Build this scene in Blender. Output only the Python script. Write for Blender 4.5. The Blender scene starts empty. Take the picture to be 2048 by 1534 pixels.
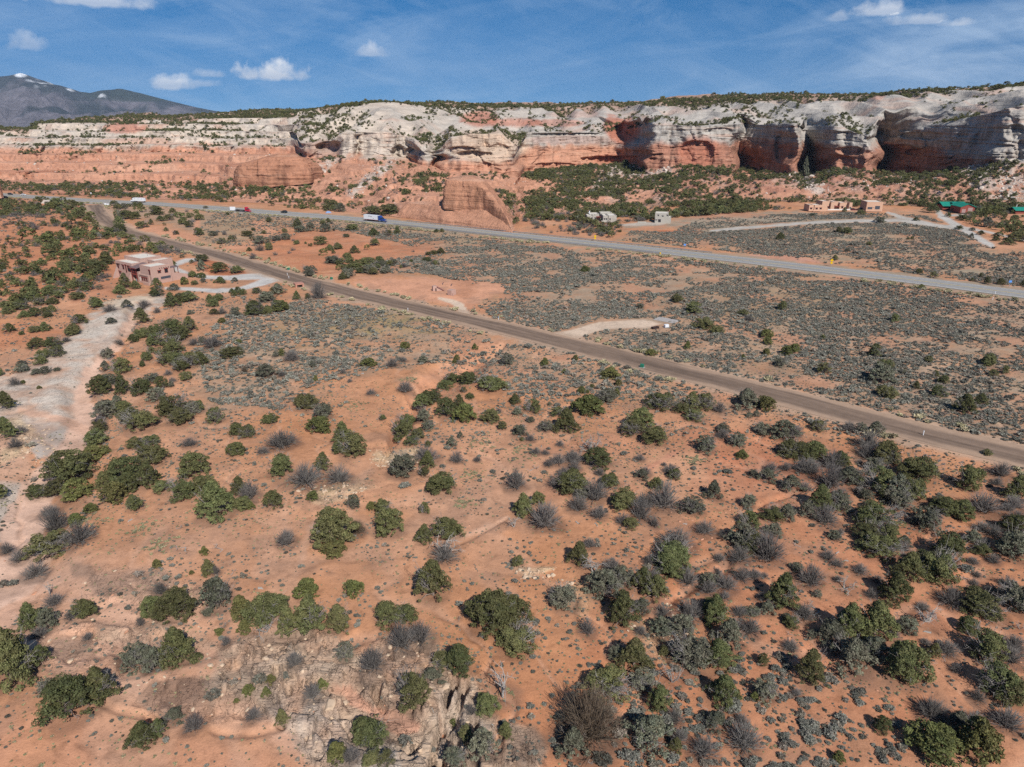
import bpy, math, random
import numpy as np
from mathutils import Vector, Matrix

scene = bpy.context.scene
# ------------------------------------------------------------------ camera
PITCH = math.radians(20.5); FPX = 1420.0; CAMZ = 60.0
cam_d = bpy.data.cameras.new('camera'); cam = bpy.data.objects.new('camera', cam_d)
scene.collection.objects.link(cam); scene.camera = cam
cam_d.sensor_width = 36.0; cam_d.lens = 36.0 * FPX / 2048.0
cam_d.clip_start = 1.0; cam_d.clip_end = 60000.0
cam.location = (0, 0, CAMZ); cam.rotation_euler = (math.pi/2 - PITCH, 0, 0)
# ------------------------------------------------------------------ light
SUN_EL = math.radians(41.5); SUN_AZ = math.radians(22.0)      # the sun stands behind the camera, 22 degrees to the right
to_sun = Vector((math.sin(SUN_AZ)*math.cos(SUN_EL), -math.cos(SUN_AZ)*math.cos(SUN_EL), math.sin(SUN_EL)))
sun_d = bpy.data.lights.new('sun', 'SUN'); sun = bpy.data.objects.new('sun', sun_d)
scene.collection.objects.link(sun)
sun_d.energy = 4.7; sun_d.angle = math.radians(0.53); sun_d.color = (1.0, 0.955, 0.89)
sun.rotation_euler = to_sun.to_track_quat('Z', 'Y').to_euler(); sun.location = (100, -250, 300)
world = bpy.data.worlds.new('World'); scene.world = world; world.use_nodes = True
SKY_STRENGTH = 0.070
scene.view_settings.view_transform = 'Standard'; scene.view_settings.look = 'None'
scene.view_settings.exposure = 0.25; scene.view_settings.gamma = 1.0
scene.view_settings.use_curve_mapping = False
scene.cycles.use_denoising = False; scene.cycles.denoiser = 'OPENIMAGEDENOISE'; scene.cycles.denoising_input_passes = 'RGB_ALBEDO_NORMAL'; scene.cycles.denoising_prefilter = 'ACCURATE'
scene.cycles.max_bounces = 4; scene.cycles.diffuse_bounces = 2; scene.cycles.glossy_bounces = 1
scene.cycles.transmission_bounces = 2; scene.cycles.volume_bounces = 0; scene.cycles.transparent_max_bounces = 4
scene.cycles.caustics_reflective = False; scene.cycles.caustics_refractive = False

def build_sky():
    nt = world.node_tree; N = nt.nodes; L = nt.links
    N.clear()
    out = N.new('ShaderNodeOutputWorld'); bg = N.new('ShaderNodeBackground')
    sky = N.new('ShaderNodeTexSky'); sky.sky_type = 'NISHITA'; sky.sun_disc = False
    sky.sun_elevation = SUN_EL; sky.sun_rotation = math.pi - SUN_AZ
    sky.altitude = 1800; sky.air_density = 1.0; sky.dust_density = 0.15; sky.ozone_density = 3.0
    hsv = N.new('ShaderNodeHueSaturation'); hsv.inputs['Saturation'].default_value = 1.46; hsv.inputs['Value'].default_value = 1.0
    L.new(sky.outputs[0], hsv.inputs['Color'])
    tc = N.new('ShaderNodeTexCoord'); sep = N.new('ShaderNodeSeparateXYZ')
    L.new(tc.outputs['Generated'], sep.inputs[0])
    # dry high-desert air: the blue reaches down to the horizon, so the sky is read a little higher up
    lift = N.new('ShaderNodeVectorMath'); lift.operation = 'MULTIPLY_ADD'; L.new(tc.outputs['Generated'], lift.inputs[0]); lift.inputs[1].default_value = (1, 1, .95); lift.inputs[2].default_value = (0, 0, .13)
    nrm = N.new('ShaderNodeVectorMath'); nrm.operation = 'NORMALIZE'; L.new(lift.outputs[0], nrm.inputs[0]); L.new(nrm.outputs[0], sky.inputs['Vector'])
    def math_(op, a, b=None, c=None, clamp=False):
        m = N.new('ShaderNodeMath'); m.operation = op; m.use_clamp = clamp
        for i, v in enumerate((a, b, c)):
            if v is None: continue
            if isinstance(v, (int, float)): m.inputs[i].default_value = v
            else: L.new(v, m.inputs[i])
        return m.outputs[0]
    # high cirrus: combed, slanting wisps, thickest to the right of the view, thinning into a faint veil elsewhere
    hyp = math_('SQRT', math_('ADD', math_('POWER', sep.outputs['X'], 2.0), math_('POWER', sep.outputs['Y'], 2.0)))
    az = math_('ARCTAN2', sep.outputs['X'], sep.outputs['Y']); el = math_('ARCTAN2', sep.outputs['Z'], hyp)
    comb = N.new('ShaderNodeCombineXYZ'); L.new(az, comb.inputs[0]); L.new(el, comb.inputs[1])
    def wisps(rot, sx, sy, sc, lo, hi, dist):
        m_ = N.new('ShaderNodeMapping'); m_.inputs['Rotation'].default_value = (0, 0, math.radians(rot)); L.new(comb.outputs[0], m_.inputs[0])
        m2 = N.new('ShaderNodeMapping'); m2.inputs['Scale'].default_value = (sx, sy, 1); L.new(m_.outputs[0], m2.inputs[0])
        n_ = N.new('ShaderNodeTexNoise'); n_.inputs['Scale'].default_value = sc; n_.inputs['Detail'].default_value = 10; n_.inputs['Roughness'].default_value = .60; n_.inputs['Distortion'].default_value = dist
        L.new(m2.outputs[0], n_.inputs['Vector']); r_ = N.new('ShaderNodeMapRange'); r_.inputs[1].default_value = lo; r_.inputs[2].default_value = hi; L.new(n_.outputs[0], r_.inputs[0]); return r_.outputs[0]
    n2 = N.new('ShaderNodeTexNoise'); n2.inputs['Scale'].default_value = 3.0; n2.inputs['Detail'].default_value = 4; L.new(comb.outputs[0], n2.inputs['Vector'])
    r2 = N.new('ShaderNodeMapRange'); r2.inputs[1].default_value = 0.30; r2.inputs[2].default_value = 0.55; L.new(n2.outputs[0], r2.inputs[0])
    side = N.new('ShaderNodeMapRange'); side.inputs[1].default_value = -.25; side.inputs[2].default_value = .25; side.inputs[3].default_value = .34; side.inputs[4].default_value = .62; L.new(az, side.inputs[0])
    w1 = wisps(-9, 3.2, 17, 1.0, .42, .66, .9); w2 = wisps(16, 7, 26, 1.0, .46, .70, 1.4)
    cir = math_('ADD', math_('MULTIPLY', w1, .85), math_('MULTIPLY', w2, .5)); cir = math_('MULTIPLY', math_('MULTIPLY', cir, r2.outputs[0]), side.outputs[0]); cir = math_('MULTIPLY', cir, .80, clamp=True)
    # small fair-weather cumulus, each a ragged flat-based puff in its own direction
    nz = N.new('ShaderNodeTexNoise'); nz.inputs['Scale'].default_value = 44; nz.inputs['Detail'].default_value = 6; nz.inputs['Roughness'].default_value = 0.6
    L.new(tc.outputs['Generated'], nz.inputs['Vector'])
    nn = math_('SUBTRACT', nz.outputs[0], 0.5)
    total = None; shade = None
    # pixel centre x, y(base), half width, height, opacity
    for (cx, cy, hw, hh, op) in [(548,152,66,30,1.0),(345,172,42,22,.75),(418,150,26,12,.4),(60,92,34,26,.4),(748,108,38,20,.5),(205,6,100,24,.7),(1758,24,44,20,.7),(1838,44,50,14,.5),(1920,48,28,11,.6),(1672,38,22,12,.3),(395,170,40,10,.35)]:
        t = (cy-767)/FPX; dx = (cx-1024)/FPX; Yf = math.cos(PITCH)-t*math.sin(PITCH); Zf = -math.sin(PITCH)-t*math.cos(PITCH)
        a0 = math.atan2(dx, Yf); e0 = math.atan2(Zf, math.hypot(dx, Yf)); sx = hw/FPX; sy = hh/FPX
        u = math_('DIVIDE', math_('SUBTRACT', az, a0), sx)
        v = math_('DIVIDE', math_('SUBTRACT', el, e0), sy)
        vb = math_('MAXIMUM', v, math_('MULTIPLY', v, -3.2))
        d = math_('SQRT', math_('ADD', math_('POWER', u, 2.0), math_('POWER', vb, 2.0)))
        m = math_('ADD', math_('SUBTRACT', 1.0, d), math_('MULTIPLY', nn, 1.9))
        m = math_('MULTIPLY', math_('MULTIPLY', m, 1.6, clamp=True), op)
        total = m if total is None else math_('MAXIMUM', total, m)
        s_ = math_('MULTIPLY', v, 1.3, clamp=True)
        s_ = math_('MULTIPLY', s_, math_('GREATER_THAN', m, 0.001))
        shade = s_ if shade is None else math_('MAXIMUM', shade, s_)
    mix1 = N.new('ShaderNodeMix'); mix1.data_type = 'RGBA'; L.new(cir, mix1.inputs[0]); L.new(hsv.outputs[0], mix1.inputs[6])
    mix1.inputs[7].default_value = (6.4, 8.2, 10.6, 1)
    cc = N.new('ShaderNodeMix'); cc.data_type = 'RGBA'; L.new(shade, cc.inputs[0]); cc.inputs[6].default_value = (7.2, 8.0, 9.4, 1); cc.inputs[7].default_value = (12.5, 12.6, 12.8, 1)
    mix2 = N.new('ShaderNodeMix'); mix2.data_type = 'RGBA'; L.new(total, mix2.inputs[0]); L.new(mix1.outputs[2], mix2.inputs[6]); L.new(cc.outputs[2], mix2.inputs[7])
    L.new(mix2.outputs[2], bg.inputs[0]); bg.inputs[1].default_value = SKY_STRENGTH
    L.new(bg.outputs[0], out.inputs[0])
build_sky()

# ------------------------------------------------------------------ numeric helpers
cosp, sinp = math.cos(PITCH), math.sin(PITCH)
def tanel(y):                       # tangent of the angle below the horizon of an image row
    t = (np.asarray(y, float)-767)/FPX
    return (sinp+t*cosp)/(cosp-t*sinp)
def z_at(y, D): return CAMZ - np.asarray(D, float)*tanel(y)
def D_at(y, z=0.0): return (CAMZ-z)/tanel(y)
def slope_at(x, y):
    t = (np.asarray(y, float)-767)/FPX
    return (np.asarray(x, float)-1024)/FPX/(cosp-t*sinp)
def project(X, Y, Z):
    dep = Y*cosp+(CAMZ-Z)*sinp
    return 1024+FPX*X/dep, 767+FPX*((CAMZ-Z)*cosp-Y*sinp)/dep
def _hash(ix, iy, iz, seed):
    n = (ix.astype(np.int64)*374761393 + iy.astype(np.int64)*668265263 + iz.astype(np.int64)*2147483647 + seed*1274126177) & 0xffffffff
    n = ((n ^ (n >> 13))*1274126177) & 0xffffffff
    n = ((n ^ (n >> 16))*2246822519) & 0xffffffff
    return ((n ^ (n >> 15)) & 0xffff)/65535.0
def noise3(x, y, z, seed=0):        # value noise in -1..1
    x, y, z = np.broadcast_arrays(np.asarray(x, float), np.asarray(y, float), np.asarray(z, float))
    ix, iy, iz = np.floor(x), np.floor(y), np.floor(z)
    fx, fy, fz = x-ix, y-iy, z-iz
    fx = fx*fx*(3-2*fx); fy = fy*fy*(3-2*fy); fz = fz*fz*(3-2*fz)
    h = lambda a, b, c: _hash(ix+a, iy+b, iz+c, seed)
    if np.all(fz == 0):
        a = h(0,0,0)*(1-fx)+h(1,0,0)*fx; b = h(0,1,0)*(1-fx)+h(1,1,0)*fx
        return (a*(1-fy)+b*fy)*2-1
    a = (h(0,0,0)*(1-fx)+h(1,0,0)*fx)*(1-fy)+(h(0,1,0)*(1-fx)+h(1,1,0)*fx)*fy
    b = (h(0,0,1)*(1-fx)+h(1,0,1)*fx)*(1-fy)+(h(0,1,1)*(1-fx)+h(1,1,1)*fx)*fy
    return (a*(1-fz)+b*fz)*2-1
def fbm(x, y, z=0.0, o=4, seed=0, gain=0.5):
    s = 0; a = 1.0; t = 0
    for i in range(o):
        s = s+a*noise3(np.asarray(x)*2.03**i, np.asarray(y)*2.03**i, np.asarray(z)*2.03**i, seed+i*17); t += a; a *= gain
    return s/t
def sst(a, b, x):
    t = np.clip((x-a)/(b-a), 0, 1); return t*t*(3-2*t)
def seg_dist(px, py, pts, widths=None):
    """distance in pixels to a polyline, and the half width there"""
    best = np.full(np.shape(px), 1e9); bw = np.zeros(np.shape(px))
    if widths is None: widths = [1]*len(pts)
    for (a, b, wa, wb) in zip(pts[:-1], pts[1:], widths[:-1], widths[1:]):
        dx, dy = b[0]-a[0], b[1]-a[1]; l2 = dx*dx+dy*dy+1e-9
        t = np.clip(((px-a[0])*dx+(py-a[1])*dy)/l2, 0, 1)
        d = np.hypot(px-a[0]-t*dx, py-a[1]-t*dy); w = wa+(wb-wa)*t
        k = (d-w) < (best-bw)
        best = np.where(k, d, best); bw = np.where(k, w, bw)
    return best, bw
def poly_sd(px, py, poly):
    """signed distance, negative inside"""
    d, _ = seg_dist(px, py, poly+[poly[0]]); ins = np.zeros(np.shape(px), bool)
    n = len(poly)
    for i in range(n):
        x1, y1 = poly[i]; x2, y2 = poly[(i+1) % n]
        if y1 == y2: continue
        c = ((y1 > py) != (y2 > py)) & (px < (x2-x1)*(py-y1)/(y2-y1)+x1)
        ins ^= c
    return np.where(ins, -d, d)

# ------------------------------------------------------------------ object helpers
COL = scene.collection
def link(o, parent=None):
    COL.objects.link(o)
    if parent is not None: o.parent = parent
    return o
def props(o, label=None, cat=None, group=None, kind=None):
    if label: o['label'] = label
    if cat: o['category'] = cat
    if group: o['group'] = group
    if kind: o['kind'] = kind
    return o
def np_mesh(name, V, F, mats=(), cols=None, extra=None, smooth=False, mat_idx=None):
    """V (n,3), F (m,k) all the same k"""
    me = bpy.data.meshes.new(name); V = np.asarray(V, np.float32); F = np.asarray(F, np.int32)
    me.vertices.add(len(V)); me.vertices.foreach_set('co', V.ravel())
    k = F.shape[1]; me.loops.add(F.size); me.loops.foreach_set('vertex_index', F.ravel())
    me.polygons.add(len(F)); me.polygons.foreach_set('loop_start', np.arange(0, F.size, k, dtype=np.int32))
    me.polygons.foreach_set('loop_total', np.full(len(F), k, np.int32))
    if mat_idx is not None: me.polygons.foreach_set('material_index', np.asarray(mat_idx, np.int32))
    me.update(calc_edges=True)
    if smooth: me.polygons.foreach_set('use_smooth', np.ones(len(F), bool))
    if cols is not None:
        a = me.attributes.new('Col', 'FLOAT_COLOR', 'POINT')
        c = np.ones((len(V), 4), np.float32); c[:, :cols.shape[1]] = cols
        a.data.foreach_set('color', c.ravel())
    for kx, arr in (extra or {}).items():
        a = me.attributes.new(kx, 'FLOAT', 'POINT'); a.data.foreach_set('value', np.asarray(arr, np.float32).ravel())
    for m in mats: me.materials.append(m)
    return me
def grid_faces(nr, nc):
    i = np.arange(nr*nc).reshape(nr, nc)
    return np.stack([i[:-1, :-1], i[:-1, 1:], i[1:, 1:], i[1:, :-1]], -1).reshape(-1, 4)

# ------------------------------------------------------------------ materials
def new_mat(name):
    m = bpy.data.materials.new(name); m.use_nodes = True
    nt = m.node_tree; nt.nodes.clear()
    o = nt.nodes.new('ShaderNodeOutputMaterial'); b = nt.nodes.new('ShaderNodeBsdfPrincipled')
    nt.links.new(b.outputs[0], o.inputs[0]); b.inputs['Roughness'].default_value = 0.9
    b.inputs['Specular IOR Level'].default_value = 0.2
    return m, nt, b
def tex(nt, kind, scale=1.0, detail=4, rough=0.55, vec=None):
    n = nt.nodes.new('ShaderNodeTexNoise'); n.inputs['Scale'].default_value = scale; n.inputs['Detail'].default_value = detail; n.inputs['Roughness'].default_value = rough
    if vec is not None: nt.links.new(vec, n.inputs['Vector'])
    return n
def ramp(nt, src, a, b, lo, hi):
    r = nt.nodes.new('ShaderNodeMapRange'); r.inputs[1].default_value = a; r.inputs[2].default_value = b
    r.inputs[3].default_value = lo; r.inputs[4].default_value = hi; nt.links.new(src, r.inputs[0]); return r.outputs[0]
def mathn(nt, op, a, b):
    m = nt.nodes.new('ShaderNodeMath'); m.operation = op
    for i, v in enumerate((a, b)):
        if isinstance(v, (int, float)): m.inputs[i].default_value = v
        else: nt.links.new(v, m.inputs[i])
    return m.outputs[0]
def scale_col(nt, col, fac):
    m = nt.nodes.new('ShaderNodeVectorMath'); m.operation = 'SCALE'; nt.links.new(col, m.inputs[0])
    if isinstance(fac, (int, float)): m.inputs['Scale'].default_value = fac
    else: nt.links.new(fac, m.inputs['Scale'])
    return m.outputs[0]
def simple_mat(name, col, rough=0.85, var=0.18, scale=1.5, metal=0.0, bump=0.0, spec=0.25):
    m, nt, b = new_mat(name); b.inputs['Roughness'].default_value = rough; b.inputs['Metallic'].default_value = metal
    b.inputs['Specular IOR Level'].default_value = spec
    tc = nt.nodes.new('ShaderNodeTexCoord'); n = tex(nt, 'n', scale, 6, 0.6, tc.outputs['Object'])
    f = ramp(nt, n.outputs[0], 0.3, 0.7, 1-var, 1+var)
    c = nt.nodes.new('ShaderNodeRGB'); c.outputs[0].default_value = (*col, 1)
    nt.links.new(scale_col(nt, c.outputs[0], f), b.inputs['Base Color'])
    if bump:
        bp = nt.nodes.new('ShaderNodeBump'); bp.inputs['Strength'].default_value = bump; bp.inputs['Distance'].default_value = 0.05
        nt.links.new(n.outputs[0], bp.inputs['Height']); nt.links.new(bp.outputs[0], b.inputs['Normal'])
    return m
def ground_material():
    m, nt, b = new_mat('red_desert_soil'); b.inputs['Roughness'].default_value = 0.95; b.inputs['Specular IOR Level'].default_value = 0.1
    L = nt.links; geo = nt.nodes.new('ShaderNodeNewGeometry'); at = nt.nodes.new('ShaderNodeAttribute'); at.attribute_name = 'Col'
    rk = nt.nodes.new('ShaderNodeAttribute'); rk.attribute_name = 'rock'
    n1 = tex(nt, 'n', 0.9, 9, 0.68, geo.outputs['Position']); n2 = tex(nt, 'n', 0.11, 5, 0.6, geo.outputs['Position'])
    n3 = tex(nt, 'n', 6.0, 4, 0.7, geo.outputs['Position'])
    f = mathn(nt, 'MULTIPLY', ramp(nt, n1.outputs[0], 0.25, 0.75, 0.84, 1.15), ramp(nt, n2.outputs[0], 0.3, 0.7, 0.9, 1.1))
    f = mathn(nt, 'MULTIPLY', f, ramp(nt, n3.outputs[0], 0.3, 0.72, 0.86, 1.12))
    # small dark specks of crust and pebbles
    vo = nt.nodes.new('ShaderNodeTexVoronoi'); vo.inputs['Scale'].default_value = 2.6; L.new(geo.outputs['Position'], vo.inputs['Vector'])
    sp = ramp(nt, vo.outputs['Distance'], 0.07, 0.17, 0.55, 1.0)
    f = mathn(nt, 'MULTIPLY', f, sp)
    n5 = tex(nt, 'n', 0.45, 7, 0.72, geo.outputs['Position']); f = mathn(nt, 'MULTIPLY', f, ramp(nt, n5.outputs[0], 0.30, 0.46, 0.74, 1.0))
    v2 = nt.nodes.new('ShaderNodeTexVoronoi'); v2.inputs['Scale'].default_value = 7.0; L.new(geo.outputs['Position'], v2.inputs['Vector'])
    f = mathn(nt, 'MULTIPLY', f, ramp(nt, v2.outputs['Distance'], 0.05, 0.22, 0.80, 1.03))
    # joints and flow lines cut into bare rock
    dn = tex(nt, 'n', 0.5, 4, 0.6, geo.outputs['Position']); dv = nt.nodes.new('ShaderNodeVectorMath'); dv.operation = 'MULTIPLY_ADD'; L.new(dn.outputs['Color'], dv.inputs[0]); dv.inputs[1].default_value = (3, 3, 0)
    cm = nt.nodes.new('ShaderNodeMapping'); cm.inputs['Scale'].default_value = (.95, .22, .5); cm.inputs['Rotation'].default_value = (0, 0, -.45); L.new(geo.outputs['Position'], dv.inputs[2]); L.new(dv.outputs[0], cm.inputs[0])
    vc = tex(nt, 'n', 1.0, 3, 0.5, cm.outputs[0]); vc.inputs['Distortion'].default_value = 1.6
    crk = ramp(nt, mathn(nt, 'ABSOLUTE', mathn(nt, 'SUBTRACT', vc.outputs[0], .5), 0), 0.0, 0.022, 1.0, 0.0); crk = mathn(nt, 'MULTIPLY', crk, rk.outputs['Fac'])
    f = mathn(nt, 'MULTIPLY', f, ramp(nt, crk, 0, 1, 1.0, .45))
    L.new(scale_col(nt, at.outputs['Color'], f), b.inputs['Base Color'])
    # slickrock relief: stretched flow lines where rock is bare
    mp = nt.nodes.new('ShaderNodeMapping'); mp.inputs['Scale'].default_value = (0.35, 1.3, 3.0); mp.inputs['Rotation'].default_value = (0, 0, 0.5); L.new(geo.outputs['Position'], mp.inputs[0])
    nr = tex(nt, 'n', 1.0, 8, 0.6, mp.outputs[0]); nr.inputs['Distortion'].default_value = 1.2
    hr = mathn(nt, 'MULTIPLY', nr.outputs[0], mathn(nt, 'MULTIPLY', rk.outputs['Fac'], 1.3))
    hs = mathn(nt, 'MULTIPLY', n1.outputs[0], 0.35)
    hr = mathn(nt, 'SUBTRACT', hr, mathn(nt, 'MULTIPLY', crk, .7))
    h = mathn(nt, 'ADD', hr, mathn(nt, 'ADD', hs, mathn(nt, 'MULTIPLY', n3.outputs[0], 0.07)))
    bp = nt.nodes.new('ShaderNodeBump'); bp.inputs['Strength'].default_value = 0.7; bp.inputs['Distance'].default_value = 0.5
    L.new(h, bp.inputs['Height']); L.new(bp.outputs[0], b.inputs['Normal'])
    return m
def cliff_material():
    m, nt, b = new_mat('banded_sandstone'); b.inputs['Roughness'].default_value = 0.92; b.inputs['Specular IOR Level'].default_value = 0.1
    L = nt.links; geo = nt.nodes.new('ShaderNodeNewGeometry'); at = nt.nodes.new('ShaderNodeAttribute'); at.attribute_name = 'Col'
    def mapped(sc):
        mp = nt.nodes.new('ShaderNodeMapping'); mp.inputs['Scale'].default_value = sc; L.new(geo.outputs['Position'], mp.inputs[0]); return mp.outputs[0]
    st = tex(nt, 'n', 1.0, 7, 0.65, mapped((0.02, 0.02, 0.36))); st.inputs['Distortion'].default_value = 0.4      # strata
    sv = tex(nt, 'n', 1.0, 6, 0.6, mapped((0.16, 0.16, 0.02)))                                                    # desert varnish running down
    nb = tex(nt, 'n', 0.16, 9, 0.66, geo.outputs['Position']); nf = tex(nt, 'n', 0.9, 6, 0.7, geo.outputs['Position'])
    sx = nt.nodes.new('ShaderNodeSeparateXYZ'); L.new(geo.outputs['Normal'], sx.inputs[0])
    steep = ramp(nt, sx.outputs['Z'], 0.35, 0.8, 1.0, 0.0)
    vr = ramp(nt, sv.outputs[0], 0.44, 0.66, 1.06, 0.60)
    vmix = nt.nodes.new('ShaderNodeMix'); vmix.inputs[2].default_value = 1.0; L.new(steep, vmix.inputs[0]); L.new(vr, vmix.inputs[3])
    f = mathn(nt, 'MULTIPLY', ramp(nt, st.outputs[0], 0.3, 0.7, 0.84, 1.13), vmix.outputs[0])
    f = mathn(nt, 'MULTIPLY', f, ramp(nt, nb.outputs[0], 0.28, 0.72, 0.84, 1.14)); f = mathn(nt, 'MULTIPLY', f, ramp(nt, nf.outputs[0], 0.3, 0.7, 0.9, 1.1))
    L.new(scale_col(nt, at.outputs['Color'], f), b.inputs['Base Color'])
    h = mathn(nt, 'ADD', mathn(nt, 'MULTIPLY', st.outputs[0], 1.6), mathn(nt, 'ADD', mathn(nt, 'MULTIPLY', nb.outputs[0], 1.6), mathn(nt, 'MULTIPLY', nf.outputs[0], 0.4)))
    bp = nt.nodes.new('ShaderNodeBump'); bp.inputs['Strength'].default_value = 0.8; bp.inputs['Distance'].default_value = 1.6
    L.new(h, bp.inputs['Height']); L.new(bp.outputs[0], b.inputs['Normal'])
    return m
M_GROUND = ground_material(); M_CLIFF = cliff_material()
# ------------------------------------------------------------------ the lie of the land
# lines across the landscape, each a list of (image column, image row, distance); distance None = on the flat plain
LINES = {
 1: [(-500,380,None),(0,380,None),(200,394,None),(480,404,None),(620,412,None),(700,424,None),(780,432,None),(900,448,None),(1015,463,None),(1024,458,None),(1042,436,None),(1150,425,None),(1300,412,None),(1500,402,None),(1700,404,None),(1760,409,None),(1850,412,None),(2048,412,None),(2600,412,None)],
 2: [(-500,362,735),(200,362,735),(440,366,690),(470,374,612),(560,372,612),(620,366,620),(700,378,560),(770,396,510),(800,408,478),(880,414,446),(1000,428,430),(1018,442,410),(1034,424,505),(1060,412,530),(1150,395,600),(1300,378,625),(1500,374,600),(1700,372,580),(1760,374,570),(1850,368,570),(1960,360,560),(2048,357,548),(2600,357,530)],
 3: [(-500,304,850),(0,304,850),(300,303,850),(480,303,840),(588,304,820),(602,318,722),(675,313,702),(688,306,690),(714,308,686),(717,306,706),(731,309,690),(760,310,684),(788,313,680),(792,311,694),(806,318,684),(812,316,696),(834,328,668),(846,330,660),(862,336,654),(866,330,676),(890,340,650),(904,345,640),(930,342,636),(960,340,634),(1000,346,640),(1040,357,652),(1046,346,765),(1100,336,800),(1200,329,838),(1240,326,848),(1280,331,800),(1296,340,716),(1360,334,706),(1468,331,700),(1476,334,792),(1572,343,694),(1584,345,676),(1600,343,668),(1606,346,748),(1660,341,654),(1668,336,646),(1748,344,624),(1757,344,775),(1850,347,692),(1985,324,598),(2006,319,588),(2048,317,582),(2600,312,550)],
 4: [(-500,276,930),(0,276,930),(300,263,940),(480,263,940),(588,262,900),(602,286,735),(670,281,714),(686,264,702),(713,262,698),(717,262,712),(731,263,700),(760,263,695),(788,268,690),(793,268,700),(806,270,694),(812,272,702),(834,276,680),(846,286,670),(860,300,664),(866,303,680),(884,297,658),(900,274,652),(930,263,652),(1000,268,660),(1036,292,660),(1046,264,782),(1100,263,818),(1200,264,856),(1240,262,866),(1280,256,816),(1296,250,732),(1360,250,722),(1468,249,716),(1476,248,806),(1572,248,704),(1584,249,690),(1600,250,682),(1606,252,760),(1660,253,664),(1668,252,658),(1748,270,636),(1757,268,788),(1850,254,712),(1985,222,622),(2006,216,612),(2048,208,604),(2600,196,570)],
 5: [(-500,250,1020),(0,262,1020),(60,263,1000),(110,250,1020),(300,247,1020),(480,247,1020),(600,240,900),(690,238,820),(780,234,800),(860,245,790),(930,248,780),(1000,242,850),(1046,242,880),(1100,241,920),(1200,240,940),(1290,233,840),(1300,233,800),(1470,230,790),(1580,228,790),(1660,228,760),(1750,232,730),(1850,220,740),(1990,200,690),(2048,190,675),(2600,178,640)],
 6: [(-500,257,1050),(0,257,1050),(58,258,1050),(85,247,1070),(109,240,1090),(340,240,1090),(512,232,1080),(640,224,1000),(700,216,950),(780,214,930),(870,219,930),(910,221,960),(1070,222,1000),(1260,217,960),(1300,214,900),(1370,211,880),(1530,209,870),(1665,203,850),(1740,199,830),(1820,192,800),(1900,186,800),(1990,180,770),(2048,176,755),(2600,160,720)],
 7: [(-500,260,1400),(58,262,1400),(109,240,1300),(170,236,1300),(240,231,1300),(300,225,1350),(340,231,1400),(420,226,1400),(545,219,1400),(640,220,1400),(725,211,1300),(830,209,1300),(885,205,1250),(935,207,1250),(1070,208,1250),(1260,204,1200),(1300,200,1150),(1365,193,1120),(1450,188,1100),(1530,185,1080),(1615,186,1060),(1740,188,1030),(1820,185,1000),(1900,181,960),(1990,174,950),(2048,171,940),(2600,160,900)],
}
S0, S1, NC = -1.02, 1.02, 1300
SCOL = np.linspace(S0, S1, NC)
def line_arrays(k, s):
    pts = LINES[k]
    xs = np.array([slope_at(p[0], p[1]) for p in pts]); D = np.array([D_at(p[1]) if p[2] is None else p[2] for p in pts])
    Z = np.array([0.0 if p[2] is None else z_at(p[1], p[2]) for p in pts])
    o = np.argsort(xs); return np.interp(s, xs[o], D[o]), np.interp(s, xs[o], Z[o])
def D1_of(s): return line_arrays(1, s)[0]

HIGHWAY = [(-260,372),(-100,383),(20,391),(190,402),(300,407),(400,414),(500,422),(620,431),(757,442),(880,455),(1020,470),(1200,489),(1500,522),(1800,557),(2048,589),(2400,637)]
HIGHWAY_TURNOUT = [(450,419),(520,424),(600,430)]
DIRT = [(188,410),(195,425),(215,445),(250,462),(330,484),(430,508),(520,535),(600,560),(700,586),(850,621),(1000,654),(1100,679),(1300,728),(1500,777),(1700,829),(1900,880),(2048,913),(2300,972)]
WASH = [(300,600),(262,640),(238,690),(180,745),(160,790),(176,850),(150,905),(95,960),(62,1010),(45,1060),(60,1110),(30,1160),(-60,1200)]
WASH_W = [5,6,8,12,18,26,32,36,38,40,44,46,50]
GULLY = [(1010,688),(965,708),(930,735),(895,755),(860,770),(840,790),(820,820),(790,870),(770,905)]
GULLY_W = [4,16,26,24,20,18,15,10,4]
def wpts(px): return [(float(D_at(y)*slope_at(x, y)), float(D_at(y))) for x, y in px]
HIGHWAY_W, DIRT_W = wpts(HIGHWAY), wpts(DIRT)
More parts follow.
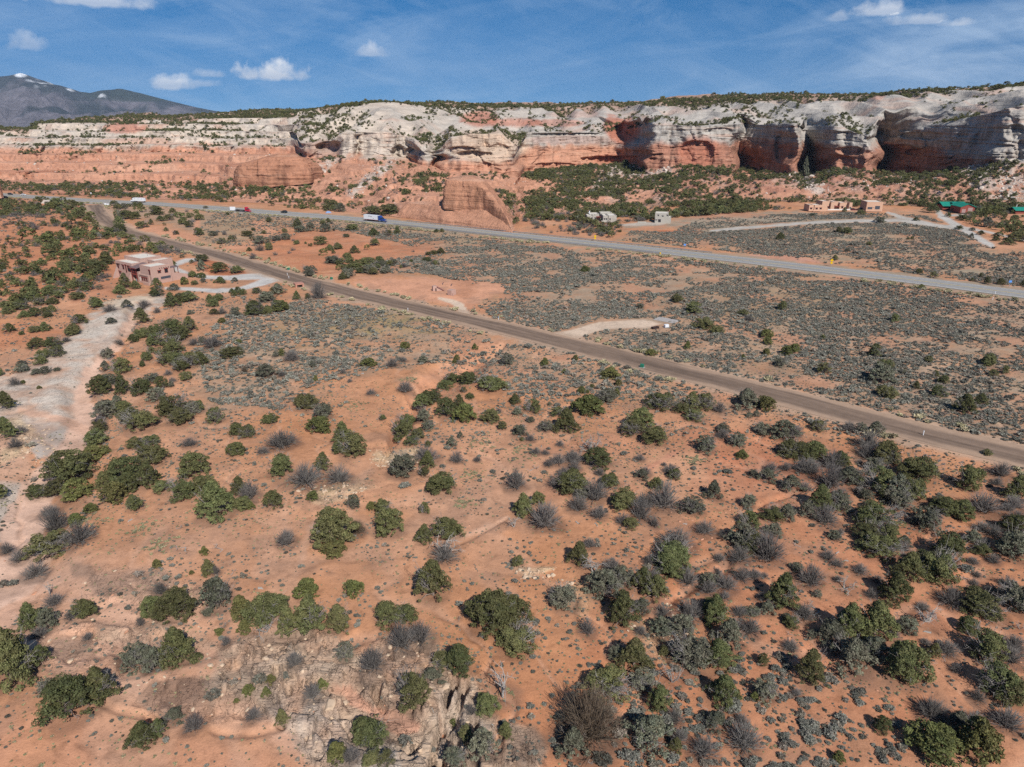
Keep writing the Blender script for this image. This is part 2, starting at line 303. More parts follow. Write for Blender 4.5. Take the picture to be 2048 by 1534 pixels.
def height(X, Y):
    X = np.asarray(X, float); Y = np.asarray(Y, float)
    u, v = project(X, Y, 0*X)
    un = u+6*noise3(X*.12, Y*.12, 0, 5); vn = v+5*noise3(X*.12, Y*.12, 0, 6)
    z = 1.3*fbm(X/75, Y/75, 0, 3, 11)+0.35*fbm(X/14, Y/14, 0, 3, 12)+0.11*fbm(X/2.2, Y/2.2, 0, 2, 13)-0.30*sst(.16, .0, np.abs(noise3((X+.4*Y)/9+.3*noise3(X/4, Y/4, 0, 15), (Y-.4*X)/22, 0, 14)))*sst(240, 160, Y)
    # red hummocky ground west of the dirt road and between the two roads
    m = sst(60, -20, poly_sd(u, v, [(-300,400),(120,405),(200,440),(330,500),(480,560),(330,600),(0,640),(-400,640)]))
    z = z+m*(2.2*fbm(X/28, Y/28, 0, 3, 21)+0.8)
    m = sst(30, -15, poly_sd(u, v, [(430,470),(700,480),(860,500),(720,540),(640,560),(560,530)]))
    z = z+m*(1.6*fbm(X/18, Y/18, 0, 3, 22)-0.4)
    # the wash with its cut bank
    d, w = seg_dist(un, vn, WASH, WASH_W); z = z-1.5*sst(2.7, 0.6, d/w)
    # gully
    d, w = seg_dist(un, vn, GULLY, GULLY_W); z = z-2.6*np.clip(1-d/(w*1.6), 0, 1)**1.2*(1+.3*noise3(X/3, Y/3, 0, 31))
    rl = 1-np.abs(noise3((X+.5*Y)/3.1, (Y-.4*X)/9, 0, 33)); z = z+sst(4.2, 1.2, d/w)*(.9*rl-.6)*.9
    # shallow run in the red slope on the right
    d, w = seg_dist(un, vn, [(1640,960),(1530,1000),(1500,1060),(1440,1140),(1350,1190),(1310,1250),(1330,1320)], [2,5,7,10,9,14,6]); z = z-.6*np.clip(1-d/(w*1.6), 0, 1)
    d, w = seg_dist(un, vn, [(1015,1035),(940,1068),(880,1092)], [2,5,2]); z = z-0.3*np.clip(1-d/(w*1.6), 0, 1)
    # sculpted slickrock along the bottom
    m = rock_mask(u, v, X, Y)
    a = 0.55; xr = X*math.cos(a)+Y*math.sin(a); yr = -X*math.sin(a)+Y*math.cos(a)
    rdg = 1-np.abs(fbm(X/7+.4*noise3(X/4, Y/4, 0, 44), Y/7, 0, 3, 41)); rdg2 = 1-np.abs(fbm(xr/1.6, yr/7, 0, 3, 42))
    z = z+m*(2.4*rdg-1.7+0.9*(rdg2-.6))
    # bedding ledges on the rock
    t = z/0.75; fr = t-np.floor(t); z = z+m*0.75*(sst(0.72, .98, fr)-fr)*1.05; t = z/0.19+.6*noise3(X/3, Y/3, 0, 46); fr = t-np.floor(t); z = z+np.minimum(m, .9)*.19*(sst(0.7, 1.0, fr)-fr)*.9
    # deep slots on the cleft in the middle
    for pl in SLOTS:
        d, w = seg_dist(un, vn, pl, [5]*len(pl)); z = z-1.9*np.clip(1-d/11, 0, 1)**0.7*sst(-.2, .2, m-.1)
    d = poly_sd(un, vn, SAND_POOL); z = np.where(d < 12, z*sst(-3, 12, d)+(-1.1)*(1-sst(-3, 12, d)), z)
    d = poly_sd(un, vn, [(270,1240),(350,1180),(450,1215),(450,1300),(400,1320),(330,1330),(250,1350),(230,1300)]); z = z-0.5*sst(15, -10, d)
    # level beds for the roads and pads
    dh, _ = seg_dist(X, Y, HIGHWAY_W); z = z*sst(9, 24, dh)
    dd, _ = seg_dist(X, Y, DIRT_W); z = z*sst(6.5, 16, dd)
    d = poly_sd(u, v, [(225,520),(300,515),(370,520),(385,560),(360,590),(240,590)]); z = z*sst(-5, 25, d)
    # blend to zero at the foot of the slopes
    s = X/np.maximum(Y, 1); d1 = D1_of(s); z = z*sst(1.0, 0.93, Y/d1)
    return z
SLOTS = [[(905,1360),(890,1400),(880,1440),(868,1480),(862,1534),(860,1600)],[(925,1370),(912,1420),(905,1460),(912,1500),(935,1534)],[(900,1420),(880,1500),(885,1560)],[(758,1370),(752,1385),(768,1408)],[(690,1425),(730,1432)],[(835,1455),(820,1500)],[(945,1440),(935,1480),(950,1534)],[(330,1430),(240,1415),(200,1400)],[(560,1455),(500,1470),(430,1462)]]
SAND_POOL = [(655,1378),(700,1372),(722,1395),(745,1412),(800,1425),(842,1450),(836,1466),(800,1474),(760,1450),(735,1425),(700,1412),(690,1392)]
ROCKS = [
 ([(440,1300),(480,1275),(560,1262),(660,1262),(700,1292),(740,1300),(790,1250),(850,1265),(905,1345),(950,1360),(990,1440),(1000,1560),(640,1560),(600,1470),(540,1440),(500,1400),(430,1370)], 1.0),
 ([(1010,1450),(1060,1452),(1090,1500),(1080,1560),(1000,1560)], 0.8),
 ([(250,1240),(360,1235),(380,1280),(260,1300),(210,1280),(120,1260),(130,1240)], 0.5),
 ([(180,1135),(300,1140),(400,1172),(400,1200),(300,1215),(170,1195)], 0.35),
 ([(60,1275),(200,1275),(240,1320),(180,1390),(60,1380)], 0.4),
 ([(270,1400),(310,1360),(420,1345),(500,1330),(560,1400),(560,1440),(430,1440),(300,1438)], 0.45),
 ([(740,900),(800,898),(850,905),(815,925),(760,930)], 0.3),
 ([(590,975),(650,965),(760,970),(740,990),(640,1015)], 0.35),
]
def rock_mask(u, v, X, Y):
    m = np.zeros(np.shape(u)); nn = 16*fbm(X/3.5, Y/3.5, 0, 3, 51)
    for poly, a in ROCKS: m = np.maximum(m, a*sst(14, -14, poly_sd(u, v, poly)+nn))
    return m
def to_ground(x, y):
    """image position -> point on the ground"""
    x = np.asarray(x, float); y = np.asarray(y, float); z = np.zeros(np.shape(x)); s = slope_at(x, y)
    for _ in range(8):
        D = D_at(y, z); z = 0.5*z+0.5*height(s*D, D)
    D = D_at(y, z); return s*D, D, height(s*D, D)

# ------------------------------------------------------------------ ground colours (what the soil and rock are made of)
C_ORANGE = (.450,.212,.108); C_RED = (.40,.150,.080); C_PINK = (.57,.35,.245); C_PALE = (.52,.32,.22)
C_GREY = (.51,.445,.375); C_TAN = (.43,.325,.235); C_BROWN = (.215,.150,.112); C_SAGE = (.30,.235,.168); C_GRASS = (.25,.225,.13)
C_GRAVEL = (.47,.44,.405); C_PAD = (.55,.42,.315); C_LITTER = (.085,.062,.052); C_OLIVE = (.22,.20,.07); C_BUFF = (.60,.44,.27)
def paint_list():
    P = []
    A = lambda poly, col, a=1.0, f=8, n=10: P.append(('poly', poly, col, a, f, n))
    S = lambda pts, w, col, a=1.0, f=4, n=5: P.append(('line', pts, w, col, a, f, n))
    # big fields
    A([(380,700),(450,640),(620,600),(760,620),(900,650),(1060,690),(1500,800),(1560,830),(1300,800),(1180,790),(1050,770),(900,740),(760,730),(640,760),(560,800),(420,820)], C_SAGE, .75, 30, 40)
    A([(640,440),(760,450),(1020,475),(1500,528),(2048,595),(2300,630),(2300,960),(2048,900),(1700,815),(1400,742),(1200,695),(1000,640),(960,600),(1020,575),(860,555),(740,545),(760,520),(900,510)], C_SAGE, .85, 25, 30)
    A([(1240,480),(1260,462),(1340,466),(1400,440),(1560,428),(1700,425),(1850,430),(2000,500),(2048,505),(2300,540),(2300,600),(2048,570),(1500,505)], (.27,.235,.17), .9, 12, 14)
    A([(1250,455),(1300,445),(1440,430),(1620,425),(1620,440),(1400,455)], (.29,.25,.19), .8, 8, 8)
    A([(430,420),(620,435),(800,450),(1000,475),(1000,500),(800,470),(620,450),(520,490),(420,495),(380,470)], (.27,.225,.15), .75, 15, 15)
    A([(220,405),(430,420),(430,440),(380,460),(300,440),(230,425)], (.31,.235,.165), .7, 12, 12)
    A([(660,630),(830,620),(880,650),(760,665),(600,680),(560,660)], C_OLIVE, .55, 25, 30)
    A([(1500,510),(1620,512),(1640,525),(1600,532),(1520,522)], (.52,.27,.19), .9, 4, 8)
    A([(1400,600),(1650,560),(1700,600),(1500,650)], C_OLIVE, .22, 40, 40)
    # red ground
    A([(1380,860),(1560,850),(1680,900),(1720,960),(1600,1000),(1500,1010),(1420,960)], C_RED, .85, 40, 30)
    A([(1250,1120),(1500,1000),(1800,1000),(2100,1050),(2100,1560),(1000,1560),(1030,1350),(1150,1320),(1200,1200)], (.42,.172,.088), .75, 80, 40)
    A([(0,380),(180,400),(200,440),(360,520),(220,600),(0,600),(-300,600),(-300,380)], (.42,.175,.095), .8, 20, 20)
    A([(560,450),(880,480),(860,520),(740,545),(620,550),(500,510)], (.42,.17,.09), .8, 15, 20)
    A([(-300,1420),(60,1400),(230,1430),(330,1450),(500,1480),(600,1534),(600,1600),(-300,1600)], (.50,.245,.145), .8, 30, 30)
    # sand and rock in the wash
    A([(-80,1090),(60,1090),(200,1130),(420,1170),(560,1250),(700,1290),(820,1300),(900,1360),(980,1500),(960,1600),(700,1600),(600,1500),(400,1430),(200,1400),(-80,1300)], C_PINK, .8, 40, 30)
    A([(150,1090),(420,1165),(430,1190),(300,1200),(60,1170)], C_PALE, .5, 20, 20)
    A([(300,590),(340,592),(322,622),(250,650),(222,700),(200,745),(160,790),(165,845),(60,862),(-80,880),(-80,745),(40,745),(110,700),(150,650),(210,612)], C_GREY, .92, 6, 14)
    A([(30,850),(138,848),(136,905),(70,925),(48,880)], (.40,.355,.31), .9, 4, 10)
    A([(-60,955),(42,968),(48,1010),(20,1070),(-60,1100)], C_GREY, .85, 5, 10)
    A([(165,640),(195,700),(235,700),(270,640),(300,600),(250,600)], C_GREY, .5, 8, 10)
    S([(212,735),(198,790),(212,850),(190,905),(146,955),(108,1012),(96,1062)], [3,4,5,4,4,4,3], (.235,.180,.135), .65, 5, 10)
    S(WASH, WASH_W, (.61,.40,.295), .95, 4, 10)
    S([(180,870),(120,835),(60,830),(40,820)], [12,8,4,3], C_PINK, .9, 4, 6)
    A([(-80,840),(60,858),(70,960),(-80,970)], C_PALE, .75, 12, 12)
    A([(20,840),(45,832),(70,870),(55,900),(30,910),(20,880)], C_BUFF, .7, 5, 8)
    A([(0,895),(60,880),(60,905),(0,930)], C_BUFF, .6, 5, 8)
    A([(200,605),(270,588),(320,596),(250,620)], (.55,.44,.32), .8, 6, 8)
    for poly, a in ROCKS[:2]: A(poly, C_TAN, .9, 12, 16)
    A([(560,1400),(640,1400),(720,1440),(800,1500),(820,1560),(700,1560),(640,1500),(570,1450),(480,1430)], C_GREY, .65, 15, 25)
    A([(870,1370),(930,1365),(980,1450),(960,1560),(860,1560)], (.47,.37,.29), .6, 12, 20)
    A([(200,1135),(300,1140),(405,1175),(400,1200),(300,1210),(180,1195)], C_BROWN, .7, 8, 22)
    A([(130,1120),(185,1122),(190,1150),(140,1155)], C_BROWN, .6, 6, 12)
    A([(75,1275),(180,1272),(190,1300),(130,1325),(70,1300)], C_BROWN, .75, 8, 18)
    A([(272,1400),(312,1362),(400,1352),(440,1380),(420,1425),(300,1432)], (.225,.140,.098), .9, 5, 10)
    A([(400,1352),(520,1330),(560,1400),(540,1430),(430,1430)], (.33,.25,.185), .7, 12, 14)
    A([(180,1240),(250,1250),(390,1255),(430,1290),(300,1300),(200,1280)], C_TAN, .6, 10, 16)
    A(SAND_POOL, (.56,.31,.21), 1, 3, 4)
    A([(1025,1455),(1070,1455),(1090,1520),(1040,1560)], C_BROWN, .6, 8, 12)
    A([(740,902),(830,900),(850,908),(800,930),(740,925)], C_BUFF, .8, 6, 12); A([(605,985),(700,965),(760,975),(700,990),(640,1012)], C_BUFF, .7, 8, 16)
    A([(1030,1135),(1110,1130),(1118,1140),(1060,1155)], C_BUFF, .8, 4, 8); A([(1240,1230),(1330,1260),(1350,1330),(1290,1300)], C_BUFF, .45, 15, 15)
    A([(1130,1160),(1190,1180),(1170,1230),(1120,1210)], C_BUFF, .35, 15, 15)
    A([(330,1000),(420,1050),(520,1100),(700,1120),(700,1150),(420,1150),(300,1100)], C_PALE, .25, 30, 20)
    # gullies and runnels
    S(GULLY, [w*1.3 for w in GULLY_W], (.52,.25,.145), .7, 12, 10)
    S([(1015,1035),(985,1052),(940,1068),(905,1080),(880,1092)], [1,3,4,4,1], C_PALE, .8, 5, 9); S([(1510,1060),(1440,1140),(1350,1190),(1300,1240)], [5,8,6,3], (.50,.25,.155), .55, 8, 10)
    S([(600,1130),(620,1060),(660,1000),(740,940)], [5,5,5,5], C_PALE, .5, 8, 6); S([(1350,905),(1300,935),(1330,925)], [5,8,5], (.48,.22,.14), .7, 5, 5)
    S([(400,684),(600,682),(860,690)], [4,5,5], (.46,.24,.14), .8, 5, 5); S([(500,860),(640,760),(720,700)], [10,8,6], C_ORANGE, .5, 10, 10)
    # clearings and drives
    A([(690,562),(760,552),(880,557),(1000,566),(1018,580),(960,600),(935,628),(900,612),(800,595),(730,588)], (.54,.275,.17), .95, 5, 8)
    A([(235,447),(300,450),(390,470),(400,490),(330,480),(250,460)], (.53,.26,.155), .9, 5, 6)
    S([(395,440),(392,470),(380,490)], [5,6,7], (.53,.26,.155), .9, 3, 3); S([(440,500),(500,490),(545,462),(520,448)], [6,6,6,10], (.53,.26,.155), .9, 4, 4)
    A([(500,445),(530,442),(515,462)], (.53,.26,.155), .9, 3, 3)
    A([(0,640),(120,655),(170,640),(150,665),(0,700),(-60,700),(-60,640)], (.44,.19,.10), .9, 8, 8)
    A([(380,520),(430,508),(520,535),(545,545),(480,553),(420,553)], (.40,.145,.070), .9, 5, 6)
    A([(1310,460),(1400,460),(1400,464),(1320,466)], (.43,.16,.08), 1, 2, 2)
    A([(1345,428),(1480,418),(1500,426),(1400,436)], (.44,.21,.13), .8, 5, 5)
    return P
PAINT = paint_list()
TRACKS = [([(880,597),(905,603),(922,614),(930,632)], [3,5,8,10], C_PAD), ([(1105,676),(1150,668),(1200,652),(1250,648)], [8,10,8,6], C_PAD),
 ([(1200,652),(1230,642),(1290,640),(1322,648),(1300,655),(1240,656)], None, C_PAD),
 ([(560,550),(520,552),(460,556),(410,554),(375,548),(352,538),(350,528),(372,521),(392,519)], [9,6,4.5,4,4,4,4,4,3], C_GRAVEL),
 ([(560,552),(520,566),(480,578),(430,582),(380,578),(330,576)], [9,6,4,4,3.5,3], C_GRAVEL),
 ([(1420,462),(1480,456),(1600,447),(1700,442),(1800,441),(1880,452),(1925,457)], [2.2,2.4,2.5,2.8,3,3.5,4], (.42,.385,.34)),
 ([(1776,425),(1800,434),(1830,441),(1860,448)], [2.5,3,3,3], (.42,.385,.34)),
 ([(1874,418),(1880,430),(1905,446),(1935,463),(1962,480),(1985,492)], [3,6,6,6,5.5,5], (.44,.41,.37)),
 ([(1925,455),(1970,463),(2048,480)], [3,2,2], (.42,.385,.34)), ([(1900,431),(1930,429)], [2,2], (.42,.385,.34)),
 ([(1240,450),(1280,448),(1330,447)], [2,3,2], (.42,.36,.30))]
def ground_color(X, Y, Z, litter):
    u, v = project(X, Y, Z); n = len(X)
    n1 = noise3(X*.22, Y*.22, 0, 61)+.5*noise3(X*.7, Y*.7, 0, 62); n2 = fbm(X/22, Y/22, 0, 4, 63)
    n4 = fbm(X/4, Y/4, 0, 4, 66)
    c = np.array(C_ORANGE)[None]*np.ones((n, 1)); rock = np.zeros(n)
    w = np.clip(.5+1.2*n2, 0, 1)[:, None]; c = c*(1-w*.35)+np.array(C_PALE)[None]*w*.35
    def mixc(a, col, rk=0.0):
        nonlocal c, rock
        a = np.clip(a, 0, 1); c = c*(1-a[:, None])+np.array(col)[None]*a[:, None]; rock = rock*(1-a)+rk*a
    for p in PAINT:
        if p[0] == 'poly':
            _, poly, col, a, f, nn = p
            x0 = min(q[0] for q in poly)-f-nn*2; x1 = max(q[0] for q in poly)+f+nn*2; y0 = min(q[1] for q in poly)-f-nn*2; y1 = max(q[1] for q in poly)+f+nn*2
        else:
            _, pts, ws, col, a, f, nn = p; mw = max(ws)+f+nn*2
            x0 = min(q[0] for q in pts)-mw; x1 = max(q[0] for q in pts)+mw; y0 = min(q[1] for q in pts)-mw; y1 = max(q[1] for q in pts)+mw
        k = np.where((u > x0) & (u < x1) & (v > y0) & (v < y1))[0]
        if len(k) == 0: continue
        if p[0] == 'poly': d = poly_sd(u[k], v[k], poly)
        else:
            d, wd = seg_dist(u[k], v[k], pts, ws); d = d-wd
        al = a*sst(f, -f, d+nn*.7*(n1[k]+n4[k]))
        if nn >= 14: al = al*np.clip(.78+.7*n4[k], 0, 1)
        full = np.zeros(n); full[k] = al
        rk = {C_TAN: .9, C_BUFF: .8, C_GREY: .30, C_BROWN: .12}.get(col, 0.0)
        mixc(full, col, rk)
    ch = sst(.13, .0, np.abs(noise3((X+.4*Y)/9+.3*noise3(X/4, Y/4, 0, 15), (Y-.4*X)/22, 0, 14)))*sst(240, 160, Y); mixc(.38*ch, C_PALE)
    crust = sst(.18, .42, fbm(X/6.5, Y/6.5, 0, 4, 67)+.25*n4)*(v > 560); mixc(.38*crust, (.27,.165,.115))
    # orange windows in the sage field soil
    sag = sst(.15, .5, noise3(X/9, Y/9, 0, 71)+.6*n4)
    kf = (v < 1000) & (u > 900); mixc(np.where(kf, sag*.55, 0), (.43,.20,.115))
    # cracked darker edges on rock
    rm = rock_mask(*project(X, Y, 0*X), X, Y); crk = sst(.12, .0, np.abs(fbm(X/3.2, Y/6, 0, 3, 72)))*rm
    mixc(crk*.55, (.20,.145,.11), 1.0); rock = np.maximum(rock, rm)
    for i, (pts, ws, col) in enumerate(TRACKS):
        if ws is None: a = sst(3, -2, poly_sd(u, v, pts)+2*n1)
        else:
            d, wd = seg_dist(u, v, pts, ws); a = sst(1.5, -1.5, d-wd+1.0*n1)
        mixc(a, col)
    # bleached verge and berm along both roads
    dd, _ = seg_dist(X, Y, DIRT_W); mixc(.75*sst(9.5, 6.5, dd+1.6*n1)*sst(3.4, 5.0, dd), (.42,.30,.215))
    dh, _ = seg_dist(X, Y, HIGHWAY_W); mixc(.8*sst(14, 9, dh+2*n1), (.30,.245,.18))
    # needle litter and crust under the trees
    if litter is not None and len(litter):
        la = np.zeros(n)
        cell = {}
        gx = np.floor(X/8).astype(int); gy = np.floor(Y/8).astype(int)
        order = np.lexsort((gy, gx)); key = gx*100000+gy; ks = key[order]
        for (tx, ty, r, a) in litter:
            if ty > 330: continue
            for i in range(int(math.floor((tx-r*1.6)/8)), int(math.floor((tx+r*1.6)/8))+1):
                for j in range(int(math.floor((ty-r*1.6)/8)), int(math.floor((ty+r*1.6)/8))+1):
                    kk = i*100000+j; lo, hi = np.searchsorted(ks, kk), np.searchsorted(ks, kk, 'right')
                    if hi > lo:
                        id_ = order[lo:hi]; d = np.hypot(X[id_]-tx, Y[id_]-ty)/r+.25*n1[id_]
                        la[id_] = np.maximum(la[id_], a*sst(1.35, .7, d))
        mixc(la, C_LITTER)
    c = c*(1+.10*n4[:, None]+.06*n1[:, None])
    return np.clip(c, .01, .8), rock
def build_ground(litter):
    nr, nc = 640, 800
    s = np.linspace(-1.25, 1.25, nc); t = np.linspace(0, 1, nr)
    d1 = np.minimum(D1_of(s)+6, 900)
    D = 36.0*(d1[None]/36.0)**t[:, None]; X = (s[None]*D).ravel(); Y = D.ravel()
    Z = height(X, Y); Z = np.where(Y > np.repeat((d1-6)[None], nr, 0).ravel(), Z-.25, Z)
    c, rock = ground_color(X, Y, Z, litter)
    me = np_mesh('ground', np.stack([X, Y, Z], 1), grid_faces(nr, nc), [M_GROUND], c, {'rock': rock}, smooth=True)
    props(link(bpy.data.objects.new('ground', me)), kind='structure')
    # a coarse skirt that carries the desert on round and behind the camera
    a = np.linspace(0, 2*math.pi, 73); rr = [0, 60, 200, 700, 2500]
    VV = [(r*math.sin(x), r*math.cos(x), -2.2-(0.004*r if r else 0)) for r in rr for x in a]
    me = np_mesh('desert_floor', np.array(VV), grid_faces(len(rr), 73), [simple_mat('desert_floor_soil', (.40,.19,.11), .95, .2, .05)])
    props(link(bpy.data.objects.new('desert_plain', me)), kind='structure')

# ------------------------------------------------------------------ the mesa: benches, cliffs, slickrock slopes, wooded rim
# alcoves and overhangs: image column, row, half width, half height, depth of the hollow in metres
ALCOVES = [(655,292,22,14,10),(505,307,30,3,4),(796,302,14,16,6),(826,312,10,18,6),
 (925,300,30,10,4),(950,308,34,9,5),(1000,300,26,18,3),(1240,318,70,9,10),(1140,268,60,4,5),(1110,330,40,6,4),(1250,260,26,16,16),(1230,250,20,16,10),(960,240,34,14,6),(1020,243,50,7,6),
 (1100,244,60,5,5),(1390,300,34,24,5),(1440,262,30,8,3),(1700,300,26,10,4),(1690,322,20,18,3),(1800,300,50,14,9),(1840,270,40,8,6),
 (60,310,26,4,5),(130,308,22,4,5),(100,345,60,4,5),(250,253,44,9,7),(330,258,30,4,4),(1560,290,10,30,5),(2030,260,20,16,3)]
SEG_ROWS = {(1,2): 60, (2,3): 80, (3,4): 110, (4,5): 56, (5,6): 40, (6,7): 34}
def build_mesa():
    LD = {k: line_arrays(k, SCOL) for k in range(1, 8)}
    D_, Z_, V_, K_ = [], [], [], []
    for (a, b), n in SEG_ROWS.items():
        t = np.linspace(0, 1, n, endpoint=False)
        for ti in t:
            td = ti
            if (a, b) == (3,4): td = ti**1.15
            if (a, b) in ((4,5), (5,6)): pass
            gv = a+ti; sh_ = (.0075*noise3(SCOL*16, gv*2.6, 0, 131)+.0035*noise3(SCOL*50, gv*7, 0, 132))*min(1, max(0, (gv-2)*1.2)); q_ = SCOL+sh_; F_ = lambda k, c: np.interp(q_, SCOL, LD[k][c])
            D_.append(F_(a, 0)*(1-td)+F_(b, 0)*td)
            zt = ti
            if (a, b) == (3,4): zt = ti**.92
            Z_.append(F_(a, 1)*(1-zt)+F_(b, 1)*zt); V_.append(np.full(NC, a+ti))
    D_.append(LD[7][0]); Z_.append(LD[7][1]); V_.append(np.full(NC, 7.0))
    D_.append(LD[7][0]+260); Z_.append(LD[7][1]-40); V_.append(np.full(NC, 8.0))
    D = np.array(D_); Z = np.array(Z_); V = np.array(V_); nr = len(D)
    # round the joints of the profile except at the brink and foot of the cliffs
    for _ in range(5):
        k = np.ones_like(D); k[(V > 2.9) & (V < 4.03)] = .12; k[V < 1.05] = 0; k[V >= 7] = 0
        for A in (D, Z):
            B = A.copy(); B[1:-1] = (A[:-2]+A[2:])/2; A += k*(B-A)*.8
    for _ in range(2): D[:, 1:-1] = .25*D[:, :-2]+.5*D[:, 1:-1]+.25*D[:, 2:]
    S = np.repeat(SCOL[None], nr, 0); X = S*D
    px, py = project(X, D, Z)
    wall = sst(2.85, 3.05, V)*sst(4.12, 3.95, V); upper = sst(3.95, 4.2, V)*sst(6.4, 6.0, V); talus = sst(1.0, 1.35, V)*sst(3.05, 2.8, V); top = sst(5.9, 6.2, V)*(V < 7.5)
    wall_or = sst(1.5, 2.0, V)*sst(6.3, 6.0, V)
    left = sst(640, 560, px)                    # the stepped benches in the west
    # relief
    X3, Y3 = X.ravel(), D.ravel(); Zf = Z.ravel(); sh = D.shape
    fl = fbm(X3/26, Y3/40, Zf/90, 4, 101).reshape(sh); fl2 = fbm(X3/8, Y3/14, Zf/30, 3, 102).reshape(sh); ld = fbm(X3/60, Y3/60, Zf/2.6, 3, 103).reshape(sh)
    big = fbm(X3/48, Y3/60, 0, 3, 104).reshape(sh); mid = fbm(X3/15, Y3/15, 0, 4, 105).reshape(sh)
    fine = fbm(X3/4.0, Y3/4.0, Zf/4.0, 3, 106).reshape(sh)
    dD = wall*(9*fl+4.2*fl2+.9*ld+.8*fine)
    jx = X3/9.0+.8*fbm(X3/20, 0*X3, Zf/30, 2, 120); jz = Zf/15.0+.9*noise3(X3/18, 0*X3, Zf/14, 121)
    blk = (_hash(np.floor(jx), np.floor(jz), 0*jx, 122)-.5).reshape(sh); jx2 = X3/3.6+.6*noise3(X3/9, 0*X3, Zf/9, 123); blk2 = (_hash(np.floor(jx2), np.floor(Zf/6.0+.5*noise3(X3/7, 0*X3, 0, 124)), 0*jx2, 125)-.5).reshape(sh)
    crv = sst(.11, 0, np.abs(noise3(X3/13, 0*X3, Zf/70, 126))).reshape(sh)*sst(-.3, .3, fl2); crh = sst(.07, 0, np.abs(noise3(X3/70, 0*X3, Zf/4.2, 127))).reshape(sh)
    dD = dD+wall*(4.4*blk+1.8*blk2+2.6*crv+1.3*crh)
    for (ax, ay, hw, hh, dep) in ALCOVES:
        e = ((px-ax)/hw)**2+np.where(py < ay, ((py-ay)/(hh*.75))**2, ((py-ay)/(hh*1.3))**2)
        dD = dD+dep*1.05*sst(1.15, .62, e+.8*fl2+.6*fl)*wall_or
    D2 = D+dD
    # domes and runnels on the slickrock slopes
    dome = np.abs(fbm(X3/34, Y3/70, 0, 2, 107).reshape(sh)); dome = 1-dome*2.6
    gd = np.exp(-((px-775)/70)**2)*sst(4.2, 5.2, V)*sst(6.5, 6.0, V)
    Z2 = Z+gd*5+upper*(8.0*dome-4.0+1.4*mid+.35*fine)*(1-.6*left)*(1-.6*np.minimum(gd, 1))+talus*(4.2*mid+1.6*fine+2.4*big)*(1-.35*left)+top*(4*big+1.6*mid)
    # bedding steps
    def steps(Zv, h, amt, sharp=.72):
        q = (Zv+1.6*big+.8*fine)/h; fr = q-np.floor(q); return Zv+amt*h*(sst(sharp, 1.0, fr)-fr)
    Z2 = steps(Z2, 7.5, np.clip(left*(sst(1.9, 2.2, V)-sst(6.0, 6.3, V))*.95, 0, 1), .70)
    q_ = (Z+1.6*big+.8*fine)/7.5; fr_ = q_-np.floor(q_); led = np.clip(left*(sst(1.9, 2.2, V)-sst(6.0, 6.3, V)), 0, 1); D2 = D2+led*3.2*(sst(.55, .72, fr_)*sst(.99, .80, fr_))*np.clip(.6+2.2*ld+1.5*mid, 0, 1.6)
    q_ = (Z2+1.0*mid)/3.1; fr_ = q_-np.floor(q_); D2 = D2+wall*(1-left)*.6*sst(.3, .8, fr_)*sst(1, .9, fr_)*np.clip(.3+2*fl2, 0, 1)
    Z2 = steps(Z2, 2.2, np.clip((left*.5+.25)*(talus+upper*left)*.7, 0, .7), .6)
    mid_zone = sst(640, 700, px)*sst(1080, 1040, px)*talus; Z2 = steps(Z2, 5.0, mid_zone*.6, .7)
    Z2 = np.where(V < 1.001, Z, Z2)
    X2 = S*D2
    P = np.stack([X2.ravel(), D2.ravel(), Z2.ravel()], 1)
    px, py = project(X2, D2, Z2)
    # colours: pale cap rock over red
    zb = np.interp(px, [-500,0,300,560,600,680,690,760,860,880,1000,1045,1060,1200,1290,1300,1480,1600,1700,1850,2000,2100], [27,27,28,29,27,27,26,26,24,27,27,28,31,31,33,38,38,38,36,34,26,26])
    wv = 2.2*fl+3.0*fl2+1.5*mid+1.2*ld
    red = sst(3.5, -3.5, Z2-zb+wv*1.4)
    nrm = lambda a: np.array(a)[None, None]
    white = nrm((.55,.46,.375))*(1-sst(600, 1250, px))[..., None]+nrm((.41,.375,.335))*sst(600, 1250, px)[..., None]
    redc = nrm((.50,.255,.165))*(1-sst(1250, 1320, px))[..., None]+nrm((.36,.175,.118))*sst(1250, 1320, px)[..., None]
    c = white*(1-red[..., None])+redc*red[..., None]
    def mixc(a, col):
        nonlocal c
        a = np.clip(a, 0, 1)[..., None]; c = c*(1-a)+nrm(col)*a
    mixc(.5*sst(-.05, .35, big+.5*mid)*(1-red), (.40,.37,.33)); mixc(.5*sst(.1, .5, fl2+.3*ld)*(1-red)*wall, (.33,.27,.225))
    mixc(.45*sst(.1, .6, ld+.4*fl)*(1-red), (.50,.285,.20))                       # pink bands in the pale rock
    mixc(.4*sst(.15, .6, -ld+.3*mid)*red, (.55,.34,.235))                            # pale bands in the red rock
    mixc(.75*left*sst(2.95, 2.5, V)*sst(.1, .5, ld), (.38,.145,.08)); mixc(.55*left*sst(2.9, 3.1, V)*sst(.12, .45, -ld), (.46,.24,.16))
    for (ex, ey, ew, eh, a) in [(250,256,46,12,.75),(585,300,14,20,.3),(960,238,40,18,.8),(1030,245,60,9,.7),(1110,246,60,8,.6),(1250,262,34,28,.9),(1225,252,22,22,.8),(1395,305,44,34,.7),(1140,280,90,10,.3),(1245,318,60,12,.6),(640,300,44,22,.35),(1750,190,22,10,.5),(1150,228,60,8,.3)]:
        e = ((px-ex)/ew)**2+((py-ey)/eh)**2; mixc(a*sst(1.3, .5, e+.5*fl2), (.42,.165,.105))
    e = ((px-975)/80)**2+((py-292)/34)**2; mixc(.8*sst(1.3, .6, e+.4*fl2), (.53,.385,.28))
    e = ((px-1050)/100)**2+((py-372)/17)**2; ridge_ = sst(1.2, .8, e+.3*fl2)*(V < 3)
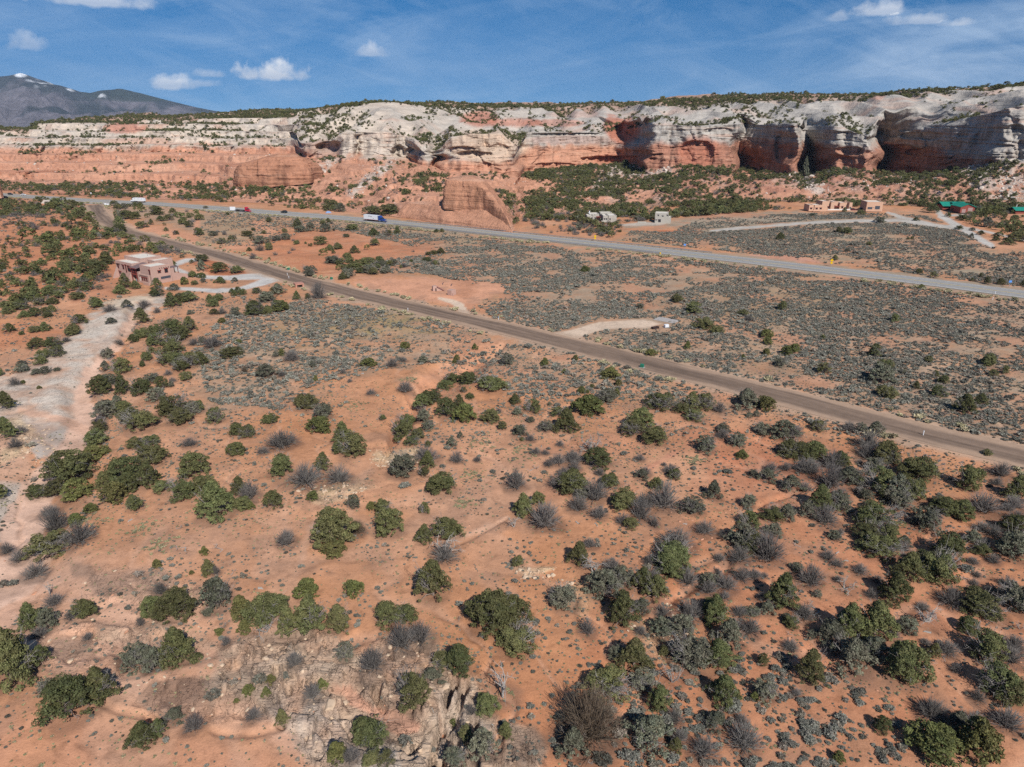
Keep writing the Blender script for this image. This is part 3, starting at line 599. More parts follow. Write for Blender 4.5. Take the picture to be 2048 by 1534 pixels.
    # talus: soil, pale rockfall in streaks
    soil = talus*sst(.35, -.05, mid-.25*big)*sst(2.95, 2.75, V)*np.where(left > .5, .35, .9)
    mixc(soil, (.47,.245,.16))
    rf = sst(.1, .45, fbm(X3/16, Y3/40, 0, 4, 111).reshape(sh)+.25*fine)*talus
    for (cx, cy, w_) in [((700,385),(790,320),14),((600,370),(690,300),12),((1220,345),(1330,330),30),((1590,345),(1640,380),16),((1960,330),(2048,390),60),((1230,352),(1200,372),20)]:
        d, _ = seg_dist(px, py, [cx, cy]); mixc(rf*.0+.85*sst(w_, w_*.3, d+w_*.6*fl2)*sst(-.4, .1, fine)*talus, (.47,.39,.33))
    mixc(.35*rf*sst(1050, 1100, px), (.42,.34,.28))
    mixc(ridge_, (.51,.26,.165)); e = ((px-880)/130)**2+((py-425)/28)**2; mixc(sst(1.2, .7, e)*(V < 3), (.50,.265,.175))
    # grass and grey brush on the flats at the foot
    mixc(.6*sst(1.5, 1.0, V)*sst(1050, 1200, px), (.33,.23,.16))
    # wooded rim soil
    mixc(top*.9, (.36,.215,.15)); mixc(top*.5*sst(.1, .4, mid), (.48,.36,.28))
    c = c*(1+.10*fine+.08*mid)[..., None]
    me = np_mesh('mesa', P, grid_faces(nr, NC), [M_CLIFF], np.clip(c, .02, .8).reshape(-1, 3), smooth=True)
    o = props(link(bpy.data.objects.new('mesa_terrain', me)), kind='structure')
    return dict(P=P.reshape(nr, NC, 3), V=V, px=px, py=py, mid=mid, big=big, fine=fine)
# ------------------------------------------------------------------ free-standing rocks
def loft_rock(name, bottom, top, label, seed, rough=1.6, nrow=70, ncol=220, bulge=1.0, base=(.47,.235,.145), exps=1.0, overhang=0.0):
    """bottom and top: rings of (column, row, distance); lofted into one weathered body"""
    def ring(pts):
        Q = np.array([(float(slope_at(x, y)*D), D, float(z_at(y, D))) for x, y, D in pts])
        Q = np.vstack([Q, Q[:1]]); seg = np.hypot(*(np.diff(Q[:, :2], axis=0).T)); s = np.concatenate([[0], np.cumsum(seg)])/seg.sum()
        # parametrise by point index so that both rings stay paired
        s = np.linspace(0, 1, len(Q)); t = np.linspace(0, 1, ncol, endpoint=False)
        R = np.stack([np.interp(t, s, Q[:, i]) for i in range(3)], 1)
        for _ in range(6): R = .25*np.roll(R, 1, 0)+.5*R+.25*np.roll(R, -1, 0)
        return R
    B, T = ring(bottom), ring(top); B = B-np.array([0, 0, 1.5]); rows = []
    for i in range(nrow):
        v = i/(nrow-1)
        h = v**.85; o = v**(1.0/exps)
        rows.append(np.stack([B[:, 0]*(1-o)+T[:, 0]*o, B[:, 1]*(1-o)+T[:, 1]*o, B[:, 2]*(1-h)+T[:, 2]*h], 1))
    c = T.mean(0)+np.array([0, 0, .8])
    for i in range(1, 14):
        v = i/13; r = T*(1-v)+c*v; r[:, 2] = T[:, 2]*(1-v)+c[2]*v+1.6*math.sin(v*math.pi/2)*0.9; rows.append(r)
    P = np.array(rows); nr = len(P); cen = B.mean(0)
    n = np.stack([P[..., 0]-cen[0], P[..., 1]-cen[1], 0*P[..., 0]], -1); n /= np.maximum(np.linalg.norm(n, axis=-1, keepdims=True), .01)
    x, y, z = P[..., 0].ravel(), P[..., 1].ravel(), P[..., 2].ravel()
    d = rough*(1.5*fbm(x/11, y/11, z/34, 3, seed)+.7*fbm(x/3.5, y/3.5, z/12, 3, seed+5)+.35*fbm(x/30, y/30, z/1.4, 2, seed+9)).reshape(P.shape[:2])
    w = np.ones(nr); w[nrow:] = np.linspace(.8, .0, nr-nrow); P = P+n*d[..., None]*w[:, None, None]
    P[..., 2] += .5*fbm(x/6, y/6, 0, 3, seed+12).reshape(P.shape[:2])*w[:, None]
    st = fbm(x/80, y/80, z/2.2, 3, seed+3).reshape(P.shape[:2]); vs = fbm(x/4, y/4, z/30, 3, seed+4).reshape(P.shape[:2])
    col = np.array(base)[None, None]*np.ones(P.shape); a = (.45*sst(.15, .45, st))[..., None]; col = col*(1-a)+np.array((.55,.34,.24))[None, None]*a
    a = (.45*sst(.15, .5, vs))[..., None]; col = col*(1-a)+np.array((.26,.12,.08))[None, None]*a
    i = np.arange(nr*ncol).reshape(nr, ncol); j = np.roll(i, -1, 1)
    F = np.stack([i[:-1], j[:-1], j[1:], i[1:]], -1).reshape(-1, 4)
    me = np_mesh(name, P.reshape(-1, 3), F, [M_CLIFF], col.reshape(-1, 3), smooth=True)
    return props(link(bpy.data.objects.new(name, me)), label, 'rock formation')
def build_rocks():
    loft_rock('sandstone_butte',
        [(884,413,442),(912,417,439),(942,419,436),(970,424,430),(999,440,414),(1025,463,401),(1026,446,430),(1004,410,470),(950,395,490),(892,400,480)],
        [(893,362,447),(911,362,444),(930,362,442),(946,363,441),(956,363,441),(964,361,444),(967,357,456),(955,352,472),(925,352,476),(896,356,466)],
        'orange flat-topped sandstone butte rising straight beside the highway', 300, 1.5, bulge=1.0, exps=.8)
    loft_rock('sandstone_apron',
        [(792,434,470),(830,441,456),(880,449,434),(930,455,423),(980,460,411),(1012,464,403),(1027,466,399),(1030,450,424),(1010,425,455),(930,405,480),(840,404,490),(796,412,485)],
        [(812,409,474),(842,411,466),(884,413,450),(930,417,440),(975,422,428),(1000,432,417),(1014,446,408),(1014,438,420),(1000,420,446),(930,404,470),(850,402,478),(815,405,478)],
        'broad bare slickrock apron under the butte at the highway edge', 320, .9, base=(.48,.245,.155), exps=.6)
    loft_rock('sandstone_dome',
        [(470,373,606),(505,371,604),(545,370,602),(580,367,602),(622,362,606),(650,352,630),(630,340,660),(570,338,675),(500,345,668),(468,360,640)],
        [(481,328,614),(508,323,614),(534,315,614),(560,308,615),(590,308,617),(603,315,624),(594,310,655),(560,309,662),(520,318,655),(486,328,645)],
        'rounded brown-red sandstone dome behind the highway in front of the stepped benches', 340, 2.4, base=(.40,.195,.12), exps=.38)
    loft_rock('sandstone_outcrop',
        [(-60,392,560),(-30,393,556),(2,392,556),(7,390,562),(4,385,585),(-20,382,600),(-50,383,598),(-62,388,580)],
        [(-52,352,566),(-30,350,564),(-8,356,564),(0,364,568),(-2,362,580),(-20,350,588),(-40,350,586),(-52,352,578)],
        'red sandstone knob beside the highway at the far west edge', 360, .8, 40, 120)
def build_mountain():
    nr, nc = 150, 420
    # crest lines: image column, row; far range
    s = np.linspace(-1.2, -.30, nc); DC = 9000.0
    cx = [-700,-300,-60,0,20,41,60,90,130,160,180,200,240,280,310,345,390,420,470,560,700]
    cy = [190,170,160,153,151,147,153,163,177,184,186,181,178,186,194,203,214,220,228,240,256]
    xs = [float(slope_at(a, b)) for a, b in zip(cx, cy)]; zc = np.array([float(z_at(b, DC)) for b in cy])
    crest = np.interp(s, xs, zc)
    rows = []; base = -260.0
    for i in range(nr):
        t = i/(nr-1)
        D = 5200+t*(DC-5200) if t <= 1 else 0
        z = base+(crest-base)*(t**1.25)
        rows.append((D, z))
    D = np.array([[r[0]]*nc for r in rows]); Z = np.array([r[1] for r in rows]); X = s[None]*D
    a = fbm(X.ravel()/900, D.ravel()/1500, 0, 5, 401).reshape(D.shape); r = 1-np.abs(fbm(X.ravel()/520, D.ravel()/1100, 0, 4, 402)).reshape(D.shape)*2
    T = np.linspace(0, 1, nr)[:, None]; k = np.sin(np.clip(T, 0, 1)*math.pi)**.7
    Z = Z+k*(190*a+290*(r-.5))
    # a nearer, lower shoulder
    px, py = project(X, D, Z)
    forest = sst(-.05, .25, fbm(X.ravel()/420, D.ravel()/700, Z.ravel()/400, 5, 403).reshape(D.shape)+.35*T-.22)
    c = np.array((.160,.145,.165))[None, None]*(1-forest[..., None])+np.array((.036,.045,.052))[None, None]*forest[..., None]
    e = ((px-280)/120)**2+((py-186)/18)**2; a2 = (sst(1.2, .7, e)*.85)[..., None]; c = c*(1-a2)+np.array((.028,.045,.038))*a2
    n = fbm(X.ravel()/130, D.ravel()/200, 0, 4, 404).reshape(D.shape)
    sn = sst(1.0, .3, ((px-41)/15)**2+((py-150)/6)**2)+sst(1.0, .5, ((px-140)/16)**2+((py-183)/7)**2)*sst(-.1, .2, n)+.7*sst(1.2, .4, ((px-75)/40)**2+((py-166)/10)**2)*sst(.15, .4, n)+.7*sst(1.2, .5, ((px-200)/26)**2+((py-186)/9)**2)*sst(.1, .4, n)
    sn = np.clip(sn, 0, 1)[..., None]; c = c*(1-sn)+np.array((.80,.82,.85))*sn
    m, nt, b = new_mat('mountain_forest_and_scree'); at = nt.nodes.new('ShaderNodeAttribute'); at.attribute_name = 'Col'; geo = nt.nodes.new('ShaderNodeNewGeometry')
    nz = tex(nt, 'n', .012, 9, .7, geo.outputs['Position']); nt.links.new(scale_col(nt, at.outputs['Color'], ramp(nt, nz.outputs[0], .3, .7, .6, 1.4)), b.inputs['Base Color'])
    bp = nt.nodes.new('ShaderNodeBump'); bp.inputs['Strength'].default_value = .8; bp.inputs['Distance'].default_value = 110; nt.links.new(nz.outputs[0], bp.inputs['Height']); nt.links.new(bp.outputs[0], b.inputs['Normal'])
    # back slope
    V = np.stack([X, D, Z], -1); back = V[-1:].copy(); back[..., 1] += 2500; back[..., 0] *= 1.2; back[..., 2] = base; V = np.concatenate([V, back]); c = np.concatenate([c, c[-1:]])
    me = np_mesh('mountain', V.reshape(-1, 3), grid_faces(nr+1, nc), [m], np.clip(c, .01, .85).reshape(-1, 3), smooth=True)
    props(link(bpy.data.objects.new('mountains', me)), kind='structure')
    pl = np_mesh('plain', np.array([(-12000,600,-60),(12000,600,-60),(16000,16000,-262),(-16000,16000,-262)]), np.array([(0,1,2,3)]), [simple_mat('valley_floor', (.28,.20,.15), .95, .3, .002)])
    props(link(bpy.data.objects.new('valley_terrain', pl)), kind='structure')
def build_haze():
    x0, x1, y0, y1, z0, z1 = -13500, 17000, -3000, 16500, -275, 1000
    V = [(x, y, z) for z in (z0, z1) for y in (y0, y1) for x in (x0, x1)]
    F = [(0,2,3,1),(4,5,7,6),(0,1,5,4),(2,6,7,3),(0,4,6,2),(1,3,7,5)]
    me = np_mesh('haze', np.array(V), np.array(F)); o = link(bpy.data.objects.new('haze', me)); props(o, kind='stuff')
    m = bpy.data.materials.new('thin_blue_air'); m.use_nodes = True; nt = m.node_tree; nt.nodes.clear()
    out = nt.nodes.new('ShaderNodeOutputMaterial'); v = nt.nodes.new('ShaderNodeVolumePrincipled')
    v.inputs['Color'].default_value = (.62,.78,1.0,1); v.inputs['Density'].default_value = HAZE; v.inputs['Anisotropy'].default_value = 0.0
    nt.links.new(v.outputs[0], out.inputs['Volume']); me.materials.append(m)
HAZE = 0.000028
# ------------------------------------------------------------------ plants
rng = np.random.default_rng(7); random.seed(7)
def foliage_mat(name, col, var=.35, sat_jit=.06):
    m, nt, b = new_mat(name); b.inputs['Roughness'].default_value = .75; b.inputs['Specular IOR Level'].default_value = .25
    at = nt.nodes.new('ShaderNodeAttribute'); at.attribute_name = 'Col'; oi = nt.nodes.new('ShaderNodeObjectInfo')
    c = nt.nodes.new('ShaderNodeMix'); c.data_type = 'RGBA'; c.blend_type = 'MULTIPLY'; c.inputs[0].default_value = 1.0
    nt.links.new(at.outputs['Color'], c.inputs[6]); c.inputs[7].default_value = (*col, 1)
    h = nt.nodes.new('ShaderNodeHueSaturation'); nt.links.new(c.outputs[2], h.inputs['Color'])
    nt.links.new(ramp(nt, oi.outputs['Random'], 0, 1, .5-sat_jit*.5, .5+sat_jit*.3), h.inputs['Hue'])
    wn = nt.nodes.new('ShaderNodeTexWhiteNoise'); wn.noise_dimensions = '1D'; nt.links.new(oi.outputs['Random'], wn.inputs['W'])
    nt.links.new(ramp(nt, wn.outputs['Value'], 0, 1, 1-var, 1+var), h.inputs['Value'])
    nt.links.new(h.outputs[0], b.inputs['Base Color'])
    tr = nt.nodes.new('ShaderNodeBsdfTranslucent'); nt.links.new(h.outputs[0], tr.inputs['Color'])
    return m
M_JUN = foliage_mat('juniper_foliage', (.106,.113,.044), .34); M_OLI = foliage_mat('olive_juniper_foliage', (.110,.116,.038), .2)
M_PIN = foliage_mat('grey_green_foliage', (.120,.124,.084), .3); M_SAGE = foliage_mat('sagebrush_leaves', (.165,.166,.138), .3, .03)
M_SAGE2 = foliage_mat('dry_grey_brush', (.215,.190,.150), .3, .04); M_SAGE3 = foliage_mat('blackbrush', (.095,.090,.070), .3, .05); M_RAB = foliage_mat('dry_rabbitbrush', (.34,.31,.19), .2, .02); M_GRASS = foliage_mat('bunch_grass', (.25,.235,.13), .3)
M_TWIG = foliage_mat('bare_grey_twigs', (.165,.150,.138), .18, .02); M_SILVER = foliage_mat('weathered_silver_wood', (.30,.275,.25), .15, .02)
M_BROWN = foliage_mat('brown_dry_twigs', (.16,.118,.085), .12, .02); M_BARK = simple_mat('juniper_bark', (.21,.165,.135), .95, .3, 3)

def tubes(paths, k=3):
    """paths: list of (points, radii) -> V, F (quads)"""
    V, F = [], []; n0 = 0
    for P, R in paths:
        P = np.asarray(P, float); n = len(P); T = np.gradient(P, axis=0); T /= np.maximum(np.linalg.norm(T, axis=1, keepdims=True), 1e-6)
        up = np.array([0, 0, 1.0]) if abs(T[0, 2]) < .9 else np.array([1.0, 0, 0])
        A = np.cross(T, up); A /= np.maximum(np.linalg.norm(A, axis=1, keepdims=True), 1e-6); B = np.cross(T, A)
        for j in range(k):
            a = 2*math.pi*j/k; V.append(P+(A*math.cos(a)+B*math.sin(a))*np.asarray(R)[:, None])
        idx = n0+np.arange(n*k).reshape(k, n)
        for j in range(k):
            q = (j+1) % k; F.append(np.stack([idx[j, :-1], idx[q, :-1], idx[q, 1:], idx[j, 1:]], 1))
        n0 += n*k
    # vertices were appended ring by ring per side, consistent with idx
    return np.vstack(V), np.vstack(F)
def leaf_cloud(centres, radii, per, size, r, shade=None, flat=.8, up=.25):
    """leaf-sized triangles over the shells of foliage clumps"""
    V, C = [], []
    for ci, (c, rad) in enumerate(zip(centres, radii)):
        n = max(4, int(per*(rad/np.mean(radii))**2)); d = r.normal(size=(n, 3)); d[:, 2] = np.abs(d[:, 2])*.9-.25*r.random(n); d /= np.linalg.norm(d, axis=1, keepdims=True)
        q = np.asarray(c)+d*rad*(.72+.36*r.random((n, 1)))*np.array([1, 1, flat])
        t1 = r.normal(size=(n, 3)); t1 -= (t1*d).sum(1, keepdims=True)*d*.75; t1 /= np.linalg.norm(t1, axis=1, keepdims=True)
        t2 = np.cross(d+.5*r.normal(size=(n, 3)), t1); t2 /= np.maximum(np.linalg.norm(t2, axis=1, keepdims=True), 1e-6)
        s = size*(.6+.9*r.random((n, 1)))
        tri = np.stack([q-t1*s*.55, q+t1*s*.55, q+t2*s*.95+d*s*up], 1); V.append(tri.reshape(-1, 3))
        b = (.66+.62*r.random())*(1 if shade is None else shade[ci]); cc = b*(.78+.44*r.random((n, 1)))*np.ones((n, 3)); cc[:, 0] *= 1+.12*(r.random()-.3); C.append(np.repeat(cc, 3, 0))
    V = np.vstack(V); return V, np.arange(len(V)).reshape(-1, 3), np.vstack(C)
def join_vfc(parts):
    V, F, C, M = [], [], [], []; n = 0
    for v, f, c, mi in parts:
        if f.shape[1] == 4: f = np.vstack([f[:, [0, 1, 2]], f[:, [0, 2, 3]]])
        V.append(v); F.append(f+n); C.append(c if c is not None else np.ones((len(v), 3))); M.append(np.full(len(f), mi)); n += len(v)
    return np.vstack(V), np.vstack(F), np.vstack(C), np.concatenate(M)
def crown_clumps(shape, n, r):
    """clump centres for a unit crown: diameter 1, height 1"""
    c, rad = [], []
    lobes = [(0, 0, 0, 1.0)]
    if shape == 'spread': lobes = [(.22*math.cos(a+r.random()), .22*math.sin(a+r.random()), 0, .62+.2*r.random()) for a in np.linspace(0, 2*math.pi, 5)[:-1]]
    if shape == 'lobed': lobes = [(-.12, .05, 0, .8), (.18, -.1, 0, .6), (.02, .2, 0, .55)]
    tries = 0; ph = r.random()*6.28
    while len(c) < n and tries < 4000:
        tries += 1; lx, ly, _, ls = lobes[r.integers(len(lobes))]
        a = r.random()*2*math.pi; h = r.random()**.8
        if shape == 'cone': rr = .5*(1-h)**.72*(.85+.25*r.random())+.03; z = .10+.84*h
        elif shape == 'round': rr = .5*math.sqrt(max(0, 1-(h*1.02-.12)**2*1.1))*(.85+.2*r.random()); z = .10+.80*h
        else: rr = .5*ls*math.sqrt(max(0, 1-h**2.2))*(.8+.3*r.random()); z = .12+.74*h*(.65+.35*ls)
        ca = math.cos(a); sa = math.sin(a); wob = 1+.20*math.sin(3*a+lx*9+ph)+.15*math.sin(5*a+2+7*h+ph)+.10*math.sin(9*a+11*h)
        rd = .042+.062*r.random(); rr = max(0, rr*wob-rd*.6); rr *= (1 if r.random() < .8 else r.random())
        p = (lx+rr*ca, ly+rr*sa, z)
        if any((p[0]-q[0])**2+(p[1]-q[1])**2+((p[2]-q[2]))**2 < (.055)**2 for q in c): continue
        c.append(p); rad.append(rd)
    return np.array(c), np.array(rad)
def make_juniper(shape, n, per, size, seed, fol, dead=0.0):
    r = np.random.default_rng(seed); C, R = crown_clumps(shape, n, r)
    lv = leaf_cloud(C, R, per, size, r)
    # limbs
    paths = []; forks = [(0, 0)] if shape == 'cone' else [(.05*r.normal(), .05*r.normal()) for _ in range(3)]
    for fx, fy in forks:
        top = .85 if shape == 'cone' else .55; paths.append(([(fx*.3, fy*.3, -.05), (fx, fy, .15), (fx*2.2, fy*2.2, top*.6), (fx*2.6, fy*2.6, top)], [.045, .036, .022, .008]))
    for i in r.choice(len(C), min(len(C), 16), replace=False):
        p = C[i]; paths.append(([(0, 0, .05+.3*p[2]), (p[0]*.5, p[1]*.5, .1+.55*p[2]), tuple(p*.97)], [.016, .011, .004]))
    tv, tf = tubes(paths, 5)
    crown_parts = [(lv[0], lv[1], lv[2], 0)]
    mats = [fol]
    if dead > 0:
        dp = []
        a0 = r.random()*6.28
        for _ in range(int(40*dead)):
            a = a0+r.normal()*.8; rr = .30+.28*r.random(); z = .25+.7*r.random()
            e = np.array([rr*math.cos(a), rr*math.sin(a), z]); m_ = e*np.array([.55, .55, .6]); dp.append(([(0, 0, .15), m_, e], [.012, .007, .002]))
            for _ in range(4):
                q = m_+(e-m_)*r.random(); dp.append(([q, q+r.normal(size=3)*.05, q+r.normal(size=3)*.11+np.array([.05*math.cos(a), .05*math.sin(a), .03])], [.005, .003, .0015]))
        dv, df = tubes(dp, 3); crown_parts.append((dv, df, None, 1)); mats.append(M_SILVER)
    V, F, Cc, Mi = join_vfc(crown_parts)
    return np_mesh('juniper_crown', V, F, mats, Cc, mat_idx=Mi), np_mesh('juniper_trunk', tv, tf, [M_BARK])
def branchy(n, seed, spread=1.0, rad=.010, fork=3, height=1.0, thick=1.0, curl=.12):
    """leafless bush: many stems from the root, each forking; unit diameter, unit height"""
    r = np.random.default_rng(seed); paths = []
    for i in range(n):
        a = r.random()*2*math.pi; e = (r.random()**.7)*1.35*spread; L = .46+.16*r.random(); d = np.array([math.sin(e)*math.cos(a), math.sin(e)*math.sin(a), math.cos(e)])
        p0 = np.array([.05*r.normal(), .05*r.normal(), -.02]); P = [p0]
        for k in range(3):
            d = d+r.normal(size=3)*curl; d /= np.linalg.norm(d); P.append(P[-1]+d*L/3*np.array([1, 1, 1.55]))
        P = np.array(P); paths.append((P, np.array([1, .72, .5, .18])*rad*thick*(.7+.6*r.random())))
        for k in range(fork):
            j = 1+r.integers(2); q = P[j]; dd = d+r.normal(size=3)*.55; dd /= np.linalg.norm(dd); l = .14+.14*r.random()
            paths.append(([q, q+dd*l*.5+r.normal(size=3)*.012, q+dd*l*np.array([1, 1, 1.3])], np.array([.5, .33, .14])*rad))
    V, F = tubes(paths, 3); V[:, 2] *= height/ max(.01, np.percentile(V[:, 2], 99)); V[:, :2] *= .5/np.percentile(np.hypot(V[:, 0], V[:, 1]), 97)
    return V, F
def dead_tree(seed, lean=.5, low=False):
    r = np.random.default_rng(seed); paths = []
    def grow(p, d, L, rad, lv):
        P = [p]
        for k in range(4):
            d = d+r.normal(size=3)*.22; d[2] += (.03 if not low else -.10)*(1 if lv > 1 else -1); d /= np.linalg.norm(d); P.append(P[-1]+d*L/4)
        paths.append((P, np.linspace(rad, rad*.45, 5)))
        if lv > 0:
            for _ in range(3 if lv > 1 else 4):
                q = P[1+r.integers(4)]; dd = d+r.normal(size=3)*.75; dd /= np.linalg.norm(dd); grow(q, dd, L*(.5+.3*r.random()), rad*.5, lv-1)
    for _ in range(3 if not low else 2):
        a = r.random()*6.28; dz = .8 if not low else .15; grow(np.array([0, 0, 0.]), np.array([math.cos(a)*lean, math.sin(a)*lean, dz]), .42, .030, 3)
    V, F = tubes(paths, 4); V[:, 2] = np.maximum(V[:, 2], -.02); V[:, 2] /= max(.05, V[:, 2].max()); V[:, :2] *= .5/np.percentile(np.hypot(V[:, 0], V[:, 1]), 98)
    return V, F
def shrub_mesh(name, seed, fol, n=26, per=9, size=.15, rad=.17):
    r = np.random.default_rng(seed); a = r.random(n)*6.28; q = np.sqrt(r.random(n))*.40; z = .10+.42*np.sqrt(np.maximum(0, 1-(q/.5)**2))*r.random(n)**.4
    C = np.stack([q*np.cos(a), q*np.sin(a), z], 1); v, f, c = leaf_cloud(C, np.full(n, rad*.6)*(.7+.6*r.random(n)), per, size, r, flat=1.0, up=.8)
    return np_mesh(name, v, f, [fol], c)
T_J = [make_juniper(s, n, per, sz, 900+i, M_JUN, [.15, .2, .5, .3, .2, .3, .9, 1.0, 1.2][i]) for i, (s, n, per, sz) in enumerate([('round',190,74,.027),('cone',180,74,.026),('lobed',190,74,.027),('spread',200,70,.026),('round',150,74,.026),('cone',140,74,.027),('lobed',130,74,.027),('spread',120,74,.027),('lobed',110,70,.028)])]
T_O = [make_juniper(s, n, per, sz, 930+i, M_OLI) for i, (s, n, per, sz) in enumerate([('round',150,42,.042),('cone',130,44,.040),('round',140,42,.042)])]
T_M = [make_juniper(s, n, per, sz, 950+i, M_PIN, d) for i, (s, n, per, sz, d) in enumerate([('lobed',110,40,.038,.9),('round',110,42,.038,.6),('spread',100,40,.040,1.2),('cone',110,42,.038,.4)])]
def twig_mesh(name, vf, mat): return np_mesh(name, vf[0], vf[1], [mat], np.ones((len(vf[0]), 3)))
T_G = [twig_mesh('bare_shrub_stems', branchy(120, 970+i, [1.0, .9, 1.1, .8][i], .0125, 3), M_TWIG) for i in range(4)]
T_B = [twig_mesh('brown_shrub_stems', branchy(230, 980, 1.0, .0075, 5), M_BROWN)]
T_D = [twig_mesh('dead_tree_wood', dead_tree(990+i, [.6, .9, .5][i]), M_SILVER) for i in range(3)]
T_DL = [twig_mesh('fallen_wood', dead_tree(996+i, 1.0, True), M_SILVER) for i in range(2)]
T_S = [shrub_mesh('sagebrush_leaves', 1000+i, [M_SAGE, M_SAGE, M_SAGE, M_SAGE2, M_SAGE3, M_SAGE][i], 38, 13, .095, .15) for i in range(6)]
M_SAGE4 = foliage_mat('pale_sagebrush_leaves', (.205,.205,.168), .25, .03)
T_SF = [shrub_mesh('far_sagebrush_leaves', 1050+i, [M_SAGE4, M_SAGE4, M_SAGE2, M_SAGE][i], 20, 8, .17, .17) for i in range(4)]
T_R = [shrub_mesh('rabbitbrush_stems', 1010+i, M_RAB, 24, 9, .17) for i in range(2)]
T_GR = [shrub_mesh('grass_tuft', 1015+i, M_GRASS, 10, 7, .22, .12) for i in range(2)]
# light versions for far away: crown only
def lite(shape, seed, fol, n=34, per=16, size=.085):
    r = np.random.default_rng(seed); C, R = crown_clumps(shape, n, r); v, f, c = leaf_cloud(C, R*1.3, per, size, r); return np_mesh('far_juniper', v, f, [fol], c)
T_LJ = [lite(s, 1020+i, M_JUN) for i, s in enumerate(['round', 'cone', 'lobed', 'spread'])]+[lite('round', 1030, M_OLI)]
T_LG = [twig_mesh('far_bare_shrub', branchy(60, 1040+i, 1.0, .012, 3), M_TWIG) for i in range(2)]+[lite('spread', 1045, M_PIN, 30, 9)]

# ---- positions read off the photograph: zoom windows (x offset, y offset, scale), then x, base y, width, height, kind
CAT = {}
CAT[(0,900,2.42)] = """0 245 60 110 J;230 245 170 90 J;350 180 210 170 J;465 60 110 70 O;375 255 120 105 O;505 185 70 75 J;605 180 140 130 J;625 215 90 90 J;725 190 105 125 J;740 85 130 110 J;555 268 110 100 O;655 300 85 85 J;790 210 90 60 J;885 260 120 110 J;985 215 110 80 J;1045 350 165 180 J;940 140 125 115 J;1145 30 80 60 J;1160 225 80 90 J;1210 250 100 105 G;1175 295 75 60 J;1215 290 40 35 O;1325 292 90 85 J;1360 135 115 110 J;1480 195 190 110 G;1565 108 85 90 J;1640 175 130 90 G;1515 250 50 45 O;1615 475 180 165 J;1615 525 105 60 O;1385 478 95 100 G;275 420 150 120 G;370 370 60 55 O;440 310 60 45 O;255 535 190 130 J;35 515 80 60 G;95 555 80 60 G;175 635 115 80 G;20 668 50 40 S;62 665 50 40 S;265 770 100 55 G;245 715 70 60 D;155 885 110 160 J;240 880 90 100 M;415 830 110 100 J;190 925 90 60 G;345 830 80 50 G;855 840 170 140 J;735 815 100 90 J;680 860 50 65 G;780 710 70 95 G;1050 785 155 150 M;1010 810 50 40 M;1170 825 100 145 O;1290 850 190 120 J;1290 920 150 110 D;1185 895 60 65 O;1400 905 110 140 J;1505 905 150 220 J;1485 730 110 90 O;1640 895 110 130 J;1660 870 60 80 D;1670 1030 90 120 M;1085 870 45 35 D;1062 900 50 30 O;1095 955 50 45 G;1010 615 65 95 J;1045 610 50 60 G;990 515 40 45 O;760 577 38 50 O;927 605 22 20 O;60 1185 240 290 J;200 1050 90 90 J;425 930 50 40 G;865 1065 165 175 J;660 1070 150 120 M;745 1090 110 140 M;340 1340 230 200 J;320 1200 130 90 B;490 1255 160 170 J;225 1185 70 75 M;695 1452 120 115 J;770 1400 75 85 J;845 1335 95 75 M;940 1380 105 105 G;1365 1340 70 110 J;1230 1320 90 60 G;1430 1060 80 110 G;1390 1110 60 40 S;1255 1140 70 55 S;1310 1150 55 50 O;1290 1200 45 50 O;1205 1200 50 50 O;1130 1140 40 35 S;1035 1210 75 45 S;1145 1225 25 20 O;1510 1220 90 90 G;1560 1165 50 45 O;1630 1520 90 110 O;1685 1520 60 100 G;460 300 80 60 L;640 360 110 40 L;850 400 80 50 L;900 500 130 50 L;1080 510 120 70 L;1120 620 70 90 L;1250 700 110 60 L;680 400 90 40 T;780 480 90 50 T;440 380 110 60 T"""
CAT[(600,900,2.42)] = """500 145 140 115 M;620 90 65 80 J;600 135 50 50 J;260 288 60 75 M;345 297 38 55 O;405 325 90 85 J;430 425 125 125 J;280 415 80 100 B;680 225 150 110 J;605 315 50 65 J;715 450 135 120 J;605 460 75 95 J;760 70 75 60 G;505 190 60 30 S;700 545 180 130 D;700 560 150 90 G;645 745 165 190 J;262 713 85 70 O;1055 570 65 55 J;1350 565 100 110 J;1425 630 150 110 D;1045 200 110 110 G;1110 125 120 50 L;1080 330 90 120 J;1180 400 170 130 G;1035 390 80 70 D;1150 270 60 60 J;1320 220 170 120 J;1260 200 120 90 G;1440 100 120 100 J;1350 310 110 80 G;1430 260 130 100 G;1500 190 110 60 J;1560 300 130 110 J;1650 350 120 130 G;1600 390 70 55 J;1560 370 80 60 G;1350 385 120 50 L;1430 380 110 40 L;1550 685 110 110 M;1660 700 100 120 J;1650 800 90 70 M;1275 785 140 110 M;1560 870 150 165 J;1390 905 90 80 G;930 905 200 190 J;1030 860 150 130 J;1045 1005 190 130 J;425 865 115 110 J;520 850 110 90 J;490 985 150 130 G;580 965 130 140 G;355 1090 130 130 G;700 1080 130 90 J;770 1090 130 130 J;635 1145 110 80 M;545 1270 170 160 J;985 1245 170 150 D;905 1290 110 90 J;830 1290 60 60 G;930 1350 70 60 L;995 1400 65 85 J;800 1410 75 65 J;885 1500 120 140 M;740 1534 110 60 M;340 1460 180 150 J;380 1534 150 60 J;255 1520 80 80 G;510 1440 70 60 S;740 1320 30 35 O;1490 1220 210 140 J;1400 1480 330 310 B;1320 1500 130 130 M;1615 1080 130 145 J;1620 1310 70 60 S;1470 1534 90 50 S;1570 1510 70 60 S;1440 1060 40 25 S;1490 1065 25 20 S;820 800 50 35 O;770 830 30 50 D;770 760 40 30 S;790 270 80 50 T;830 130 60 40 T;1080 60 120 60 T;640 1290 120 80 L"""
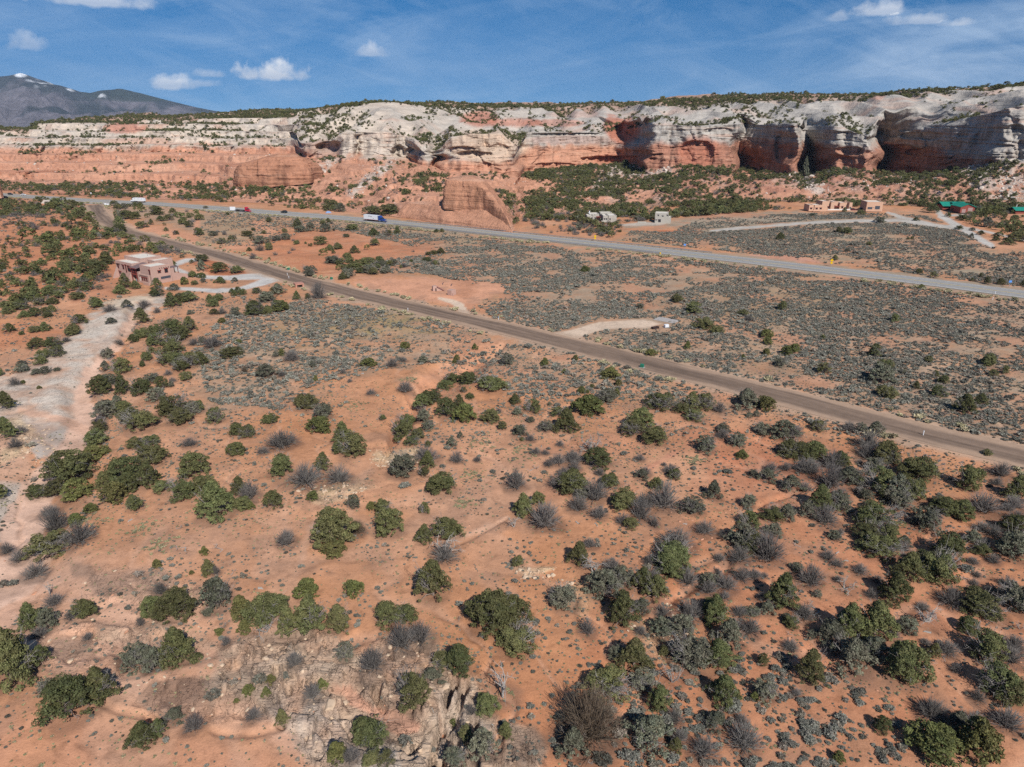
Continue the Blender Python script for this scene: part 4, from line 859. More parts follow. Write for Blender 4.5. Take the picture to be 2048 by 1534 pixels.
CAT[(1300,900,2.42)] = """30 200 60 60 J;70 300 150 150 G;20 380 60 100 G;120 150 65 60 J;210 320 110 90 M;305 245 80 95 M;475 290 70 70 M;445 45 50 40 O;565 160 85 65 M;495 135 50 40 M;680 210 105 80 M;690 55 130 90 J;790 60 120 90 J;915 90 90 75 J;760 130 120 80 G;870 200 140 140 G;960 180 120 90 M;1050 60 110 80 G;1140 75 110 110 J;1290 170 200 130 J;1110 230 160 140 J;1190 260 130 130 M;1270 265 140 130 J;1530 210 130 130 J;1590 140 50 50 J;1770 255 110 120 J;1610 330 170 110 G;1420 330 110 90 J;1500 345 110 90 J;1400 280 80 50 M;1320 400 140 120 M;1770 430 120 100 J;1750 550 170 150 M;1660 560 70 50 G;1085 400 200 130 J;1050 460 140 100 J;1150 480 110 110 J;1120 540 170 110 J;1230 500 60 100 G;1430 560 180 150 J;1250 640 130 130 J;1380 660 180 150 J;1330 600 130 110 J;1180 755 130 145 J;1530 600 60 50 S;1600 520 90 60 J;820 310 120 130 J;910 310 110 110 M;755 335 80 80 M;590 355 110 70 J;660 350 80 80 M;480 390 100 90 J;600 425 80 60 M;440 510 150 150 M;480 500 110 100 J;570 560 160 150 G;130 500 150 110 G;100 600 190 140 J;100 630 180 100 J;30 740 110 120 J;60 830 110 60 G;60 920 120 100 M;150 930 130 110 M;65 1015 50 60 J;105 1160 130 120 D;310 860 120 140 J;300 790 90 70 J;380 970 130 130 M;325 1080 145 140 J;45 1275 110 115 J;355 1255 140 140 J;550 1220 120 100 M;505 1215 35 50 O;545 1050 50 60 J;635 1030 60 60 S;640 790 150 170 J;680 870 75 60 J;530 810 130 60 M;775 675 130 110 G;810 720 40 50 M;940 700 120 80 D;960 930 140 170 J;1085 940 170 180 J;880 960 180 110 M;970 1090 170 150 M;770 1150 140 180 J;1235 1140 190 175 J;1590 830 200 145 J;1650 840 100 90 J;1535 900 85 80 J;1375 1008 55 75 J;1620 1060 190 165 J;1680 1230 190 170 J;1740 1255 150 140 J;1340 880 190 110 D;1360 930 160 60 L;1120 1380 80 75 J;1370 1530 230 170 O;1570 1520 190 185 O;1790 880 50 60 D;910 1520 50 60 O;125 1470 60 70 J;820 820 150 110 L;510 860 110 50 L;900 530 120 50 L;960 560 90 40 L;220 60 60 30 T;180 380 90 30 L"""
CAT[(500,520,2.926)] = """400 235 110 110 G;30 330 100 100 J;105 310 45 40 J;170 305 95 75 J;160 200 80 50 J;40 195 50 35 J;95 248 80 60 M;275 235 40 60 J;340 230 30 40 J;350 100 60 45 M;545 115 50 40 J;585 100 45 50 M;690 85 85 65 M;480 20 60 30 M;525 30 60 35 J;620 62 60 50 J;690 30 70 40 O;720 90 50 50 J;800 70 40 35 M;560 60 60 35 J;650 80 60 40 J;760 40 60 40 M;900 45 45 25 G;1960 75 50 38 O;905 525 55 42 O;185 563 45 42 O;150 570 40 35 M;95 695 115 90 M;370 630 40 50 M;385 710 30 52 O;697 630 80 50 O;1015 612 70 55 M;1210 590 30 35 O;1195 608 25 25 O;1315 525 35 35 O;1500 620 100 75 M;1725 620 50 45 O;1905 592 30 38 O;1840 665 30 28 O;1180 735 100 70 J;1275 735 110 80 J;1140 765 90 60 J;1385 740 90 60 J;1420 780 150 85 J;1250 775 35 35 J;1285 815 50 35 J;1010 880 110 90 J;1060 850 110 100 J;1150 925 110 110 J;1225 880 70 100 J;1255 955 120 105 O;1020 950 90 80 M;1040 1000 80 65 M;330 880 135 100 J;425 930 110 95 M;408 1018 125 90 O;113 965 78 70 J;160 930 20 18 O;0 1040 60 85 J;775 943 38 38 J;890 1060 140 130 J;920 1000 110 100 J;950 1090 80 60 J;985 1060 80 80 J;1550 848 65 60 J;1565 915 62 50 M;1660 900 95 85 J;1410 960 95 80 J;1478 998 45 60 J;1640 955 50 40 M;1752 853 28 22 M;1572 1035 80 70 M;1593 1063 28 28 J;1735 1008 85 72 M;1805 920 80 60 J;1850 1020 120 145 J;1940 785 38 50 O;1975 783 22 28 O;2000 752 32 25 J;1980 915 165 110 O;545 1080 110 125 J;610 1165 160 150 J;520 1140 90 80 J;190 1120 190 110 G;80 1145 80 50 G;1040 1100 35 50 J;1180 1100 60 60 M;1230 1045 35 38 M;2010 1130 140 120 D;610 870 110 60 T;930 710 80 50 T;1350 1100 120 60 T;1600 1120 110 60 T"""
CAT[(1150,560,2.28)] = """140 565 100 70 M;190 530 30 38 O;160 455 75 50 O;197 485 28 30 O;465 105 62 45 J;545 158 85 62 J;585 230 95 62 J;645 248 62 42 J;765 165 48 32 J;790 190 50 30 G;295 130 40 25 M;945 142 35 45 J;1452 195 48 42 J;873 268 50 40 O;878 298 38 35 O;872 345 30 32 O;512 317 32 38 O;345 348 45 30 O;765 362 22 24 O;965 345 45 42 O;1000 335 40 42 O;930 398 55 45 M;1130 272 25 26 J;1137 430 58 55 J;1368 355 65 68 J;1415 405 65 45 J;1390 480 110 95 M;1420 545 95 65 J;1610 380 35 38 J;1705 280 25 30 B;1880 398 75 65 J;1957 430 38 42 J;1905 442 38 32 J;1643 445 30 35 J;1680 480 45 42 J;1498 430 30 25 M;1555 500 30 38 J;1655 537 70 60 J;1775 620 90 95 J;1850 572 60 50 J;395 600 130 85 J;480 615 80 50 J;530 610 90 95 J;590 600 100 85 J;545 650 90 60 J;655 610 65 50 G;780 595 120 90 M;868 597 78 60 O;300 690 120 95 J;270 720 120 70 J;360 760 120 90 J;590 795 95 90 M;735 765 90 70 M;855 715 75 62 M;675 700 60 40 M;1110 695 60 55 J;950 735 110 85 M;1000 720 90 55 G;975 820 110 90 J;1030 830 100 80 J;1090 820 75 75 J;1060 895 120 70 G;1180 880 140 90 G;1205 860 70 75 J;1305 700 50 50 M;1370 705 70 55 M;1250 700 80 50 G;1340 790 120 90 G;1410 850 120 85 M;760 815 40 35 J;810 630 60 30 M;1880 805 50 30 J;60 800 90 90 D"""
CAT[(0,480,2.926)] = """450 352 75 48 J;565 402 78 75 J;645 425 85 45 G;745 398 62 45 M;845 405 80 50 G;830 490 85 90 J;920 430 50 35 G;1005 395 80 85 J;1055 370 70 55 J;1105 365 110 70 J;1245 395 60 50 J;1275 360 70 40 J;1230 360 50 40 J;1385 450 65 60 M;1485 445 120 90 J;1570 440 50 45 J;1635 425 95 65 O;1560 365 85 55 M;1255 440 50 35 J;1300 438 60 35 G;1112 438 35 28 M;1300 488 42 30 O;470 495 90 62 J;650 492 55 35 M;425 565 95 75 J;60 545 65 55 J;237 545 105 52 J;127 557 30 25 J;265 640 165 65 J;300 695 150 70 J;240 735 68 60 J;130 780 90 50 M;240 790 100 40 M;130 740 60 35 M;390 600 55 25 G;335 770 40 25 M;0 800 40 60 J;230 873 25 20 O;137 843 25 22 O;45 438 65 45 J;125 415 110 70 J;175 458 110 50 J;280 458 60 35 J;285 430 75 40 J;235 385 70 55 J;150 370 60 45 J;310 380 60 40 J;300 330 80 60 J;340 345 60 50 J;870 580 150 80 J;1000 545 130 70 J;1110 540 85 90 J;1045 600 130 90 J;905 625 100 80 J;780 605 70 50 J;700 620 60 35 G;1000 680 150 100 J;985 740 120 80 J;1040 735 80 70 J;1130 750 150 95 J;1185 740 70 80 J;1060 775 90 60 J;860 710 65 60 J;885 665 45 40 J;833 745 35 42 J;1245 640 130 60 G;1135 620 70 40 G;1185 605 45 45 M;1355 697 110 70 J;1395 608 40 22 O;630 700 70 70 M;710 790 120 100 J;620 770 60 60 M;590 910 110 110 J;635 850 100 60 M;720 910 90 125 J;825 915 115 105 J;885 840 100 60 M;945 878 70 75 J;1090 827 58 60 J;1003 865 38 40 M;920 950 100 80 M;655 985 120 60 M;720 1030 100 80 J;620 1060 140 110 M;770 1090 150 120 J;820 1130 180 100 J;1000 1040 170 130 J;1130 1030 110 90 M;1170 1010 60 80 J;1065 1085 150 105 J;585 1140 90 90 J;570 1220 130 120 J;40 1000 90 110 J;45 1170 100 130 J;1265 1080 102 105 J;840 1225 170 70 J;1380 1150 90 80 J;1450 1165 90 85 J;1110 1220 100 55 G;1430 780 45 35 B;735 285 75 90 J;705 325 80 60 J;795 290 60 50 J;915 335 80 60 J;920 285 60 60 J;1020 298 60 40 M;1080 265 40 50 O;1125 220 55 40 J;1180 225 50 32 J;1140 265 40 30 J;1290 255 60 35 J;1190 250 30 30 M;1375 245 35 25 M;1285 195 90 60 J;1380 200 70 50 J;1180 180 60 60 M;1185 130 70 50 J;1395 330 80 40 J;1375 310 60 30 J;1505 315 50 35 J;1625 320 80 60 M;395 190 85 90 J;545 195 120 70 J;330 200 42 35 J;485 275 90 50 M;420 285 35 25 O;290 250 70 40 J;350 265 50 30 M;620 125 60 60 J;1010 160 36 40 O;180 1215 60 30 S;140 1200 90 50 L;90 1225 80 60 G"""
CAT[(200,380,2.926)] = """205 99 90 26 J;125 115 70 35 J;150 175 90 60 J;210 172 50 50 J;330 150 100 60 J;380 185 90 40 J;245 225 70 45 J;300 205 30 35 J;485 200 45 40 J;520 165 28 20 J;520 220 50 45 J;580 178 50 35 J;578 268 65 50 J;447 263 35 28 J;388 243 30 25 J;665 272 55 35 M;728 265 35 28 G;860 275 55 40 J;780 305 50 45 J;715 318 55 40 J;620 110 28 18 J;748 148 22 18 J;990 190 32 30 J;900 238 28 20 J;960 258 25 22 J;1200 250 120 50 M;1160 230 60 60 J;1320 250 90 50 M;1320 200 60 30 J;1480 240 70 40 J;1600 270 55 45 J;1440 280 40 25 J;1290 325 65 60 J;1080 250 30 25 J;940 320 80 50 M;990 355 40 60 J;935 360 60 40 G;1060 300 100 40 M;1150 320 35 30 J;1370 355 90 40 J;1490 372 55 45 J;1605 330 50 50 J;1690 270 45 40 J;1740 260 35 50 J;1985 250 60 20 J;1915 425 50 35 J;1995 375 50 35 J;1935 385 60 30 J;1820 425 30 20 J;1355 435 90 50 M;1450 430 60 60 J;1560 450 90 50 J;1635 440 55 50 J;1700 440 70 30 M;1440 520 60 60 M;1420 525 45 40 J;1590 490 70 45 J;1230 490 80 50 M;1670 490 60 35 M;1780 455 40 25 G;874 360 30 25 J;895 405 50 35 G;990 410 20 18 J;1350 120 90 60 J;1410 130 60 50 M;1590 150 100 60 J;1690 150 120 70 J;1850 120 25 20 J;115 215 60 60 J;90 260 110 50 J;30 290 70 40 J"""
CAT[(1560,380,4.197)] = """490 360 60 55 J;560 368 75 60 J;745 465 55 35 J;1090 418 55 28 J;845 280 95 60 M;540 190 38 45 J;675 212 60 45 J;270 225 50 35 M;460 590 50 45 J;1290 740 60 62 J;1165 705 50 45 J;1740 795 60 75 J;1850 798 55 55 J;1685 735 35 62 J;1610 768 25 32 J;2040 810 45 50 J;1530 735 20 25 J;1185 830 60 30 O;1500 335 60 40 J;1615 345 45 30 M;1685 380 60 38 J;1810 430 60 42 J;1910 465 95 60 J;2000 440 140 75 J;1605 405 40 42 M;1530 262 100 60 J;1600 250 70 45 J;1270 195 110 60 J;1410 230 50 45 J;1735 320 130 90 M;1650 190 60 60 M;565 520 40 30 M;40 335 50 22 G;0 420 60 60 J;1470 190 60 50 J;380 160 80 45 J;1900 180 60 40 J;1850 320 70 50 M;1960 270 60 60 J;1930 350 60 40 J;1140 260 50 30 J"""
def read_catalogue():
    out = []
    for (ox, oy, sc), txt in CAT.items():
        for e in txt.split(';'):
            e = e.strip()
            if not e: continue
            x, y, w, h, k = e.split(); x, y, w, h = ox+float(x)/sc, oy+float(y)/sc, float(w)/sc, float(h)/sc
            n = int(round(w/(1.25*h))) if (k in 'JM' and w > 1.75*h and w/h < 6) else 1
            if n <= 1: out.append((x, y, w, h, k)); continue
            for q in range(n): out.append((x+w*((q+.5)/n-.5)+(q % 2-.5)*.1*h, y-(q*7 % 3)*.12*h, w/n*1.15, h*(.85+.1*(q*5 % 3)), k))
    return out
PLANTS = []            # dict(x, y, z, w, h, kind, px, py, size)
def place_catalogue():
    A = read_catalogue(); x = np.array([a[0] for a in A]); y = np.array([a[1] for a in A]); w = np.array([a[2] for a in A]); h = np.array([a[3] for a in A])
    X, Y, Z = to_ground(x, y); dep = Y*cosp+(CAMZ-Z)*sinp; sc = FPX/dep; el = np.arctan2(CAMZ-Z, Y)
    yc = y-.42*w*np.sin(el)
    X, Y, Z = to_ground(x, yc)
    for i, a in enumerate(A):
        k = a[4]; W = w[i]/sc[i]; s_, c_ = math.sin(el[i]), math.cos(el[i])
        H = math.sqrt(max((h[i]**2-(w[i]*s_*.82)**2), (.25*h[i])**2))/c_/sc[i]
        lo, hi = {'J': (.62, 1.35), 'O': (.6, 1.2), 'M': (.55, 1.2), 'G': (.5, .9), 'D': (.5, 1.0), 'S': (.5, .8), 'B': (.55, .85), 'L': (.12, .25), 'T': (.1, .15)}[k]
        H = min(max(H, lo*W), hi*W)
        PLANTS.append(dict(x=float(X[i]), y=float(Y[i]), z=float(Z[i]), w=W*1.06, h=H*1.04, kind=k, px=a[0], py=a[1], size=w[i]*h[i]))
place_catalogue()
def extra_brush():
    r = np.random.default_rng(31); T = [(p['x'], p['y'], p['w']) for p in PLANTS]
    for poly, n, kinds in (([(1060,880),(1330,880),(1500,860),(2048,940),(2048,1330),(1560,1330),(1300,1200),(1080,1080)], 105, 'GGGGLMG'), ([(20,700),(900,700),(1300,860),(1100,1300),(500,1300),(60,1200)], 40, 'GGL'), ([(1080,1150),(1560,1200),(2040,1300),(2040,1534),(1100,1534)], 34, 'GGLM')):
        xs = [q[0] for q in poly]; ys = [q[1] for q in poly]; k = 0
        cx = r.uniform(min(xs), max(xs), 900); cy = r.uniform(min(ys), max(ys), 900); ok = poly_sd(cx, cy, poly) < 0; cx, cy = cx[ok], cy[ok]
        AX, AY, AZ = to_ground(cx, cy); ok = (noise3(AX/18, AY/18, 0, 300) > -.15) & (seg_dist(AX, AY, DIRT_W)[0] > 9)
        for x, y, X, Y, Z in zip(cx[ok], cy[ok], AX[ok], AY[ok], AZ[ok]):
            if k >= n: break
            w = 2.6*math.exp(.35*r.normal())
            if any((X-a)**2+(Y-b)**2 < (.30*(w+c_))**2 for a, b, c_ in T): continue
            kd = kinds[r.integers(len(kinds))]; hr = {'G': .6, 'L': .16, 'M': .75}[kd]; T.append((X, Y, w)); dep = Y*cosp+(CAMZ-Z)*sinp; sc = FPX/dep
            PLANTS.append(dict(x=float(X), y=float(Y), z=float(Z), w=w, h=w*hr, kind=kd, px=float(x), py=float(y), size=float((w*sc)**2*.6))); k += 1
extra_brush()
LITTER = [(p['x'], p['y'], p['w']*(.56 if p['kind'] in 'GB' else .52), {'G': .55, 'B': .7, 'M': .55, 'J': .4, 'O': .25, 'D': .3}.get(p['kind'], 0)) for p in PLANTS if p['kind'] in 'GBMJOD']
# ------------------------------------------------------------------ scatter of what nobody could count
def near_tracks(u, v, m=2.0):
    bad = np.zeros(np.shape(u), bool)
    for pts, ws, col in TRACKS:
        if ws is None: bad |= poly_sd(u, v, pts) < m
        else:
            d, w = seg_dist(u, v, pts, ws); bad |= d < w+m
    return bad
BARE = [[(690,565),(760,556),(880,560),(1000,569),(1015,580),(960,598),(930,625),(800,592),(730,588)], [(235,450),(300,452),(390,474),(396,487),(330,478),(250,458)], [(1510,512),(1620,514),(1635,523),(1590,530)],
        [(380,520),(430,508),(520,535),(545,545),(480,553),(420,553)], [(225,520),(300,512),(370,518),(385,560),(360,585),(240,585)], SAND_POOL, [(1100,670),(1200,640),(1340,638),(1345,656),(1200,664),(1130,682)]]
TREEXY = np.array([(p['x'], p['y'], p['w']*.5) for p in PLANTS])
def scatter(poly, dens, seed, excl_tree=True, clump=0.0, cs=9.0, dmax=900, wash=True):
    r = np.random.default_rng(seed)
    ys = np.array([p[1] for p in poly]); D0, D1 = float(D_at(ys.max())), float(min(D_at(max(ys.min(), 300)), dmax))
    sl = np.array([float(slope_at(p[0], p[1])) for p in poly]); s0, s1 = sl.min(), sl.max()
    N = int(dens*(s1-s0)*(D1**2-D0**2)/2); D = np.sqrt(D0**2+r.random(N)*(D1**2-D0**2)); X = (s0+r.random(N)*(s1-s0))*D
    u, v = project(X, D, 0*X); k = poly_sd(u, v, poly) < 0
    k &= D < D1_of(X/D)-1
    if clump: k &= r.random(N) < np.clip(.5+clump*(1.6*fbm(X/cs, D/cs, 0, 3, seed)+.9*fbm(X/(cs*3.5), D/(cs*3.5), 0, 2, seed+3)), 0, 1)
    X, D, u, v = X[k], D[k], u[k], v[k]
    dh, _ = seg_dist(X, D, HIGHWAY_W); dd, _ = seg_dist(X, D, DIRT_W); k = (dh > 10.5) & (dd > 6.2) & ~near_tracks(u, v)
    for b in BARE: k &= ~((poly_sd(u, v, b) < 0) & (r.random(len(u)) < .93))
    if wash:
        d, w = seg_dist(u, v, WASH, WASH_W); k &= d > w*.9
        d = poly_sd(u, v, [(300,590),(340,592),(322,622),(250,650),(222,700),(200,745),(160,790),(165,845),(60,862),(-80,880),(-80,745),(40,745),(110,700),(150,650),(210,612)]); k &= (d > 0) | (r.random(len(u)) < .04)
    X, D = X[k], D[k]
    if excl_tree and len(X):
        # leave room round the trees already placed
        cell = {}
        for i, (tx, ty, tr) in enumerate(TREEXY): cell.setdefault((int(tx//12), int(ty//12)), []).append(i)
        keep = np.ones(len(X), bool)
        for j in range(len(X)):
            cx, cy = int(X[j]//12), int(D[j]//12)
            for a in (-1, 0, 1):
                for b in (-1, 0, 1):
                    for i in cell.get((cx+a, cy+b), ()):
                        if (X[j]-TREEXY[i, 0])**2+(D[j]-TREEXY[i, 1])**2 < (TREEXY[i, 2]*.75)**2: keep[j] = False
        X, D = X[keep], D[keep]
    return X, D, height(X, D)
def instancer(name, meshes, X, Y, Z, W, H, kind='stuff', label=None, seed=1, tilt=0.0):
    """one object whose points each carry a copy of one of the meshes"""
    r = np.random.default_rng(seed); n = len(X)
    me = bpy.data.meshes.new(name); me.vertices.add(n); me.vertices.foreach_set('co', np.stack([X, Y, Z], 1).astype(np.float32).ravel())
    a = me.attributes.new('size', 'FLOAT_VECTOR', 'POINT'); a.data.foreach_set('vector', np.stack([W, W, H], 1).astype(np.float32).ravel())
    rot = np.stack([tilt*r.normal(size=n), tilt*r.normal(size=n), r.random(n)*2*math.pi], 1)
    a = me.attributes.new('turn', 'FLOAT_VECTOR', 'POINT'); a.data.foreach_set('vector', rot.astype(np.float32).ravel())
    a = me.attributes.new('pick', 'INT', 'POINT'); a.data.foreach_set('value', r.integers(0, len(meshes), n).astype(np.int32))
    o = link(bpy.data.objects.new(name, me)); props(o, label, kind=kind)
    ng = bpy.data.node_groups.new(name+'_scatter', 'GeometryNodeTree')
    ng.interface.new_socket('Geometry', in_out='INPUT', socket_type='NodeSocketGeometry'); ng.interface.new_socket('Geometry', in_out='OUTPUT', socket_type='NodeSocketGeometry')
    N, L = ng.nodes, ng.links; gi = N.new('NodeGroupInput'); go = N.new('NodeGroupOutput')
    iop = N.new('GeometryNodeInstanceOnPoints'); L.new(gi.outputs[0], iop.inputs['Points'])
    gti = N.new('GeometryNodeGeometryToInstance')
    for m in reversed(meshes):
        src = bpy.data.objects.new(m.name+'_source', m)
        oi = N.new('GeometryNodeObjectInfo'); oi.inputs['Object'].default_value = src; oi.inputs['As Instance'].default_value = True
        L.new(oi.outputs['Geometry'], gti.inputs[0])
    L.new(gti.outputs[0], iop.inputs['Instance']); iop.inputs['Pick Instance'].default_value = True
    for nm, typ, sock in (('pick', 'INT', 'Instance Index'), ('turn', 'FLOAT_VECTOR', 'Rotation'), ('size', 'FLOAT_VECTOR', 'Scale')):
        na = N.new('GeometryNodeInputNamedAttribute'); na.data_type = typ; na.inputs['Name'].default_value = nm
        if sock == 'Rotation':
            er = N.new('FunctionNodeEulerToRotation'); L.new(na.outputs[0], er.inputs[0]); L.new(er.outputs[0], iop.inputs[sock])
        else: L.new(na.outputs[0], iop.inputs[sock])
    L.new(iop.outputs[0], go.inputs[0]); md = o.modifiers.new('scatter', 'NODES'); md.node_group = ng
    return o
W1 = [(-300,396),(120,400),(180,412),(205,440),(240,462),(330,492),(410,514),(385,530),(350,520),(300,508),(225,515),(215,590),(120,600),(40,620),(-300,640)]
W3 = [(1045,440),(1050,402),(1150,397),(1500,390),(1700,385),(2200,380),(2200,440),(2050,426),(1960,430),(1900,416),(1780,411),(1600,416),(1440,429),(1290,441),(1255,458),(1222,476),(1100,466),(1060,458)]
W4 = [(1900,425),(2300,420),(2300,520),(2048,490),(1990,478),(1930,446)]
W5 = [(-300,380),(200,396),(480,406),(700,428),(700,424),(480,402),(200,380),(-300,366)]
W6 = [(225,408),(430,424),(440,440),(330,455),(235,440)]
W7 = [(470,470),(860,505),(900,540),(700,548),(600,540),(520,500)]
WN = [(1090,560),(2048,620),(2048,860),(1500,740),(1150,660)]
def scatter_all():
    r = np.random.default_rng(5)
    JX, GX = [], []
    for poly, dj, dg, cl, seed in ((W1,     .026, .036, 1.1, 11), (W3, .080, .085, 1.0, 12), (W4, .014, .006, 1.0, 13), (W5, .03, .012, 1.0, 14), (W6, .006, .004, 1.2, 15), (W7, .004, .004, 1.2, 16)):
        a = scatter(poly, dj*(1+cl*.4), seed, True, cl, 30); JX.append(np.stack(a, 1)); a = scatter(poly, dg*1.3, seed+50, True, cl, 22); GX.append(np.stack(a, 1))
    J = np.vstack(JX); G = np.vstack(GX)
    wj = 3.4*np.exp(.30*r.normal(size=len(J))); hj = wj*(.72+.25*r.random(len(J))); wg = 3.0*np.exp(.3*r.normal(size=len(G))); hg = wg*.55
    # ---- on the mesa: draw points on its surface, weighted by what grows there
    Pm, V, px, py, mid, big = MESA['P'], MESA['V'], MESA['px'], MESA['py'], MESA['mid'], MESA['big']
    a = Pm[:-1, 1:]-Pm[:-1, :-1]; b = Pm[1:, :-1]-Pm[:-1, :-1]; cr = np.cross(a, b); area = np.linalg.norm(cr, axis=-1); up = np.abs(cr[..., 2])/np.maximum(area, 1e-6)
    v, x, y = V[:-1, :-1], px[:-1, :-1], py[:-1, :-1]; X_, Y_ = Pm[:-1, :-1, 0], Pm[:-1, :-1, 1]
    cl = fbm((X_/35).ravel(), (Y_/35).ravel(), 0, 4, 501).reshape(v.shape); cl2 = fbm((X_/12).ravel(), (Y_/12).ravel(), 0, 3, 502).reshape(v.shape)
    left = sst(640, 560, x); rt = sst(1040, 1070, x); ctr = (1-left)*(1-rt)
    d = np.zeros(v.shape)
    d += ((v < 1.8) & (v > 1.02))*(left*.11+ctr*.03+rt*.16)*np.clip(.6+1.5*cl, 0.05, 2)
    d += ((v >= 1.8) & (v < 2.93))*(left*.014*np.clip(6*(cl+.35*cl2-.12), 0, 4)+ctr*.055*np.clip(.5+2.2*cl+1.5*cl2, 0, 2.5)+rt*.17*np.clip(.7+1.5*cl+cl2, 0.05, 2))
    d += ((v >= 2.93) & (v < 4.02))*left*.026*np.clip(.3+2.5*cl+1.5*cl2, 0, 2.5)
    d += ((v >= 3.98) & (v < 4.35))*(1-left)*.05*np.clip(.6+2*cl+1.6*cl2, 0, 2.2)
    d += ((v >= 4.02) & (v < 6.0))*((.028+.022*left)*np.clip(.10+2.6*cl+2.0*cl2, 0, 2.6))
    d += (v >= 5.9)*(.085*(v < 6.3)+.03*(v >= 6.3)*(v < 6.8))*np.clip(.8+1.2*cl+.8*cl2, .1, 2)
    for (ex, ey, ew, eh, am) in [(650,248,56,26,.06),(790,224,60,14,-.06),(735,250,30,8,.04),(410,255,80,20,.03),(1640,345,50,14,.02),(540,340,80,34,-.1),(1050,372,95,15,-.2),(880,425,120,22,-.1),(640,345,50,20,-.02),(480,380,300,10,.012)]:
        e = ((x-ex)/ew)**2+((y-ey)/eh)**2; d = np.maximum(0, d+am*sst(1.2, .4, e)*((v > 1) & (v < 6)))
    d *= sst(.35, .65, up)
    w_ = (d*area).ravel(); tot = w_.sum(); n = int(min(tot, 42000)); print('MESA total', tot, [float((d*area)[(v >= q) & (v < q+1)].sum()) for q in range(1, 7)]); idx = r.choice(len(w_), n, p=w_/tot)
    ii, jj = np.unravel_index(idx, d.shape); t1, t2 = r.random(n)[:, None], r.random(n)[:, None]
    Q = Pm[ii, jj]+(Pm[ii, jj+1]-Pm[ii, jj])*t1+(Pm[ii+1, jj]-Pm[ii, jj])*t2
    isg = (r.random(n) < .30)&(V[ii, jj] < 2.9); sz = 2.7*np.exp(.33*r.normal(size=n)); sz = np.where(V[ii, jj] > 3.9, sz*.92, sz); sz = np.where(V[ii,jj] > 5.9, sz*1.15, sz)
    print('mesa trees', n, 'woodland', len(J), len(G))
    JJ = np.vstack([J, Q[~isg]]); wj = np.concatenate([wj, sz[~isg]]); hj = np.concatenate([hj, sz[~isg]*(.65+.3*r.random((~isg).sum()))])
    GG = np.vstack([G, Q[isg]]); wg = np.concatenate([wg, sz[isg]]); hg = np.concatenate([hg, sz[isg]*.55])
    return JJ, wj, hj, GG, wg, hg
